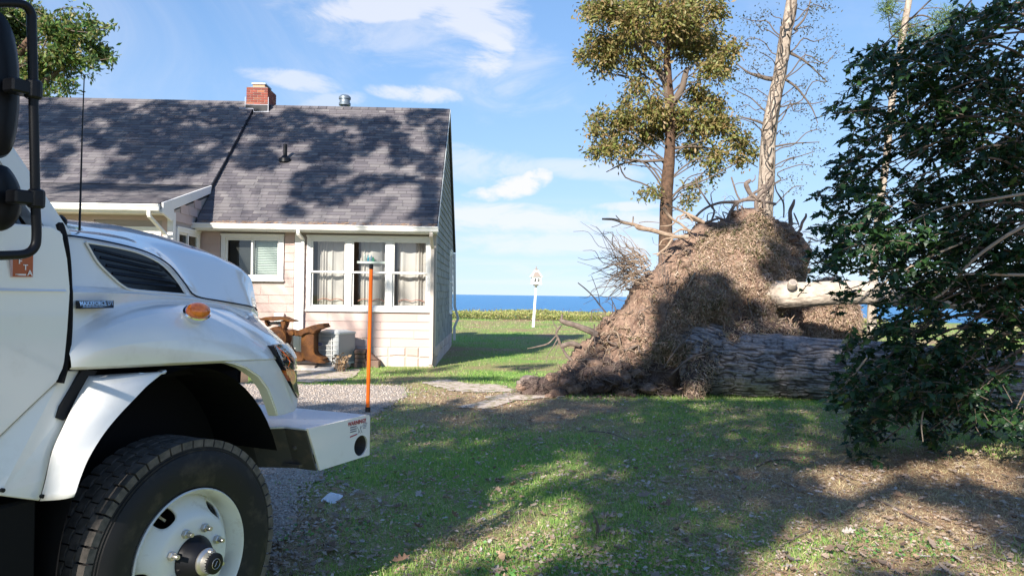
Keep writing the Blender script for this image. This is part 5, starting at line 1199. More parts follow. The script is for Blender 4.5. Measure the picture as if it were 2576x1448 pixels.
# ------------------------------------------------------------------ the fallen tree: torn root plate, trunk, second stem, roots
fb0 = np.array([3.0, 14.3, 0.0])
fallen = empty('fallen_tree', tuple(fb0), 0, 'huge uprooted tree with its torn root plate standing and its ridged trunk on the lawn', 'tree')
def plateY(x, z): return 13.75 + .30 * (x - 1.4) + .16 * z
def plate_pt(px, py):
    d = ray(px, py); t = 14.0
    for _ in range(12): p = CO + d * t; t = plateY(p[0], p[2]) / d[1]
    return CO + d * t
def blob(name, outline, m, dmax, shape_r, back, namp, nsc, step=.055, yoff=0.0, sub=None, lean=0.0):
    O = np.array([plate_pt(x, y) for x, y in outline]); O2 = O[:, [0, 2]]
    x0, z0 = O2.min(0) - .1; x1, z1 = O2.max(0) + .1
    xs = np.arange(x0, x1, step); zs = np.arange(z0, z1, step); X, Z = np.meshgrid(xs, zs)
    jx = (fbm(np.stack([X * 3, Z * 3, 0 * X], -1), 3) - .5) * .25; jz = (fbm(np.stack([X * 3, Z * 3, 0 * X + 7], -1), 3) - .5) * .25
    ins = in_poly(X + jx, Z + jz, O2); E = edge_dist(X + jx, Z + jz, O2) * ins
    dome = np.sqrt(np.clip(1 - (1 - np.clip(E / shape_r, 0, 1)) ** 2, 0, 1))
    n1 = fbm(np.stack([X * nsc, Z * nsc, 0 * X + 3], -1), 5) - .5; n2 = fbm(np.stack([X * nsc * 3.5, Z * nsc * 3.5, 0 * X + 31], -1), 4) - .5
    front = dmax * dome * (1 + n1 * 1.1) + namp * n1 * np.clip(E / .12, 0, 1) * 2 + namp * .7 * n2 * np.clip(E / .08, 0, 1)
    Yb = plateY(X, Z) + yoff
    VF = np.stack([X, Yb - front - lean * dome * np.clip(1.2 - Z, 0, 9), Z], -1); VB = np.stack([X, Yb + back * dome * (1 + n1), Z], -1)
    h, w = X.shape; I = np.arange(h * w).reshape(h, w); ok = ins[:-1, :-1] & ins[1:, :-1] & ins[:-1, 1:] & ins[1:, 1:]
    q = np.stack([I[:-1, :-1], I[:-1, 1:], I[1:, 1:], I[1:, :-1]], -1)[ok]; N = h * w
    cnt = {}
    for a, b, c, d in q:
        for e in ((a, b), (b, c), (c, d), (d, a)): cnt[e] = cnt.get(e, 0) + 1
    side = [(b, a, a + N, b + N) for a, b in cnt if (b, a) not in cnt]
    Q = np.concatenate([q, q[:, ::-1] + N, np.array(side)]); V = np.concatenate([VF.reshape(-1, 3), VB.reshape(-1, 3)]); 
    used = np.unique(Q); mp = np.zeros(len(V), int); mp[used] = np.arange(len(used))
    o = link(name, np_mesh(name, V[used] - fb0, quads=mp[Q], smooth=True), m, fallen)
    return o, VF[ins], E[ins], (xs, zs, VF, ins)
PLATE = [(1400, 968), (1392, 940), (1425, 905), (1440, 868), (1480, 838), (1515, 792), (1560, 770), (1588, 728), (1625, 690), (1662, 642), (1690, 615), (1722, 588), (1760, 556), (1800, 552), (1830, 548), (1850, 532), (1890, 526), (1925, 530), (1962, 548), (1990, 566), (2018, 598), (2034, 640), (2030, 690), (2010, 740), (1960, 800), (1900, 850), (1860, 900), (1800, 960), (1740, 985), (1650, 992), (1560, 985), (1480, 985)]
plate, PV, PE, PG = blob('root_plate', PLATE, M['soil'], .80, 1.5, .95, .30, 1.1, step=.045)
REAR = [(1960, 820), (1985, 770), (2020, 740), (2070, 700), (2110, 690), (2150, 720), (2185, 780), (2190, 850), (2170, 910), (2100, 930), (2020, 930), (1970, 890)]
rear, RVt, REt, _ = blob('soil_mound', REAR, M['soil'], .5, .7, .6, .12, 1.2, yoff=.45)
FOOT = [(1300, 985), (1310, 955), (1345, 945), (1390, 940), (1430, 925), (1500, 900), (1580, 905), (1650, 935), (1720, 960), (1740, 990), (1690, 1003), (1600, 1000), (1520, 992), (1420, 992), (1350, 996)]
foot_, FV, FE, _ = blob('soil_heap', FOOT, M['soil_dark'], .42, .45, .5, .34, 2.2, step=.035, yoff=-.25)
UPF = [(1765, 900), (1780, 850), (1830, 800), (1880, 770), (1920, 800), (1950, 850), (1900, 865), (1850, 880), (1810, 930)]
blob('soil_collar', UPF, M['soil_dark'], .30, .35, .4, .16, 2.0, step=.04, yoff=-.62)
COL2 = [(1680, 992), (1695, 905), (1738, 850), (1795, 812), (1865, 788), (1930, 800), (1965, 836), (1900, 862), (1840, 872), (1798, 868), (1772, 900), (1742, 940), (1730, 990)]
_, C2V, C2E, _ = blob('soil_collar', COL2, M['soil_dark'], .16, .30, .4, .16, 2.0, step=.04, yoff=-1.12)
COL3 = [(1850, 705), (1878, 688), (1900, 700), (1908, 740), (1905, 790), (1885, 835), (1862, 805), (1848, 750)]
_, C3V, C3E, _ = blob('soil_collar', COL3, M['soil'], .14, .22, .3, .12, 2.2, step=.035, yoff=-1.0)
blob('hollow_shade', [(1585, 905), (1645, 890), (1700, 902), (1722, 948), (1690, 978), (1615, 972)], M['soil_dark'], .2, .3, .3, .2, 2.4, step=.04, yoff=-.55)  # dark soil lump; its colour stands in for the shade of a hollow
# thatch: thousands of dry blades and rootlets on the sod side
def thatch(P, E, n, name, m, lmin, lmax, wmin=.004, wmax=.010, low=None, hang=.5, out=.35):
    k = rng.integers(0, len(P), n); p = P[k] + rng.normal(size=(n, 3)) * .03; p[:, 1] -= .01
    d = rng.normal(size=(n, 3)); d[:, 2] -= hang; d[:, 1] -= out; d /= np.linalg.norm(d, axis=1)[:, None]
    L_ = rng.uniform(lmin, lmax, n)[:, None]; s_ = np.cross(d, rng.normal(size=(n, 3))); s_ /= np.linalg.norm(s_, axis=1)[:, None]; w_ = rng.uniform(wmin, wmax, n)[:, None]
    bend = rng.normal(size=(n, 3)) * .25; bend[:, 2] -= .25
    a, b = p - s_ * w_, p + s_ * w_; mm = p + d * L_ * .55; c, e = mm - s_ * w_ * .8, mm + s_ * w_ * .8; t = p + d * L_ + bend * L_
    V = np.stack([a, b, e, c, t], 1).reshape(-1, 3) - fb0; i = np.arange(n)[:, None] * 5
    return tag(link(name, np_mesh(name, V, quads=i + [0, 1, 2, 3], tris=i + [3, 2, 4]), m, fallen), kind='stuff')
def patch(P, sc, lo): return fbm(P * sc, 4) > lo
left = PV[:, 0] - (1.9 + .55 * PV[:, 2])                       # the torn flank at the left is bare soil
sod = (PE > .20) & ((left > .15) | (rng.random(len(PV)) < .12)) & (patch(PV, 2.2, .43) | (rng.random(len(PV)) < .25))
thatch(PV[sod], PE, 64000, 'thatch', M['thatch'], .025, .095, .004, .009)
thatch(RVt, REt, 15000, 'thatch', M['thatch'], .03, .11)
thatch(C2V, C2E, 3200, 'thatch', M['thatch'], .04, .15)
thatch(C3V, C3E, 1500, 'thatch', M['thatch'], .03, .12)
thatch(FV, FE, 700, 'root_hairs', M['root_grey'], .05, .20, .002, .005)
gm = mat('sod_grass', (.07, .08, .02), .7, island=[(.07, .075, .02), (.10, .10, .03), (.05, .06, .02)], translucent=.2)
gsel = sod & (fbm(PV * 1.3, 3) > .56); thatch(PV[gsel], PE, 7000, 'sod_grass', gm, .03, .10)
# trunk and second stem with real bark ridges
def log(name, path, m, amp, nu, nv, fine=1.0, ends=None):
    P = smooth_path(np.array(path, float), 12)
    k = np.linspace(0, len(P) - 1, nu); P = np.array([[np.interp(q, np.arange(len(P)), P[:, c]) for c in range(4)] for q in k])
    T, A, B = frames(P[:, :3]); th = np.arange(nv) * 2 * PI / nv; Ls = np.r_[0, np.cumsum(np.linalg.norm(np.diff(P[:, :3], axis=0), axis=1))]
    R = P[:, 3][:, None]; cx, sx_ = np.cos(th)[None], np.sin(th)[None]; LL = Ls[:, None] + 0 * cx
    rx = R * cx; ry = R * sx_
    wob = fbm(np.stack([LL * 1.3, rx * 2, ry * 2], -1), 3) - .5
    w2_ = fbm(np.stack([LL * 5, rx * 6, ry * 6], -1), 2) - .5
    q = np.stack([LL * 2.4 * fine, rx * 19 * fine + wob * 2.2 + w2_ * 1.1, ry * 19 * fine + wob * 1.8 + w2_ * 1.1], -1)
    rid = 1 - np.abs(2 * vnoise(q) - 1); rid2 = 1 - np.abs(2 * vnoise(q * np.array([1.7, 1.55, 1.55]) + 40.3) - 1)
    brk = 1 - np.abs(2 * vnoise(np.stack([LL * 10 * fine, rx * 9, ry * 9], -1)) - 1); fib = vnoise(np.stack([LL * 9 * fine, rx * 45, ry * 45], -1))
    hgt = 1 - .75 * rid ** 5 - .60 * rid2 ** 6 - .28 * brk ** 6 * vnoise(q + 9) * 1.6 + .22 * (fib - .5)
    Rr = R * (1 + .10 * wob) + amp * (hgt - .8)
    V = P[:, None, :3] + Rr[..., None] * (np.cos(th)[None, :, None] * A[:, None] + np.sin(th)[None, :, None] * B[:, None])
    i = np.arange(nu - 1)[:, None] * nv; j = np.arange(nv)[None]; jn = (j + 1) % nv
    Q = np.stack([i + j, i + jn, i + nv + jn, i + nv + j], -1).reshape(-1, 4)
    V = V.reshape(-1, 3); nV = len(V); V = np.vstack([V, P[0, :3], P[-1, :3]])
    Tt = [(nV, (b + 1) % nv, b) for b in range(nv)] + [(nV + 1, (nu - 1) * nv + b, (nu - 1) * nv + (b + 1) % nv) for b in range(nv)]
    me = np_mesh(name, V - fb0, quads=Q, tris=Tt, smooth=True); a = me.attributes.new('furrow', 'FLOAT', 'POINT')
    a.data.foreach_set('value', np.r_[np.clip(hgt.ravel(), 0, 1), 0.3, 0.3].astype(np.float32))
    return link(name, me, m, fallen)
def pr(px, py, Y, r): return (*at(px, py, Y), r)
log('trunk', [pr(1660, 880, 14.5, .80), pr(1770, 902, 13.92, .72), pr(1870, 914, 13.62, .60), pr(2000, 924, 13.35, .545), pr(2200, 938, 12.95, .53), pr(2450, 957, 12.55, .52), pr(2800, 985, 12.0, .50), pr(3200, 1020, 11.5, .47)], M['bark_big'], .042, 900, 420)
log('second_stem', [pr(1840, 722, 14.9, .40), pr(1885, 732, 14.35, .36), pr(1920, 738, 14.18, .285), pr(1965, 741, 14.05, .255), pr(2040, 740, 13.9, .225), pr(2120, 735, 13.8, .22), pr(2200, 738, 13.7, .21), pr(2330, 750, 13.5, .17), pr(2500, 762, 13.2, .13), pr(2650, 760, 13.0, .07)], M['bark_pale'], .014, 160, 90, 1.6)
kb = at(1994, 712, 13.66); ax = np.array([-.15, -.8, .55]); q = MB(); q.lathe([(.085, -.10), (.08, .0), (.07, .03), (.062, .034)], kb - fb0, ax, 16); q.build('branch_stub', M['bark_pale'], fallen, smooth=True)
q = MB(); q.lathe([(.064, .030), (0, .036)], kb - fb0, ax, 16); q.build('cut_face', M['cut'], bpy.data.objects['branch_stub'])
# roots, traced one by one: (px, py, width px [, depth])
def root(pts, Y, m='root', k=8):
    s = Y / FPX; P = np.array([np.r_[at(p[0], p[1], p[3] if len(p) > 3 else Y), p[2] * s / 2] for p in pts]); P = smooth_path(P, 5)
    P[:, 3] *= .85 + .35 * fbm(P[:, :3] * 6, 2); q = MB(); q.tube(P[:, :3] - fb0, P[:, 3], k); return q.build('root', M[m], fallen, smooth=True)
ZB = lambda L, x0, y0, sc: [(x0 + a * sc, y0 + b * sc, c * sc, *r) for a, b, c, *r in L]
B1 = (1406, 511, .2648); B2 = (1725, 447, .1765)
for L_, z_, m_ in (
    ([(410, 150, 20), (520, 155, 24), (620, 185, 30), (720, 205, 30), (760, 235, 40), (880, 255, 42), (1000, 290, 40), (1100, 315, 34), (1230, 320, 40)], B1, 'root'),
    ([(700, 190, 12), (705, 150, 12), (706, 125, 9)], B1, 'root'), ([(720, 200, 14), (770, 210, 12), (820, 232, 16)], B1, 'root'), ([(590, 170, 10), (560, 140, 9), (540, 115, 7)], B1, 'root'), ([(600, 185, 8), (560, 210, 6), (500, 228, 5)], B1, 'root_grey'), ([(700, 212, 8), (650, 232, 5), (612, 240, 4)], B1, 'root_grey'), ([(760, 185, 7), (840, 175, 7), (960, 186, 5)], B1, 'root_grey'),
    ([(990, 40, 28), (1030, 100, 28), (1090, 160, 22), (1160, 200, 20), (1240, 270, 24)], B1, 'root'), ([(1010, 10, 12), (1100, 45, 16), (1200, 90, 24), (1280, 130, 28), (1380, 185, 30)], B1, 'root'), ([(1270, 170, 20), (1200, 95, 16), (1150, 150, 12), (1220, 130, 10)], B1, 'root'), ([(960, 220, 8), (1060, 210, 14), (1110, 170, 14), (1130, 130, 12), (1200, 115, 14)], B1, 'root'), ([(1230, 330, 18), (1080, 330, 18), (990, 350, 16), (955, 400, 9)], B1, 'root'), ([(1080, 340, 26), (1020, 420, 22), (960, 470, 22), (930, 500, 14)], B1, 'root'), ([(1250, 260, 24), (1160, 250, 18), (1080, 290, 14), (1010, 275, 8)], B1, 'root'), ([(890, 485, 8), (980, 472, 14), (1080, 490, 12)], B1, 'root'),
    ([(180, 755, 9), (260, 820, 11), (330, 890, 12), (390, 970, 13), (450, 1040, 16)], B1, 'root_grey'), ([(310, 690, 5), (345, 780, 6), (375, 870, 6), (390, 960, 7)], B1, 'root_grey'), ([(5, 1105, 30), (60, 1130, 48), (160, 1160, 52), (290, 1210, 60), (360, 1250, 60)], B1, 'root_grey'), ([(22, 1120, 26), (28, 1080, 22), (30, 1055, 16)], B1, 'root_grey'),
    ([(20, 1160, 20), (-10, 1200, 22), (-25, 1240, 20), (-5, 1290, 24), (30, 1370, 26), (70, 1440, 26), (130, 1500, 26)], B1, 'root_grey'), ([(-20, 1250, 12), (-100, 1330, 14), (-200, 1360, 12), (-300, 1380, 8)], B1, 'root_grey'), ([(-10, 1280, 14), (-60, 1370, 9), (-110, 1450, 6), (-120, 1520, 4)], B1, 'root_grey'), ([(0, 1310, 10), (-30, 1400, 6), (-60, 1480, 4)], B1, 'root_grey'), ([(-10, 1200, 12), (-50, 1140, 9), (-60, 1110, 6)], B1, 'root_grey'), ([(300, 1120, 10), (315, 1060, 9), (312, 1020, 8), (400, 1005, 6)], B1, 'root_grey'), ([(450, 1050, 9), (380, 1060, 7), (330, 1055, 5)], B1, 'root_grey'), ([(640, 810, 24), (720, 840, 26), (760, 860, 20)], B1, 'root'), ([(20, 1360, 50), (110, 1330, 46), (200, 1350, 40)], B1, 'root_grey'), ([(250, 1420, 20), (340, 1240, 16), (345, 1180, 12)], B1, 'root'),
    ([(590, 620, 40), (610, 540, 42), (660, 450, 42), (720, 370, 46), (820, 320, 50), (950, 310, 50), (1100, 340, 40), (1290, 375, 34)], B2, 'root_grey'), ([(150, 550, 34), (220, 480, 32), (330, 410, 36), (500, 355, 38), (700, 345, 46), (860, 310, 40), (960, 230, 40), (1080, 150, 36), (1180, 60, 30)], B2, 'root_grey'), ([(1020, 480, 56), (1000, 380, 56), (1010, 290, 50), (930, 240, 60), (880, 150, 66), (860, 90, 66), (900, 50, 56), (925, 30, 36)], B2, 'root_grey'), ([(920, 70, 18), (840, 70, 12), (740, 80, 10), (695, 105, 7)], B2, 'root_grey'), ([(940, 60, 22), (985, 20, 16), (990, -40, 10)], B2, 'root_grey'), ([(1010, 300, 50), (1080, 220, 50), (1180, 150, 52), (1230, 60, 46), (1240, -20, 36)], B2, 'root_grey'), ([(1130, 440, 44), (1110, 330, 40), (1140, 240, 36), (1120, 150, 40), (1080, 90, 34)], B2, 'root_grey'),
    ([(130, -10, 18), (180, 130, 20), (260, 260, 24), (340, 380, 28), (400, 450, 26), (400, 530, 24), (370, 600, 22)], B2, 'root_grey'), ([(370, 590, 16), (400, 480, 16), (370, 320, 14), (360, 230, 12), (400, 185, 8)], B2, 'root_grey'), ([(650, -10, 22), (690, 120, 24), (730, 240, 26), (770, 310, 28)], B2, 'root_grey'), ([(420, 550, 20), (480, 570, 24), (510, 620, 30)], B2, 'root_grey'), ([(740, 480, 26), (735, 420, 22), (720, 370, 18)], B2, 'root_grey'), ([(830, 600, 16), (810, 480, 18), (790, 400, 14), (850, 460, 10)], B2, 'root_grey'),
    ([(1270, 60, 16), (1290, 180, 18), (1350, 280, 24), (1390, 350, 26), (1400, 460, 22), (1395, 570, 20)], B2, 'root_grey'), ([(1400, 330, 10), (1390, 220, 9), (1340, 170, 6)], B2, 'root_grey'), ([(1500, 680, 70), (1490, 560, 60), (1490, 470, 56), (1530, 380, 50), (1550, 310, 26)], B2, 'root_grey'), ([(1540, 500, 18), (1570, 570, 24), (1605, 650, 20), (1620, 710, 12)], B2, 'root_grey'), ([(1600, 780, 40), (1640, 720, 40), (1660, 640, 44), (1710, 560, 36), (1715, 510, 24)], B2, 'root_grey'), ([(1440, 660, 24), (1520, 655, 22), (1600, 655, 14)], B2, 'root'), ([(1710, 850, 12), (1780, 860, 20), (1850, 895, 20), (1960, 895, 8)], B2, 'root_grey'), ([(1660, 770, 8), (1780, 780, 10), (1830, 830, 8), (1880, 880, 10)], B2, 'root_grey'),
    ([(960, 690, 14), (985, 850, 14), (1000, 1000, 10)], B2, 'root'), ([(1290, 660, 12), (1270, 780, 10), (1290, 860, 8)], B2, 'root_grey'), ([(700, 690, 16), (860, 665, 20), (1000, 620, 18), (1060, 560, 14)], B2, 'root'), ([(0, 540, 50), (100, 580, 60), (220, 620, 60)], B2, 'root')):
    zz = ZB(L_, *z_); Yd = 14.05 if z_ is B1 else 14.75
    if z_ is B1 and min(p[1] for p in zz) > 770: Yd = 13.6
    root(zz, Yd, m_)
for L_ in ([(1738, 838, 6), (1700, 880, 7), (1670, 925, 5)], [(1495, 815, 5), (1495, 850, 5), (1500, 880, 4)], [(1560, 905, 5), (1562, 940, 5), (1568, 975, 4)], [(1575, 915, 3), (1560, 960, 3), (1558, 1000, 3)], [(1855, 770, 5), (1865, 800, 5), (1845, 835, 4)], [(1880, 750, 5), (1890, 790, 5), (1915, 830, 4)], [(1600, 680, 4), (1668, 740, 3), (1672, 640, 3)], [(1470, 935, 7), (1520, 960, 8), (1580, 965, 5)], [(1790, 880, 12), (1730, 905, 10), (1690, 940, 7)], [(1660, 630, 3), (1668, 690, 3), (1672, 735, 2)]):
    root([(x, y, w * .6) for x, y, w in L_], 13.15 if L_[0][1] > 800 else 13.6, 'root_grey')
# the spray of thin rootlets at the left edge
tw = Tubes()
for k in range(120):
    a = at(rng.uniform(1570, 1640), rng.uniform(640, 720), rng.uniform(13.7, 14.4)); ang = rng.uniform(2.0, 4.0); L_ = rng.uniform(.25, 1.0) * (1 if rng.random() < .8 else 1.25)
    b = a + np.array([math.cos(ang) * L_, rng.uniform(-.3, .3) * L_, math.sin(ang) * L_ * .8 + .05]); P = smooth_path(wander(a, b, 5, .10), 3)
    tw.add(P, np.linspace(rng.uniform(.006, .012), .003, len(P)), 4)
for k in range(240):
    i = rng.integers(0, len(PV)); 
    if PE[i] > .25: continue
    a = PV[i]; b = a + np.array([rng.uniform(-.5, .35), rng.uniform(-.3, .2), rng.uniform(-.15, .55)]) * rng.uniform(.3, 1.0); P = smooth_path(wander(a, b, 5, .14), 3); tw.add(P, np.linspace(rng.uniform(.005, .013), .003, len(P)), 4)
for k in range(260):
    i = rng.integers(0, len(PV)); a = PV[i]; b = a + np.array([rng.normal() * .18, -.05, rng.uniform(-.4, .1)]); P = smooth_path(wander(a + (0, -.05, 0), b, 5, .16), 3); tw.add(P, np.linspace(rng.uniform(.004, .009), .003, len(P)), 4)
tw2 = Tubes()
for k in range(900):                                              # tangled roots over the torn flank
    i = rng.integers(0, len(PV))
    if left[i] > .35 and PE[i] > .35 and rng.random() < .85: continue
    a = PV[i] - (0, .01, 0); d = np.array([rng.normal() * .6 + .25, -.10 + rng.normal() * .12, rng.normal() * .5 + .25]); L_ = rng.uniform(.12, .55); P = smooth_path(wander(a, a + d / np.linalg.norm(d) * L_, 5, .18), 3); r_ = rng.uniform(.004, .011) * (1 + (rng.random() < .12) * 1.6)
    (tw if rng.random() < .5 else tw2).add(P, np.linspace(r_, r_ * .35, len(P)), 4)
for k in range(420):
    i = rng.integers(0, len(FV)); a = FV[i]; d = rng.normal(size=3) * (1, .5, .5) + (0, -.2, .2); P = smooth_path(wander(a, a + d / np.linalg.norm(d) * rng.uniform(.1, .45), 5, .18), 3); tw2.add(P, np.linspace(rng.uniform(.004, .010), .003, len(P)), 4)
tag(tw2.build('dark_rootlets', M['root_grey'], fallen, tuple(fb0)), kind='stuff')
tag(tw.build('rootlets', M['root'], fallen, tuple(fb0)), kind='stuff')
# clods and stones at the foot
def clod(p, r, m, name='clod', label=None, cat=None, group=None, seed=0, flat=.75):
    bm = bmesh.new(); bmesh.ops.create_icosphere(bm, subdivisions=3, radius=1); V = np.array([v.co[:] for v in bm.verts])
    d = V * (1 + .9 * (fbm(V * 1.4 + seed * 3.7, 4) - .5))[:, None] * np.array([r * 1.2, r, r * flat]); d = d + (np.floor(d / (r * .5)) * r * .5 - d) * .25
    for v, c in zip(bm.verts, d): v.co = c
    me = bpy.data.meshes.new(name); bm.to_mesh(me); bm.free(); o = link(name, me, m, None, tuple(p)); return tag(o, label, cat, group)
g = gnd(1332, 975); clod(g + (0, 0, .09), .20, M['rock'], 'rock', 'pale brown rock at the tip of the torn soil heap', 'rock', seed=3)
for k in range(34):                                              # lumps still held by the plate are parts of it
    i = rng.integers(0, len(PV))
    if left[i] > .5 and PE[i] > .3: continue
    o = clod(PV[i] - fb0 - (0, .02, 0), rng.uniform(.04, .11), M['soil'], 'soil_lump', seed=k + 50); o.parent = plate
for k in range(40):
    i = rng.integers(0, len(FV)); o = clod(FV[i] - fb0, rng.uniform(.05, .14), M['soil_dark'] if k % 3 else M['soil'], 'soil_lump', seed=k + 150); o.parent = foot_
for k in range(26):
    px = rng.uniform(1350, 1745); g = gnd(px, rng.uniform(972, 1004)); clod(g + (0, 0, .03), rng.uniform(.035, .10), M['soil_dark'] if k % 3 else M['soil'], 'soil_clod', 'dark clod of soil fallen beside the root plate', 'clod', 'soil clods under the root plate', seed=k)

# ------------------------------------------------------------------ holly branches in the shade at the right
HB = np.array([6.3, 8.4, 0.0])
holly = empty('holly_tree', tuple(HB), 0, 'dark green holly with spiny leaves and drooping branches filling the right side in shade', 'tree')
q = MB(); P = smooth_path(np.array([(0, 0, -.1, .17), (.05, .1, 1.2, .14), (-.05, .15, 2.6, .11), (.05, .1, 4.2, .08), (0, .1, 6.2, .03)]), 5); q.tube(P[:, :3], P[:, 3], 12); q.build('trunk', M['bark_brown'], holly, smooth=True)
HOLLY = [(2640 + 70 * (k % 2), 120 + 80 * k, 60, 50, 24, 8.0) for k in range(12)] + [  # px, py, rx, ry, sprigs, depth
    (2540, 30, 60, 45, 26, 7.6), (2450, 70, 75, 50, 34, 7.6), (2360, 110, 70, 40, 22, 7.5), (2250, 170, 70, 40, 20, 7.3), (2500, 420, 80, 60, 30, 7.9), (2380, 330, 80, 60, 30, 7.8), (2330, 140, 90, 35, 26, 7.4), (2180, 150, 60, 30, 13, 7.2), (2500, 160, 90, 60, 46, 7.6), (2380, 210, 90, 50, 40, 7.5), (2260, 220, 80, 45, 30, 7.3), (2160, 220, 45, 30, 10, 7.2),
    (2105, 738, 30, 22, 4, 7.1), (2195, 752, 50, 26, 9, 7.1), (2270, 745, 40, 30, 9, 7.2), (2100, 285, 45, 22, 8, 7.2), (2200, 300, 90, 35, 30, 7.3), (2330, 300, 90, 50, 40, 7.5), (2480, 280, 100, 60, 52, 7.6), (2560, 260, 40, 90, 26, 7.8), (2150, 370, 45, 35, 12, 7.2), (2240, 370, 60, 35, 14, 7.3), (2110, 420, 40, 35, 10, 7.2), (2200, 440, 60, 30, 14, 7.3), (2340, 400, 60, 45, 22, 7.6), (2450, 400, 90, 60, 50, 7.6), (2560, 400, 50, 70, 30, 7.8),
    (2085, 480, 45, 40, 13, 7.2), (2180, 500, 70, 40, 22, 7.3), (2300, 480, 60, 45, 26, 7.5), (2400, 500, 90, 50, 46, 7.6), (2530, 510, 60, 60, 36, 7.8), (2080, 560, 45, 35, 13, 7.2), (2160, 580, 70, 40, 24, 7.2), (2280, 570, 90, 40, 38, 7.2), (2420, 590, 90, 45, 44, 7.4), (2540, 610, 60, 50, 36, 7.6),
    (2100, 640, 60, 35, 24, 7.1), (2200, 640, 80, 35, 34, 7.1), (2060, 660, 35, 25, 9, 7.0), (2320, 640, 90, 40, 40, 7.2), (2440, 670, 90, 45, 46, 7.4), (2540, 690, 60, 45, 36, 7.6), (2300, 700, 70, 25, 20, 7.3), (2200, 690, 40, 18, 6, 7.2), (2380, 740, 90, 40, 40, 7.4), (2500, 760, 80, 40, 42, 7.6), (2290, 760, 40, 40, 12, 7.3),
    (2240, 830, 40, 40, 13, 7.2), (2180, 850, 30, 25, 5, 7.1), (2330, 820, 30, 40, 10, 7.3), (2280, 850, 60, 40, 20, 7.2), (2500, 825, 80, 24, 24, 7.6), (2400, 880, 90, 35, 36, 7.5), (2490, 880, 40, 30, 14, 7.6), (2210, 910, 60, 40, 26, 7.1), (2310, 920, 80, 40, 36, 7.3), (2120, 885, 26, 26, 5, 7.0), (2150, 970, 60, 35, 24, 7.1), (2250, 980, 80, 40, 36, 7.2), (2380, 960, 90, 40, 42, 7.4), (2490, 960, 40, 40, 14, 7.5),
    (2110, 1010, 40, 22, 10, 7.1), (2180, 1030, 60, 25, 20, 7.2), (2290, 1040, 70, 25, 22, 7.3), (2420, 1030, 80, 30, 30, 7.4), (2540, 1060, 50, 22, 14, 7.5), (2150, 1070, 40, 25, 14, 7.3), (2160, 1120, 32, 30, 14, 7.6), (2165, 1150, 22, 16, 6, 7.8), (2335, 1085, 26, 30, 10, 7.5), (2345, 1120, 18, 16, 4, 7.7), (2440, 1080, 50, 20, 10, 7.5), (2560, 1080, 30, 20, 8, 7.6)]
HO = [(0, 0), (.16, .20), (.20, .10), (.38, .27), (.42, .14), (.60, .24), (.66, .12), (1.0, 0)]   # half outline of a spiny leaf
def holly_geo(P, D, U, L):
    D = D / np.linalg.norm(D, axis=1)[:, None]; B = np.cross(D, U); B /= np.linalg.norm(B, axis=1)[:, None]; Nn = np.cross(B, D)
    V = []
    for (t, w) in HO: V.append(P + L[:, None] * (t * D + w * B + .28 * w * Nn + .10 * t * (1 - t) * Nn))
    for (t, w) in HO[1:-1][::-1]: V.append(P + L[:, None] * (t * D - w * B + .28 * w * Nn + .10 * t * (1 - t) * Nn))
    return np.stack(V, 1)                                           # n x 14 x 3
HT_ = [(0, 1, 13), (1, 2, 12), (1, 12, 13), (2, 3, 11), (2, 11, 12), (3, 4, 10), (3, 10, 11), (4, 5, 9), (4, 9, 10), (5, 6, 8), (5, 8, 9), (6, 7, 8)]
HP, HD, HU, HLn = [], [], [], []
stems = Tubes(); boughs = Tubes(); anchors = []
hr = np.random.default_rng(21)
for (px, py, rx, ry, n, Y) in HOLLY:
    Y = Y + .35; c = at(px, py, Y + hr.uniform(-.2, .5)); s = Y / FPX
    src = HB + np.array([0, .1, np.clip(c[2] + hr.uniform(.1, .8), .9, 5.5)]); mid_ = (src + c) / 2 + np.array([0, 0, .25 + .1 * np.linalg.norm(src - c)])
    P = smooth_path(np.array([src, mid_ + hr.normal(size=3) * .12, c]), 6); boughs.add(P, np.linspace(.018, .005, len(P)), 6)
    for _ in range(int(n * 1.05)):
        a_ = hr.uniform(0, 2 * PI); r = math.sqrt(hr.random()); Yk = Y + hr.uniform(-.55, 1.5)
        e = at(px + rx * r * math.cos(a_), py + ry * r * math.sin(a_), Yk)
        d = np.array([-.75, -.1, -.15]) + hr.normal(size=3) * .45; d /= np.linalg.norm(d); Ls = hr.uniform(.22, .42); b = e - d * Ls
        W = smooth_path(np.array([b, (b + e) / 2 + (0, 0, .03), e]), 3); stems.add(W, np.linspace(.006, .002, len(W)), 3)
        m = hr.integers(9, 14); t = np.linspace(.1, 1, m); p = b + (e - b) * t[:, None] + np.c_[0 * t, 0 * t, .03 * np.sin(t * PI)]
        sd_ = np.cross(d, [0, 0, 1]); sd_ /= np.linalg.norm(sd_); sgn = np.where(np.arange(m) % 2, 1, -1)[:, None]
        HP.append(p); HD.append(d * .6 + sgn * sd_ * .8 + hr.normal(size=(m, 3)) * .35 - np.array([0, 0, .25])); HU.append(np.array([0, -.35, 1.0]) + hr.normal(size=(m, 3)) * .45); HLn.append(hr.uniform(.085, .130, m))
HP, HD, HU, HLn = np.concatenate(HP), np.concatenate(HD), np.concatenate(HU), np.concatenate(HLn)
HV = holly_geo(HP, HD, HU, HLn)
px_, py_ = proj(HP); near = np.argsort(HP[:, 1] + 100 * ((px_ > 2560) | (px_ < 0) | (py_ < 10) | (py_ > 1440)))
pick = near[:300]; rest = near[300:]; n = len(rest)
T = (np.arange(n)[:, None, None] * 14 + np.array(HT_)[None]).reshape(-1, 3)
tag(link('foliage', np_mesh('foliage', HV[rest].reshape(-1, 3) - HB, tris=T), M['holly'], holly), kind='stuff')
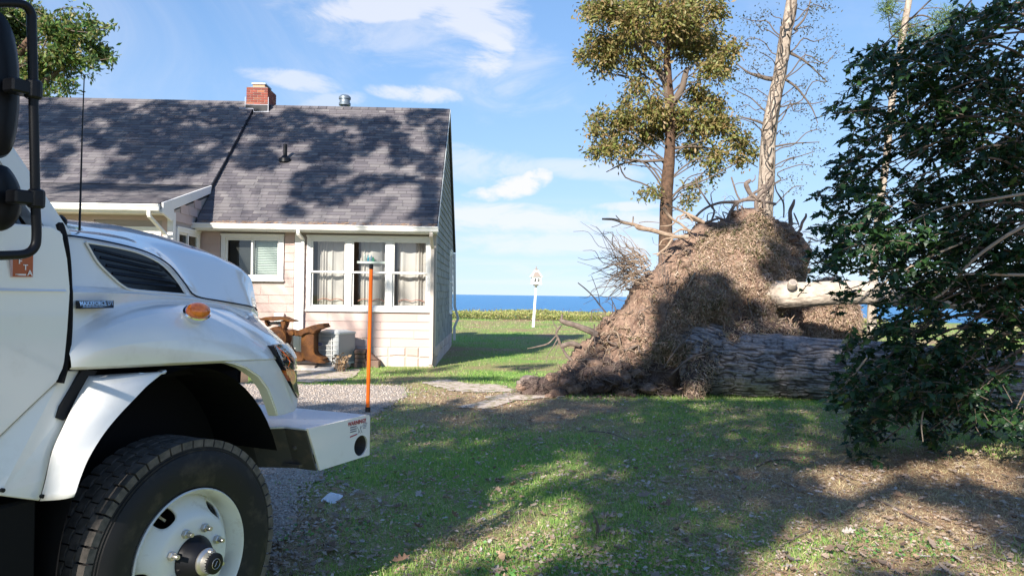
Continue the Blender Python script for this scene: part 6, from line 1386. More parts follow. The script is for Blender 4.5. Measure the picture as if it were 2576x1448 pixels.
one = holly_geo(np.zeros((1, 3)), np.array([[1.0, 0, 0]]), np.array([[0, 0, 1.0]]), np.array([1.0]))[0]; lm = np_mesh('leaf', one, tris=np.array(HT_)); lm.materials.append(M['holly_one'])
for i in pick:
    d = Vector(HD[i]).normalized(); b = d.cross(Vector(HU[i])).normalized(); nn = b.cross(d)
    o = link('leaf', lm, None, holly); Lx = HLn[i]
    o.matrix_local = Matrix(((d.x * Lx, b.x * Lx, nn.x * Lx, HP[i][0] - HB[0]), (d.y * Lx, b.y * Lx, nn.y * Lx, HP[i][1] - HB[1]), (d.z * Lx, b.z * Lx, nn.z * Lx, HP[i][2]), (0, 0, 0, 1)))
tag(stems.build('stems', M['twig'], holly, tuple(HB)), kind='stuff'); boughs.build('limbs', M['twig'], holly, tuple(HB))
for L_ in ([(2620, 692, 9), (2500, 690, 7), (2410, 688, 5), (2350, 684, 3)], [(2590, 560, 10), (2520, 600, 9), (2440, 660, 8), (2380, 730, 6), (2300, 780, 4)], [(2420, 610, 6), (2330, 650, 6), (2240, 700, 5), (2160, 760, 4)], [(2620, 480, 9), (2500, 500, 7), (2380, 520, 5), (2280, 560, 3)], [(2180, 900, 4), (2140, 950, 5), (2080, 1010, 3)], [(2330, 1000, 3), (2318, 1060, 4), (2322, 1110, 2)]):
    P = np.array([np.r_[at(x, y, 7.35), w * 7.35 / FPX / 2] for x, y, w in L_]); P = smooth_path(P, 4); q = MB(); q.tube(P[:, :3] - HB, P[:, 3], 6); q.build('branch', M['twig_pale'], holly, smooth=True)

# ------------------------------------------------------------------ trees behind the camera: their crowns shade the yard as in the picture
e1 = np.cross(TO_SUN, [0, 0, 1.0]); e1 /= np.linalg.norm(e1); e2 = np.cross(e1, TO_SUN)
def pq(P): P = np.asarray(P, float); return np.stack([P @ e1, P @ e2], -1)
def roof_pt(px, py, wing=False):
    Nw = HM[:3, :3] @ np.array([0, -sn, cs]); p0 = hw(0, EV, EZ + (.06 if wing else 0)); d = ray(px, py); return CO + d * (((p0 - CO) @ Nw) / (d @ Nw))
LIT_G = [[(1150, 1345), (1250, 1280), (1330, 1250), (1420, 1255), (1490, 1280), (1470, 1330), (1400, 1380), (1340, 1440), (1200, 1420), (1080, 1440), (1060, 1410)], [(930, 1460), (950, 1410), (1010, 1395), (1040, 1420), (1050, 1460)],
         [(1960, 1350), (2010, 1325), (2080, 1335), (2130, 1390), (2160, 1460), (1900, 1460), (1910, 1400)], [(2050, 1195), (2130, 1180), (2230, 1185), (2240, 1210), (2160, 1235), (2090, 1240)], [(2180, 1290), (2300, 1262), (2400, 1285), (2450, 1320), (2440, 1370), (2380, 1410), (2250, 1420), (2150, 1400), (2120, 1340)],
         [(2380, 1125), (2460, 1110), (2576, 1100), (2576, 1160), (2500, 1170), (2420, 1160)], [(2440, 1190), (2576, 1180), (2576, 1240), (2500, 1240)], [(2240, 1190), (2380, 1160), (2440, 1180), (2350, 1200)], [(2470, 1440), (2576, 1400), (2576, 1460), (2440, 1460)],
         [(745, 980), (850, 972), (1000, 968), (1010, 985), (900, 998), (760, 1003)], [(1060, 965), (1180, 962), (1300, 975), (1430, 975), (1440, 990), (1330, 1012), (1220, 1032), (1160, 1022), (1230, 1000), (1100, 985)], [(1180, 1018), (1270, 1000), (1380, 998), (1350, 1015), (1240, 1032)]]
SHADE_FAR = [[(740, 956), (980, 950), (1250, 948), (1400, 962), (1060, 962), (750, 966)], [(940, 938), (1080, 926), (1180, 912), (1120, 930), (960, 946)], [(1260, 920), (1340, 912), (1400, 906), (1430, 920), (1330, 934)]]
def ell(L_, x0, y0, sc): return [(x0 + a * sc, y0 + b * sc, c * sc, d * sc) for a, b, c, d in L_]
DARK_R = ell([(1030, 330, 170, 55), (900, 470, 280, 60), (650, 580, 120, 50), (1350, 560, 220, 100), (1150, 640, 130, 60), (650, 690, 170, 60), (1640, 430, 150, 80), (1400, 380, 220, 45), (1800, 560, 50, 150), (2110, 420, 70, 180), (1900, 650, 150, 45), (2060, 740, 80, 70), (1250, 760, 130, 50), (1680, 840, 250, 38), (1050, 950, 110, 50), (1080, 840, 160, 50), (940, 1110, 90, 50), (2040, 980, 80, 150), (2000, 1170, 110, 60), (1350, 930, 230, 38), (1250, 1010, 90, 30), (1950, 330, 60, 60), (2140, 300, 50, 60), (620, 380, 130, 60), (800, 400, 150, 50)], 447, 192, .309)
DARK_L = ell([(230, 700, 180, 50), (250, 830, 230, 70), (900, 760, 220, 45), (1350, 720, 210, 45), (1000, 860, 320, 70), (1000, 960, 230, 60), (650, 870, 120, 60), (1450, 830, 100, 90), (900, 1090, 220, 55), (900, 1235, 380, 38), (340, 1060, 60, 60), (1180, 1000, 120, 50), (480, 740, 140, 40), (700, 700, 120, 30), (1500, 930, 60, 60), (620, 1180, 120, 25), (1400, 980, 60, 40), (420, 960, 40, 30), (1050, 690, 120, 25), (1250, 1070, 90, 30)], 0, 0, .397)
LIT_P = [[(1490, 850), (1550, 780), (1640, 672), (1700, 615), (1750, 575), (1840, 570), (1900, 562), (1898, 640), (1885, 700), (1872, 770), (1850, 790), (1825, 745), (1790, 705), (1720, 700), (1660, 740), (1600, 790), (1560, 850), (1500, 880)], [(1546, 800), (1600, 805), (1640, 835), (1640, 860), (1580, 880), (1540, 850)], [(1467, 880), (1530, 860), (1571, 880), (1560, 930), (1500, 940), (1450, 925)], [(1520, 540), (1700, 540), (1760, 550), (1700, 600), (1560, 700), (1480, 800), (1500, 600)], [(1830, 500), (1900, 490), (1905, 530), (1890, 548), (1840, 548)]]
T2W = lambda s_, w_, z_: TO + TD * s_ - TN * w_ + np.array([0, 0, z_])
rp_w, rt_w = at(925, 1034, 4.55), at(934, 664, 4.55)
lit, dark = [], []
for px in np.arange(-60, 2640, 20.0):
    for py in list(np.arange(902, 1010, 6.0)) + list(np.arange(1010, 1470, 12.0)):
        P = gnd(px, py)
        l = any(in_poly(px, py, p) for p in LIT_G)
        if py < 1010 and not l: l = not any(in_poly(px, py, p) for p in SHADE_FAR)
        if px < 700 and py < 1000: continue
        if 1330 < px and 900 < py < 1000: continue
        (lit if l else dark).append((P, 0))
for px in np.arange(60, 1120, 11.0):
    for py in np.arange(270, 556, 11.0):
        wing = px < 640 - (py - 275) * .62
        if wing and py > 510: continue
        P = roof_pt(px, py, wing); D_ = DARK_L if wing else DARK_R
        j = (fbm(np.array([[px * .03, py * .05, 3.0]]), 3)[0] - .5) * 1.1
        l = not any(((px - a) / c) ** 2 + ((py - b) / d) ** 2 < 1.35 + j for a, b, c, d in D_)
        (lit if l else dark).append((P, 1))
for u in np.arange(-5.3, 0, .25):
    for zz in np.arange(.1, 3.2, .25): 
        P = hw(u, 0, zz); x, y = proj(P); soft = (920 < x < 1010 and 690 < y < 760) or (x > 1060 and y < 800)
        dark.append((P, 1)) if soft else lit.append((P, 5))
for px in np.arange(1400, 2060, 14.0):
    for py in np.arange(500, 990, 14.0):
        if in_poly(px, py, PLATE) or py < 560:
            P = plate_pt(px, py) - np.array([0, .7, 0]); l = any(in_poly(px, py, p) for p in LIT_P); (lit if l else dark).append((P, 2))
for px in np.arange(1760, 2700, 20.0):
    for py in np.arange(830, 1010, 20.0): dark.append((at(px, py, 13.0), 2))
for px in np.arange(1905, 2200, 14.0):
    for py in (712, 725, 738): lit.append((at(px, py, 13.8), 2))
for px in np.arange(2000, 2180, 14.0):
    for py in np.arange(770, 850, 14.0): lit.append((at(px, py, 14.9), 5))
for px in np.arange(2040, 2650, 26.0):
    for py in np.arange(0, 1150, 26.0): dark.append((at(px, py, 7.6), 3))
for px in np.arange(2160, 2345, 16.0):
    for py in np.arange(585, 650, 14.0): lit.append((at(px, py, 7.1), 5))
for x_, y_ in ((2170, 505), (2210, 600), (2250, 600), (2290, 620), (2190, 640), (2260, 640), (2330, 650)): lit.append((at(x_, y_, 7.2), 3))
for px in np.arange(1440, 2110, 24.0):                                # the standing trees behind stay in the sun
    for py in np.arange(0, 460, 24.0): lit.append((at(px, py, 24.5), 4))
for s_ in np.arange(-.75, -.15, .08):
    for zz in (.92, 1.0, 1.08): lit.append((TO + TD * s_ - TN * (-.02) + np.array([0, 0, zz]), 5))
for zz in np.arange(1.0, 1.95, .06): lit.append((rp_w + (rt_w - rp_w) * (zz - 1) / .95, 5))
for w_ in (-.02, .04):
    for zz in np.arange(.25, .85, .1): lit.append((T2W(-.48, w_, zz), 5))
for s_ in np.arange(-.55, 1.35, .12):
    for w_ in np.arange(.05, 2.3, .15): dark.append((T2W(s_, w_, 1.0 if s_ > .85 else 1.45 if w_ < .3 else 1.9), 2))
LP_ = pq([p for p, _ in lit]); LM = np.array([(.07, -.06, .08, .05, .30, .18)[k] for _, k in lit]); DP = [p for p, _ in dark]; DK = np.array([k for _, k in dark]); DPq = pq(DP)
covered = np.zeros(len(DP), bool); order = np.random.default_rng(5).permutation(len(DP)); cr = np.random.default_rng(6); CL = []
def hits_lit(c, r): return (((LP_ - c) ** 2).sum(1) - (r + LM) ** 2).min() < 0
for i in order:
    if covered[i]: continue
    for r in (.75, .55, .40, .28, .20):
        off = (cr.normal(size=2) * r * .3) if r > .3 else np.zeros(2); c = DPq[i] + off
        if not hits_lit(c, r * .95): break
    else:
        if hits_lit(c, .08): continue
        r = .10
    P = DP[i] + e1 * off[0] + e2 * off[1]
    k = DK[i]; lo, hi = ((8.5, 14.5) if k == 0 else (13.0, 19.0) if k == 1 else (11.0, 16.5) if k == 2 else (8.5, 14.0))
    h = cr.uniform(lo, hi); t = (h - P[2]) / TO_SUN[2]; C = P + TO_SUN * t
    CL.append((C, r)); covered |= ((DPq - c) ** 2).sum(1) < (r * .8) ** 2
CC = np.array([c for c, _ in CL]); CR = np.array([r for _, r in CL])
bases = np.array([(-21.5, -10.5), (-17.0, -19.5), (-14.5, -7.5), (-12.5, -15.0), (-10.0, -22.5), (-8.5, -11.5), (-4.5, -15.0), (-3.0, -20.5), (1.0, -13.0), (2.5, -18.5)])
own = np.argmin(((CC[:, None, :2] - bases[None]) ** 2).sum(-1), 1)
for k, (bx, by) in enumerate(bases):
    sel = np.where(own == k)[0]
    if len(sel) == 0: continue
    b = np.array([bx, by, 0.0]); C = CC[sel]; top = max(C[:, 2].max() + .8, 12)
    rt = empty('shade_tree', (bx, by, 0), 0, 'tall leafy tree standing behind the camera that dapples the yard with shade', 'tree', 'shade trees behind the camera')
    q = MB(); P = smooth_path(np.array([(0, 0, -.1, .42), (.1, .05, top * .35, .30), (-.1, .1, top * .7, .20), (0, 0, top, .05)]), 6); q.tube(P[:, :3], P[:, 3], 10); q.build('trunk', M['bark_brown'], rt, smooth=True)
    lb = Tubes(); LPs, LDs = [], []
    for c, r in zip(C, CR[sel]):
        if r > .5: a = np.array([0, 0, max(3.5, (c[2] - .35 * np.hypot(*(c - b)[:2])))]); W = smooth_path(wander(a, c - b, 4, .05, .04), 2); lb.add(W, np.linspace(.030, .008, len(W)), 4)
        m = int(125 * (r / .55) ** 2) + 10; d = cr.normal(size=(m, 3)); d /= np.linalg.norm(d, axis=1)[:, None]; LPs.append((c - b) + d * r * (cr.random(m)[:, None] ** .45)); LDs.append(cr.normal(size=(m, 3)))
    if lb.n: lb.build('limbs', M['twig'], rt)
    LPs = np.concatenate(LPs); tag(link('foliage', leaves_mesh('foliage', LPs, cr.uniform(.16, .24, len(LPs)), np.concatenate(LDs), wide=.7), M['shade_leaf'], rt), kind='stuff')
print('shade clumps', len(CL), 'leaves', sum(int(110 * (r / .55) ** 2) + 14 for r in CR))

# ------------------------------------------------------------------ things in the yard
# birdhouse
p0 = gnd(1341, 822); sB = p0[1] / FPX
bh = empty('birdhouse', tuple(p0), 0.12, 'white purple martin birdhouse with cedar roof on a tall white post by the bay', 'birdhouse')
q = MB(); q.hexa([(-.065, -.065, -.05), (.065, -.065, -.05), (.065, .065, -.05), (-.065, .065, -.05), (.08, -.05, 2.30), (.18, -.05, 2.30), (.18, .05, 2.30), (.08, .05, 2.30)]); q.build('post', M['birdwhite'], bh)
q = MB(); z0 = 2.30
for a_, b_, c_, d_ in ((.02, .06, -.26, .26), (.20, .24, -.26, .26)): q.box(a_, b_, c_, d_, z0 - .06, z0 - .005)
q.build('bracket', M['bird_roof'], bh)
q = MB(); q.box(-.16, .42, -.30, .30, z0, z0 + .05); q.build('floor_board', M['birdwhite'], bh, bevel=.01)
q = MB(); q.box(-.12, .38, -.25, .25, z0 + .05, z0 + .42); body = q.build('body', M['birdwhite'], bh)
for dx in (-.03, .15):
    q = MB(); q.box(dx, dx + .13, -.262, -.2505, z0 + .16, z0 + .34); f = q.build('opening', M['room_dark'], bh)
    q = MB(); q.box(dx - .012, dx + .06, -.275, -.263, z0 + .20, z0 + .36); q.build('shutter', M['ac'], bh)
q = MB(); q.prism([(-.20, -.31, z0 + .42), (.46, -.31, z0 + .42), (.26, -.10, z0 + .72), (.0, -.10, z0 + .72)], (0, .02, 0)); q.hexa([(-.20, -.29, z0 + .42), (.46, -.29, z0 + .42), (.46, .31, z0 + .42), (-.20, .31, z0 + .42), (.0, -.10, z0 + .72), (.26, -.10, z0 + .72), (.26, .10, z0 + .72), (.0, .10, z0 + .72)]); q.build('roof', M['birdwhite'], bh)
q = MB(); q.prism([(-.10, -.318, z0 + .44), (.36, -.318, z0 + .44), (.23, -.135, z0 + .69), (.03, -.135, z0 + .69)], (0, .012, 0.0)); q.build('roof_panel', M['bird_roof'], bh)
q = MB(); q.box(.01, .25, -.10, .10, z0 + .72, z0 + .80); q.build('cupola', M['birdwhite'], bh); q = MB(); q.lathe([(.14, .80), (.05, .86), (.02, .93), (.028, .95), (.0, 1.02)], (.13, 0, z0), (0, 0, 1), 10); q.build('finial', M['bird_roof'], bh)

# air conditioner
aL = at(796, 905, 17.25); ac = empty('air_conditioner', (aL[0], 17.25, 0.0), HT, 'grey outdoor air conditioner cabinet with wire guard against the cottage wall', 'air conditioner')
W_ = (875 - 796) * 17.25 / FPX; W_f = (853 - 796) * 17.25 / FPX; zt = 1.71 - (838 - 738) * 17.25 / FPX; zb_ = .14
q = MB()
D_ = .62; AW = .60
q.box(.01, AW - .01, .02, D_ - .01, zb_, zt - .03); q.build('coil', M['ac_dark'], ac).rotation_euler = (0, 0, -.42)
def acp(m, name, mt, bevel=0.0): o = m.build(name, mt, ac, bevel=bevel); o.rotation_euler = (0, 0, -.42); return o
q = MB()
for a_, b_ in ((0, 0), (AW - .04, 0), (0, D_ - .04), (AW - .04, D_ - .04)): q.box(a_, a_ + .04, b_, b_ + .04, zb_, zt - .02)
q.box(0, AW, 0.0, D_, zb_ - .04, zb_ + .03); q.box(AW - .15, AW, -.002, .018, zb_, zt - .02); acp(q, 'cabinet_frame', M['ac'], .006)
q = MB(); q.box(AW - .006, AW + .004, .0, D_, zb_, zt - .03); acp(q, 'service_panel', M['galv'])
q = MB(); q.box(-.02, AW + .02, -.02, D_ + .02, zt - .035, zt + .01); q.hexa([(-.01, -.01, zt + .01), (AW + .01, -.01, zt + .01), (AW + .01, D_ + .01, zt + .01), (-.01, D_ + .01, zt + .01), (.14, .14, zt + .06), (AW - .14, .14, zt + .06), (AW - .14, D_ - .14, zt + .06), (.14, D_ - .14, zt + .06)]); acp(q, 'top_cover', M['ac'], .008)
for k in range(17):
    x = .05 + k * (AW - .21) / 16; q = MB(); q.box(x, x + .012, .002, .014, zb_ + .02, zt - .04); acp(q, 'fin', M['ac'])
for k in range(6):
    zz = zb_ + .06 + k * (zt - zb_ - .13) / 5; q = MB(); q.tube([(.03, -.012, zz), (AW - .02, -.012, zz)], .007, 5); acp(q, 'guard_wire', M['trim'])
for x in (.10, .42):
    q = MB(); q.tube([(x, -.016, zb_ + .02), (x, -.016, zt - .04)], .007, 5); acp(q, 'guard_wire', M['trim'])
th = np.linspace(0, 2 * PI, 24, endpoint=False); q = MB(); q.prism([(.10 + .085 * math.cos(a_), -.026, zt - .26 + .038 * math.sin(a_)) for a_ in th], (0, .006, 0)); lg = acp(q, 'logo_plate', M['white_print'])
q = MB(); q.prism([(.10 + .078 * math.cos(a_), -.029, zt - .26 + .032 * math.sin(a_)) for a_ in th], (0, .004, 0)); acp(q, 'logo_oval', M['blue_print'])
o = text('lettering', 'Carrier', M['white_print'], ac, Matrix.Rotation(-.42, 4, 'Z') @ side_frame((.10, -.0305, zt - .26), (1, 0, 0)), .045)
q = MB(); q.box(-.45, AW + .12, -.18, D_, .02, .10); tag(q.build('wooden_skid', M['wood_pale'], None, bevel=.01, loc=(aL[0], 17.2, 0)), 'pale weathered board lying under the rusty anchor and air conditioner', 'board')
g0 = gnd(815, 930); q = MB(); q.hexa([(-.48, -.16, -.02), (.50, -.14, -.02), (.48, .18, -.02), (-.46, .16, -.02), (-.46, -.14, .045), (.47, -.12, .045), (.42, .15, .07), (-.42, .13, .07)]); tag(q.build('concrete_slab', M['concrete'], None, bevel=.015, loc=tuple(g0)), 'pale concrete slab set in the dirt in front of the air conditioner', 'slab')

# low stone curb beside it
sc = empty('stone_curb', tuple(hw(-1.85, -.30, 0)), HT, 'low brown stone curb around a dark opening right of the air conditioner', 'curb')
q = MB(); q.box(-.38, .30, -.10, .28, .30, .40); q.build('cap_stone', M['brownstone'], sc, bevel=.02)
for x0, x1, z0, z1 in ((-.38, -.12, -.02, .06), (-.02, .30, -.02, .10), (-.02, .32, .105, .20), (.0, .30, .205, .295), (.30, .62, -.02, .16), (-.38, -.36, .06, .30)):
    q = MB(); q.box(x0, x1, -.08 + random.uniform(-.02, .02), .26, z0, z1); q.build('stone', M['brownstone'], sc, bevel=.015)
q = MB(); q.hexa([(.32, -.06, .165), (.60, -.06, .165), (.60, .2, .165), (.32, .2, .165), (.31, -.05, .34), (.40, -.05, .34), (.40, .2, .34), (.31, .2, .34)]); q.build('stone', M['brownstone'], sc, bevel=.02)
q = MB(); q.box(-.35, -.03, .0, .2, .0, .29); q.build('opening', M['room_dark'], sc)

# dead plant
pd = gnd(858, 934); dp = empty('dead_plant', tuple(pd), 0, 'dried brown plant with curled leaves in front of the air conditioner', 'plant')
tt = Tubes(); LPd, LDd = [], []
for k in range(26):
    a_ = rng.uniform(0, 2 * PI); e = np.array([.20 * math.cos(a_) * rng.random() ** .5, .14 * math.sin(a_), rng.uniform(.12, .36)]); W = smooth_path(wander((e[0] * .4, e[1] * .4, 0), e, 4, .12), 3); tt.add(W, .006, 4)
    for t in (.5, .75, 1.0): LPd.append(e * t); LDd.append(rng.normal(size=3) + (0, 0, -.6))
tt.build('stalks', M['twig_pale'], dp); tag(link('dead_leaves', leaves_mesh('dead_leaves', LPd, .11, LDd, fold=.6, wide=.6), M['dead'], dp), kind='stuff')

# rusty anchor
aY = 16.95; A0 = at(735, 905, aY); A0[2] = 0.02
an = empty('rusty_anchor', (A0[0], aY, 0.0), 0, 'large rusty brown iron ship anchor with flared palms in front of the truck', 'anchor')
def ap(pts, y0, y1, name, m='rust', bevel=.018, smooth=False):
    P = np.array([at(639 + a_ * .14125, 766.8 + b_ * .14125, aY) - np.array([A0[0], aY, 0]) for a_, b_ in pts]); P[:, 1] = y0
    q = MB(); q.prism(P, (0, y1 - y0, 0)); return q.build(name, M[m], an, bevel=bevel, seg=2, smooth=smooth)
ap([(20, 238), (170, 240), (205, 222), (250, 209), (400, 204), (550, 209), (600, 224), (640, 246), (760, 280), (758, 296), (650, 292), (600, 268), (500, 262), (420, 276), (300, 268), (230, 272), (170, 264), (20, 262)], -.22, .22, 'upper_palm')
ap([(210, 272), (240, 274), (272, 330), (282, 380), (250, 382), (236, 330)], -.16, .16, 'palm_web'); ap([(500, 274), (610, 276), (595, 340), (568, 420), (545, 420), (525, 380), (515, 320)], -.16, .16, 'palm_web')
ap([(285, 300), (500, 292), (505, 340), (300, 355)], -.10, .10, 'shackle_bar', 'frame_dark')
q = MB(); cD = at(639 + 430 * .14125, 766.8 + 590 * .14125, aY) - np.array([A0[0], aY, 0]); rD = 210 * .14125 * aY / FPX; q.lathe([(0, -.30), (rD * .55, -.29), (rD * .92, -.22), (rD, -.12), (rD, .16), (rD * .7, .24), (0, .26)], cD, (0, 1, 0), 32); q.build('crown', M['rust'], an, smooth=True)
ap([(590, 440), (690, 432), (770, 450), (860, 440), (880, 560), (760, 545), (680, 530), (630, 540)], -.09, .09, 'arm', smooth=False)
for cx in (695, 822):
    c_ = at(639 + cx * .14125, 766.8 + 498 * .14125, aY) - np.array([A0[0], aY, 0]); q = MB(); q.lathe([(0, -.125), (.045, -.12), (.06, -.095), (.06, .0)], c_, (0, 1, 0), 16); q.build('pin_boss', M['rust'], an, smooth=True)
ap([(790, 462), (900, 420), (1100, 352), (1200, 330), (1296, 326), (1300, 344), (1288, 368), (1322, 374), (1306, 402), (1230, 420), (1150, 452), (1112, 510), (1040, 480), (950, 500), (890, 556)], -.26, .26, 'upper_fluke')
cs_ = [(880, 562), (950, 502), (1040, 482), (1110, 512), (1106, 620), (1104, 740), (1106, 826), (1140, 876), (1210, 912), (1290, 944), (1290, 955), (1235, 948), (1270, 975), (1310, 1008), (1306, 1026), (1200, 1022), (1080, 1004), (980, 972), (910, 930), (884, 880), (880, 760)]
ap(cs_, -.20, .20, 'lower_fluke', bevel=.035)
ap([(640, 790), (720, 832), (880, 858), (930, 950), (900, 992), (750, 992), (640, 960)], -.16, .2, 'shank', 'rust'); ap([(560, 700), (640, 700), (700, 830), (640, 970), (560, 970)], -.2, .2, 'shank', 'frame_dark')
q = MB(); q.box(-.5, .55, -.20, .25, -.02, .10); q.build('block', M['wood_pale'], an)

# ------------------------------------------------------------------ shrubs along the edge of the bluff
hs = empty('bluff_hedge', (2.0, 56.5, 0), 0, 'low yellow green hedge of shrubs along the bluff above the bay', 'hedge')
n = 42000; X = rng.uniform(-6, 26, n); X[:4000] = rng.uniform(-24, -6, 4000); Yh = rng.uniform(52.5, 59.5, n); top = .30 + .60 * (fbm(np.c_[X * .35, Yh * .5, 0 * X], 3) - .3); P = np.c_[X - 2, Yh - 56.5, top * rng.random(n) ** .5]
tag(link('foliage', leaves_mesh('foliage', P, rng.uniform(.09, .18, n), np.c_[rng.normal(size=(n, 2)), np.abs(rng.normal(size=n)) * .8], wide=.6), M['hedge'], hs), kind='stuff')
tt = Tubes()
for k in range(260):
    x = rng.uniform(-8, 24); y = rng.uniform(-3, 2); tt.add([(x, y, 0), (x + rng.normal() * .1, y, rng.uniform(.4, .8))], .012, 3)
tag(tt.build('stems', M['twig'], hs), kind='stuff')

# ------------------------------------------------------------------ grass, straw, gravel and fallen leaves
def blades(name, n, region, hmin, hmax, w, m, keep, lean=.5):
    x0, x1, y0, y1 = region
    y = np.exp(rng.uniform(math.log(y0), math.log(y1), n)); x = rng.uniform(x0, x1, n) * y          # thinner with distance, like the view
    k = keep(x, y); x, y = x[k], y[k]; n = len(x); z = ground_height(x, y)
    h = rng.uniform(hmin, hmax, n) * (1 + .03 * y) * (.55 + 1.0 * np.clip(fbm(np.c_[x * 2.6, y * 2.6, 0 * x], 3) * 2 - .55, 0, 1.3)); a = rng.uniform(0, 2 * PI, n); ww = w * (1 + .10 * y)
    side = np.c_[np.cos(a), np.sin(a), 0 * a] * ww[:, None] / 2; b = rng.normal(size=(n, 2)) * lean; tip = np.c_[b * h[:, None], h / np.sqrt(1 + (b ** 2).sum(1))]
    P = np.c_[x, y, z]; V = np.stack([P - side, P + side, P + tip * .55 + side * .7 + np.c_[0 * h, 0 * h, h * .10], P + tip * .55 - side * .7 + np.c_[0 * h, 0 * h, h * .10], P + tip], 1).reshape(-1, 3); i = np.arange(n)[:, None] * 5
    return link(name, np_mesh(name, V, quads=i + [0, 1, 2, 3], tris=i + [3, 2, 4]), m)
def off_gravel(x, y):
    d = edge_dist(x, y, np.array(GRAVEL)); g = in_poly(x, y, GRAVEL); r = rng.random(len(x)); sand = np.zeros(len(x), bool)
    for p in SAND: sand |= in_poly(x, y, p)
    return ~(g & (r > np.exp(-d / .10))) & ~(sand & (r > .12))
house_c = np.array([hw(-13, -1.55, 0)[:2], hw(-5.5, -1.55, 0)[:2], hw(-5.5, 0, 0)[:2], hw(0, 0, 0)[:2], hw(0, 8, 0)[:2], hw(-13, 8, 0)[:2]])
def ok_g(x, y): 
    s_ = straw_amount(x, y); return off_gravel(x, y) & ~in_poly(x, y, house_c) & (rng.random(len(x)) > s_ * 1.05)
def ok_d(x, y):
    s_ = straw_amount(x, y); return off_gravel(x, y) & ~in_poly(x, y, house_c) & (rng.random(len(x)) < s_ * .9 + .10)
WEDGE = (-.70, .72)
tag(blades('grass', 210000, (*WEDGE, 4.2, 17), .018, .048, .0042, M['grass'], ok_g), 'short green grass of the lawn', kind='stuff')
tag(blades('grass', 70000, (-.45, .75, 17, 54), .018, .036, .0042, M['grass'], ok_g), 'short green grass of the far lawn', kind='stuff')
tag(blades('dry_grass', 190000, (*WEDGE, 4.2, 17), .010, .035, .0038, M['dry'], ok_d, 1.6), 'dry straw coloured grass between the green', kind='stuff')
tag(blades('dry_grass', 30000, (-.45, .75, 17, 54), .015, .030, .0042, M['dry'], lambda x, y: ok_d(x, y) | ((y > 36) & (rng.random(len(x)) < .7)), 1.0), 'dry grass of the far lawn', kind='stuff')
# pine straw lying flat under the trees at the right
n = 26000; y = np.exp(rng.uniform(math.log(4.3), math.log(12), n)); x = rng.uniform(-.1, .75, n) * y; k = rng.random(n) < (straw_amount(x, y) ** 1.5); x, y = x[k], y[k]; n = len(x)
a = rng.uniform(0, 2 * PI, n); L_ = rng.uniform(.05, .15, n); P = np.c_[x, y, ground_height(x, y) + rng.uniform(.004, .022, n)]; d = np.c_[np.cos(a), np.sin(a), rng.normal(size=n) * .08] * L_[:, None]; s_ = np.c_[-np.sin(a), np.cos(a), 0 * a] * .0022
V = np.stack([P - s_, P + s_, P + d + s_ * .5, P + d - s_ * .5], 1).reshape(-1, 3); i = np.arange(n)[:, None] * 4
tag(link('pine_straw', np_mesh('pine_straw', V, quads=i + [0, 1, 2, 3]), M['straw']), 'brown pine straw on the ground at the right', kind='stuff')
# torn leaf bits and chaff everywhere between the blades
n = 42000; y = np.exp(rng.uniform(math.log(4.2), math.log(14), n)); x = rng.uniform(-.5, .74, n) * y; k = off_gravel(x, y) & (rng.random(n) < np.clip(fbm(np.c_[x * 1.3, y * 1.3, 0 * x + 8], 4) * 4 - 1.3, .12, 1) * (1 - .75 * straw_amount(x, y))); x, y = x[k], y[k]; n = len(x)
tag(link('leaf_chaff', leaves_mesh('leaf_chaff', np.c_[x, y, ground_height(x, y) + rng.uniform(.012, .045, n)], rng.uniform(.010, .036, n) * (1 + .04 * y), np.c_[rng.normal(size=(n, 2)), rng.uniform(-.25, .35, n)], up=np.array([0, 0, 1.0]), wide=.55), M['litter']), 'small torn bits of dry leaf among the grass', kind='stuff')
# clover and low weeds in patches
n = 16000; y = np.exp(rng.uniform(math.log(4.3), math.log(15), n)); x = rng.uniform(-.45, .72, n) * y; k = (fbm(np.c_[x * 1.1, y * 1.1, 0 * x + 2], 3) > .57) & off_gravel(x, y) & ~in_poly(x, y, house_c); x, y = x[k], y[k]; n = len(x)
tag(link('weeds', leaves_mesh('weeds', np.c_[x, y, ground_height(x, y) + rng.uniform(.01, .045, n)], rng.uniform(.014, .034, n), np.c_[rng.normal(size=(n, 2)), rng.uniform(-.1, .5, n)], up=np.array([0, 0, 1.0]), wide=.9), mat('weed_leaf', (.1, .25, .06), .5, island=[(.10, .27, .06), (.16, .36, .08), (.07, .20, .06)], translucent=.3)), 'bright green clover and weeds in the lawn', kind='stuff')
# leaf litter: lobed oak leaves, curled
LB = [(0, 0), (.10, .05), (.22, .20), (.32, .09), (.45, .28), (.56, .10), (.70, .24), (.80, .09), (1.0, 0)]
def oak_leaf(P, a, L_, curl, tilt):
    n = len(P); D = np.c_[np.cos(a), np.sin(a), tilt]; D /= np.linalg.norm(D, axis=1)[:, None]; B = np.c_[-np.sin(a), np.cos(a), rng.normal(size=n) * .25]; B /= np.linalg.norm(B, axis=1)[:, None]; Z = np.cross(D, B)
    V = [P + L_[:, None] * (t * D + w * B + (curl[:, None] * (w * w * 5 + (t - .5) ** 2 * 1.2)) * Z) for t, w in LB] + [P + L_[:, None] * (t * D - w * B + (curl[:, None] * (w * w * 5 + (t - .5) ** 2 * 1.2)) * Z) for t, w in LB[1:-1][::-1]]
    return np.stack(V, 1)
LT = [(0, 1, 15)] + [f for k in range(1, 7) for f in ((k, k + 1, 15 - k), (k, 15 - k, 16 - k))] + [(7, 8, 9)]
n = 13000; y = np.exp(rng.uniform(math.log(4.3), math.log(13.5), n)); x = rng.uniform(-.45, .74, n) * y
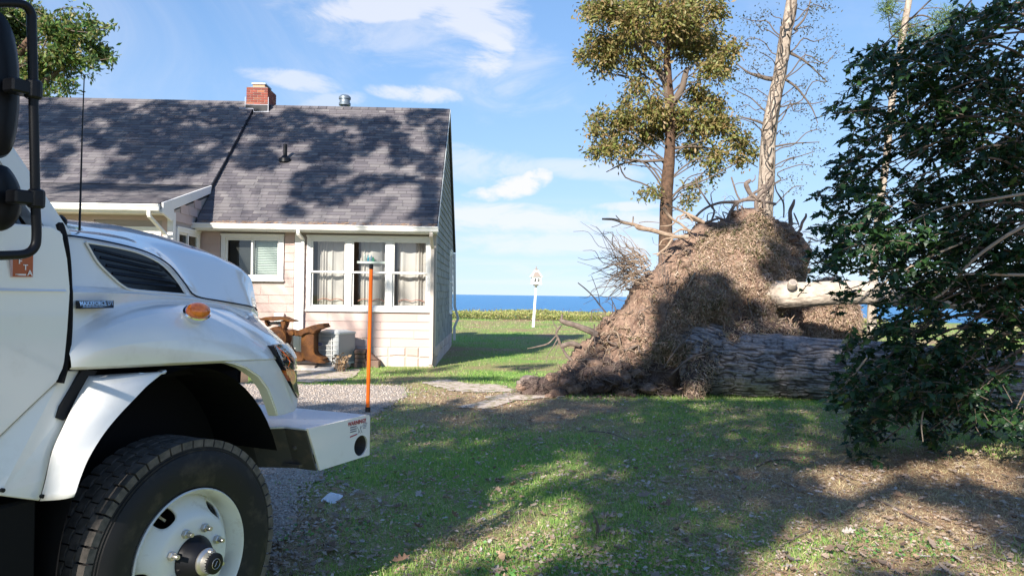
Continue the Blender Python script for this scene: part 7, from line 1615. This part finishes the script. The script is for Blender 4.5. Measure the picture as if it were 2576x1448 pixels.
k = (rng.random(n) < (.25 + .75 * straw_amount(x, y)) * np.clip(fbm(np.c_[x * 1.6, y * 1.6, 0 * x + 5], 3) * 4 - 1.0, .38, 1.7)) & ~in_poly(x, y, GRAVEL); x, y = x[k], y[k]; n = len(x)
LV = oak_leaf(np.c_[x, y, ground_height(x, y) + rng.uniform(.006, .035, n)], rng.uniform(0, 2 * PI, n), rng.uniform(.035, .09, n) * rng.choice([.7, 1.0, 1.25], n, p=[.5, .38, .12]), rng.uniform(-.2, .9, n), rng.normal(size=n) * .2)
tag(link('leaf_litter', np_mesh('leaf_litter', LV.reshape(-1, 3), tris=(np.arange(n)[:, None, None] * 16 + np.array(LT)[None]).reshape(-1, 3)), M['litter']), 'brown and pale fallen leaves scattered over the lawn', kind='stuff')
one = oak_leaf(np.zeros((1, 3)), np.zeros(1), np.ones(1), np.array([.55]), np.zeros(1))[0]; ol = np_mesh('fallen_leaf', one, tris=np.array(LT)); ol.materials.append(M['litter_one'])
lr = np.random.default_rng(33)
for k in range(70):
    px, py = lr.uniform(960, 2540), 1040 + 400 * lr.random() ** .8; g = gnd(px, py)
    if in_poly(g[0], g[1], GRAVEL): continue
    o = link('fallen_leaf', ol); L_ = lr.uniform(.08, .14); o.location = (g[0], g[1], float(ground_height(np.array([g[0]]), np.array([g[1]]))[0]) + .03); o.scale = (L_, L_, L_); o.rotation_euler = (lr.normal() * .35, lr.normal() * .35, lr.uniform(0, 6.28))
    tag(o, 'curled lobed brown oak leaf lying on the shaded lawn', 'leaf', 'fallen oak leaves on the lawn')
# gravel: pebbles thick on the drive
n = 52000; y = np.exp(rng.uniform(math.log(3.3), math.log(14.6), n)); x = rng.uniform(-.62, -.02, n) * y; dg = edge_dist(x, y, np.array(GRAVEL)); k = in_poly(x, y, GRAVEL) | (rng.random(n) < np.exp(-dg / .10) * .5); x, y = x[k], y[k]; n = len(x)
r = rng.uniform(.006, .0135, n) * (1 + .03 * y); C = np.c_[x, y, ground_height(x, y) + .016 + r * .2]; ax_ = rng.normal(size=(n, 3, 3)); U, _, Vt = np.linalg.svd(ax_); Rm = U; o8 = np.array([(1, 0, 0), (-1, 0, 0), (0, 1, 0), (0, -1, 0), (0, 0, 1), (0, 0, -1)], float) * [1.25, 1, .7]
V = C[:, None] + r[:, None, None] * np.einsum('nij,kj->nki', Rm, o8); T8 = np.array([(0, 2, 4), (2, 1, 4), (1, 3, 4), (3, 0, 4), (2, 0, 5), (1, 2, 5), (3, 1, 5), (0, 3, 5)])
tag(link('gravel', np_mesh('gravel', V.reshape(-1, 3), tris=(np.arange(n)[:, None, None] * 6 + T8[None]).reshape(-1, 3)), M['gravel_stone']), 'loose tan pebbles of the gravel drive', kind='stuff')
# sticks on the lawn
for L_, lb in (([(2205, 1262, 4), (2250, 1282, 6), (2300, 1310, 6), (2340, 1325, 4)], 'grey crooked stick lying on the pine straw at the right'), ([(1905, 1178, 3), (1930, 1165, 4), (1975, 1160, 4), (2005, 1170, 3)], 'thin dark twig lying on worn ground below the fallen trunk'),
               ([(1480, 1088, 3), (1530, 1092, 3), (1580, 1110, 2)], 'thin pale twig on the lawn below the soil heap'), ([(1940, 1395, 3), (2000, 1360, 4), (2060, 1330, 3)], 'slender twig on the straw near the bottom edge'), ([(1500, 1350, 7), (1502, 1325, 6), (1497, 1300, 3)], 'short dark upright stem in the sunlit lawn patch')):
    P = np.array([np.r_[gnd(x_, y_) + (0, 0, .022), w_ * gnd(x_, y_)[1] / FPX / 2] for x_, y_, w_ in L_])
    if 'upright' in lb: b_ = P[0, :3].copy(); P = np.array([np.r_[b_ + (0, 0, -.03), .012], np.r_[b_ + (.01, 0, .06), .011], np.r_[b_ + (-.02, .01, .13), .004]])
    P = smooth_path(P, 4); c_ = P[0, :3].copy(); q = MB(); q.tube(P[:, :3] - c_, P[:, 3], 6); tag(q.build('stick', M['twig' if 'dark' in lb else 'root_grey'], None, smooth=True, loc=tuple(c_)), lb, 'stick')
for px, py, L_, lb in ((835, 1263, .10, 'torn scrap of white paper where gravel meets grass'), (910, 1195, .0, '')):
    if L_:
        g = gnd(px, py); G = np.array([[(u * L_ * 1.6, v * L_ * .8, .035 + .03 * math.sin(u * 5 + v * 3) + .02 * v) for u in np.linspace(-.5, .5, 7)] for v in np.linspace(-.5, .5, 5)]); q = MB(); q.grid(G); o = q.build('paper_scrap', M['paper'], None, fix=False, loc=tuple(g)); o.rotation_euler = (0, 0, .5); tag(o, lb, 'paper')
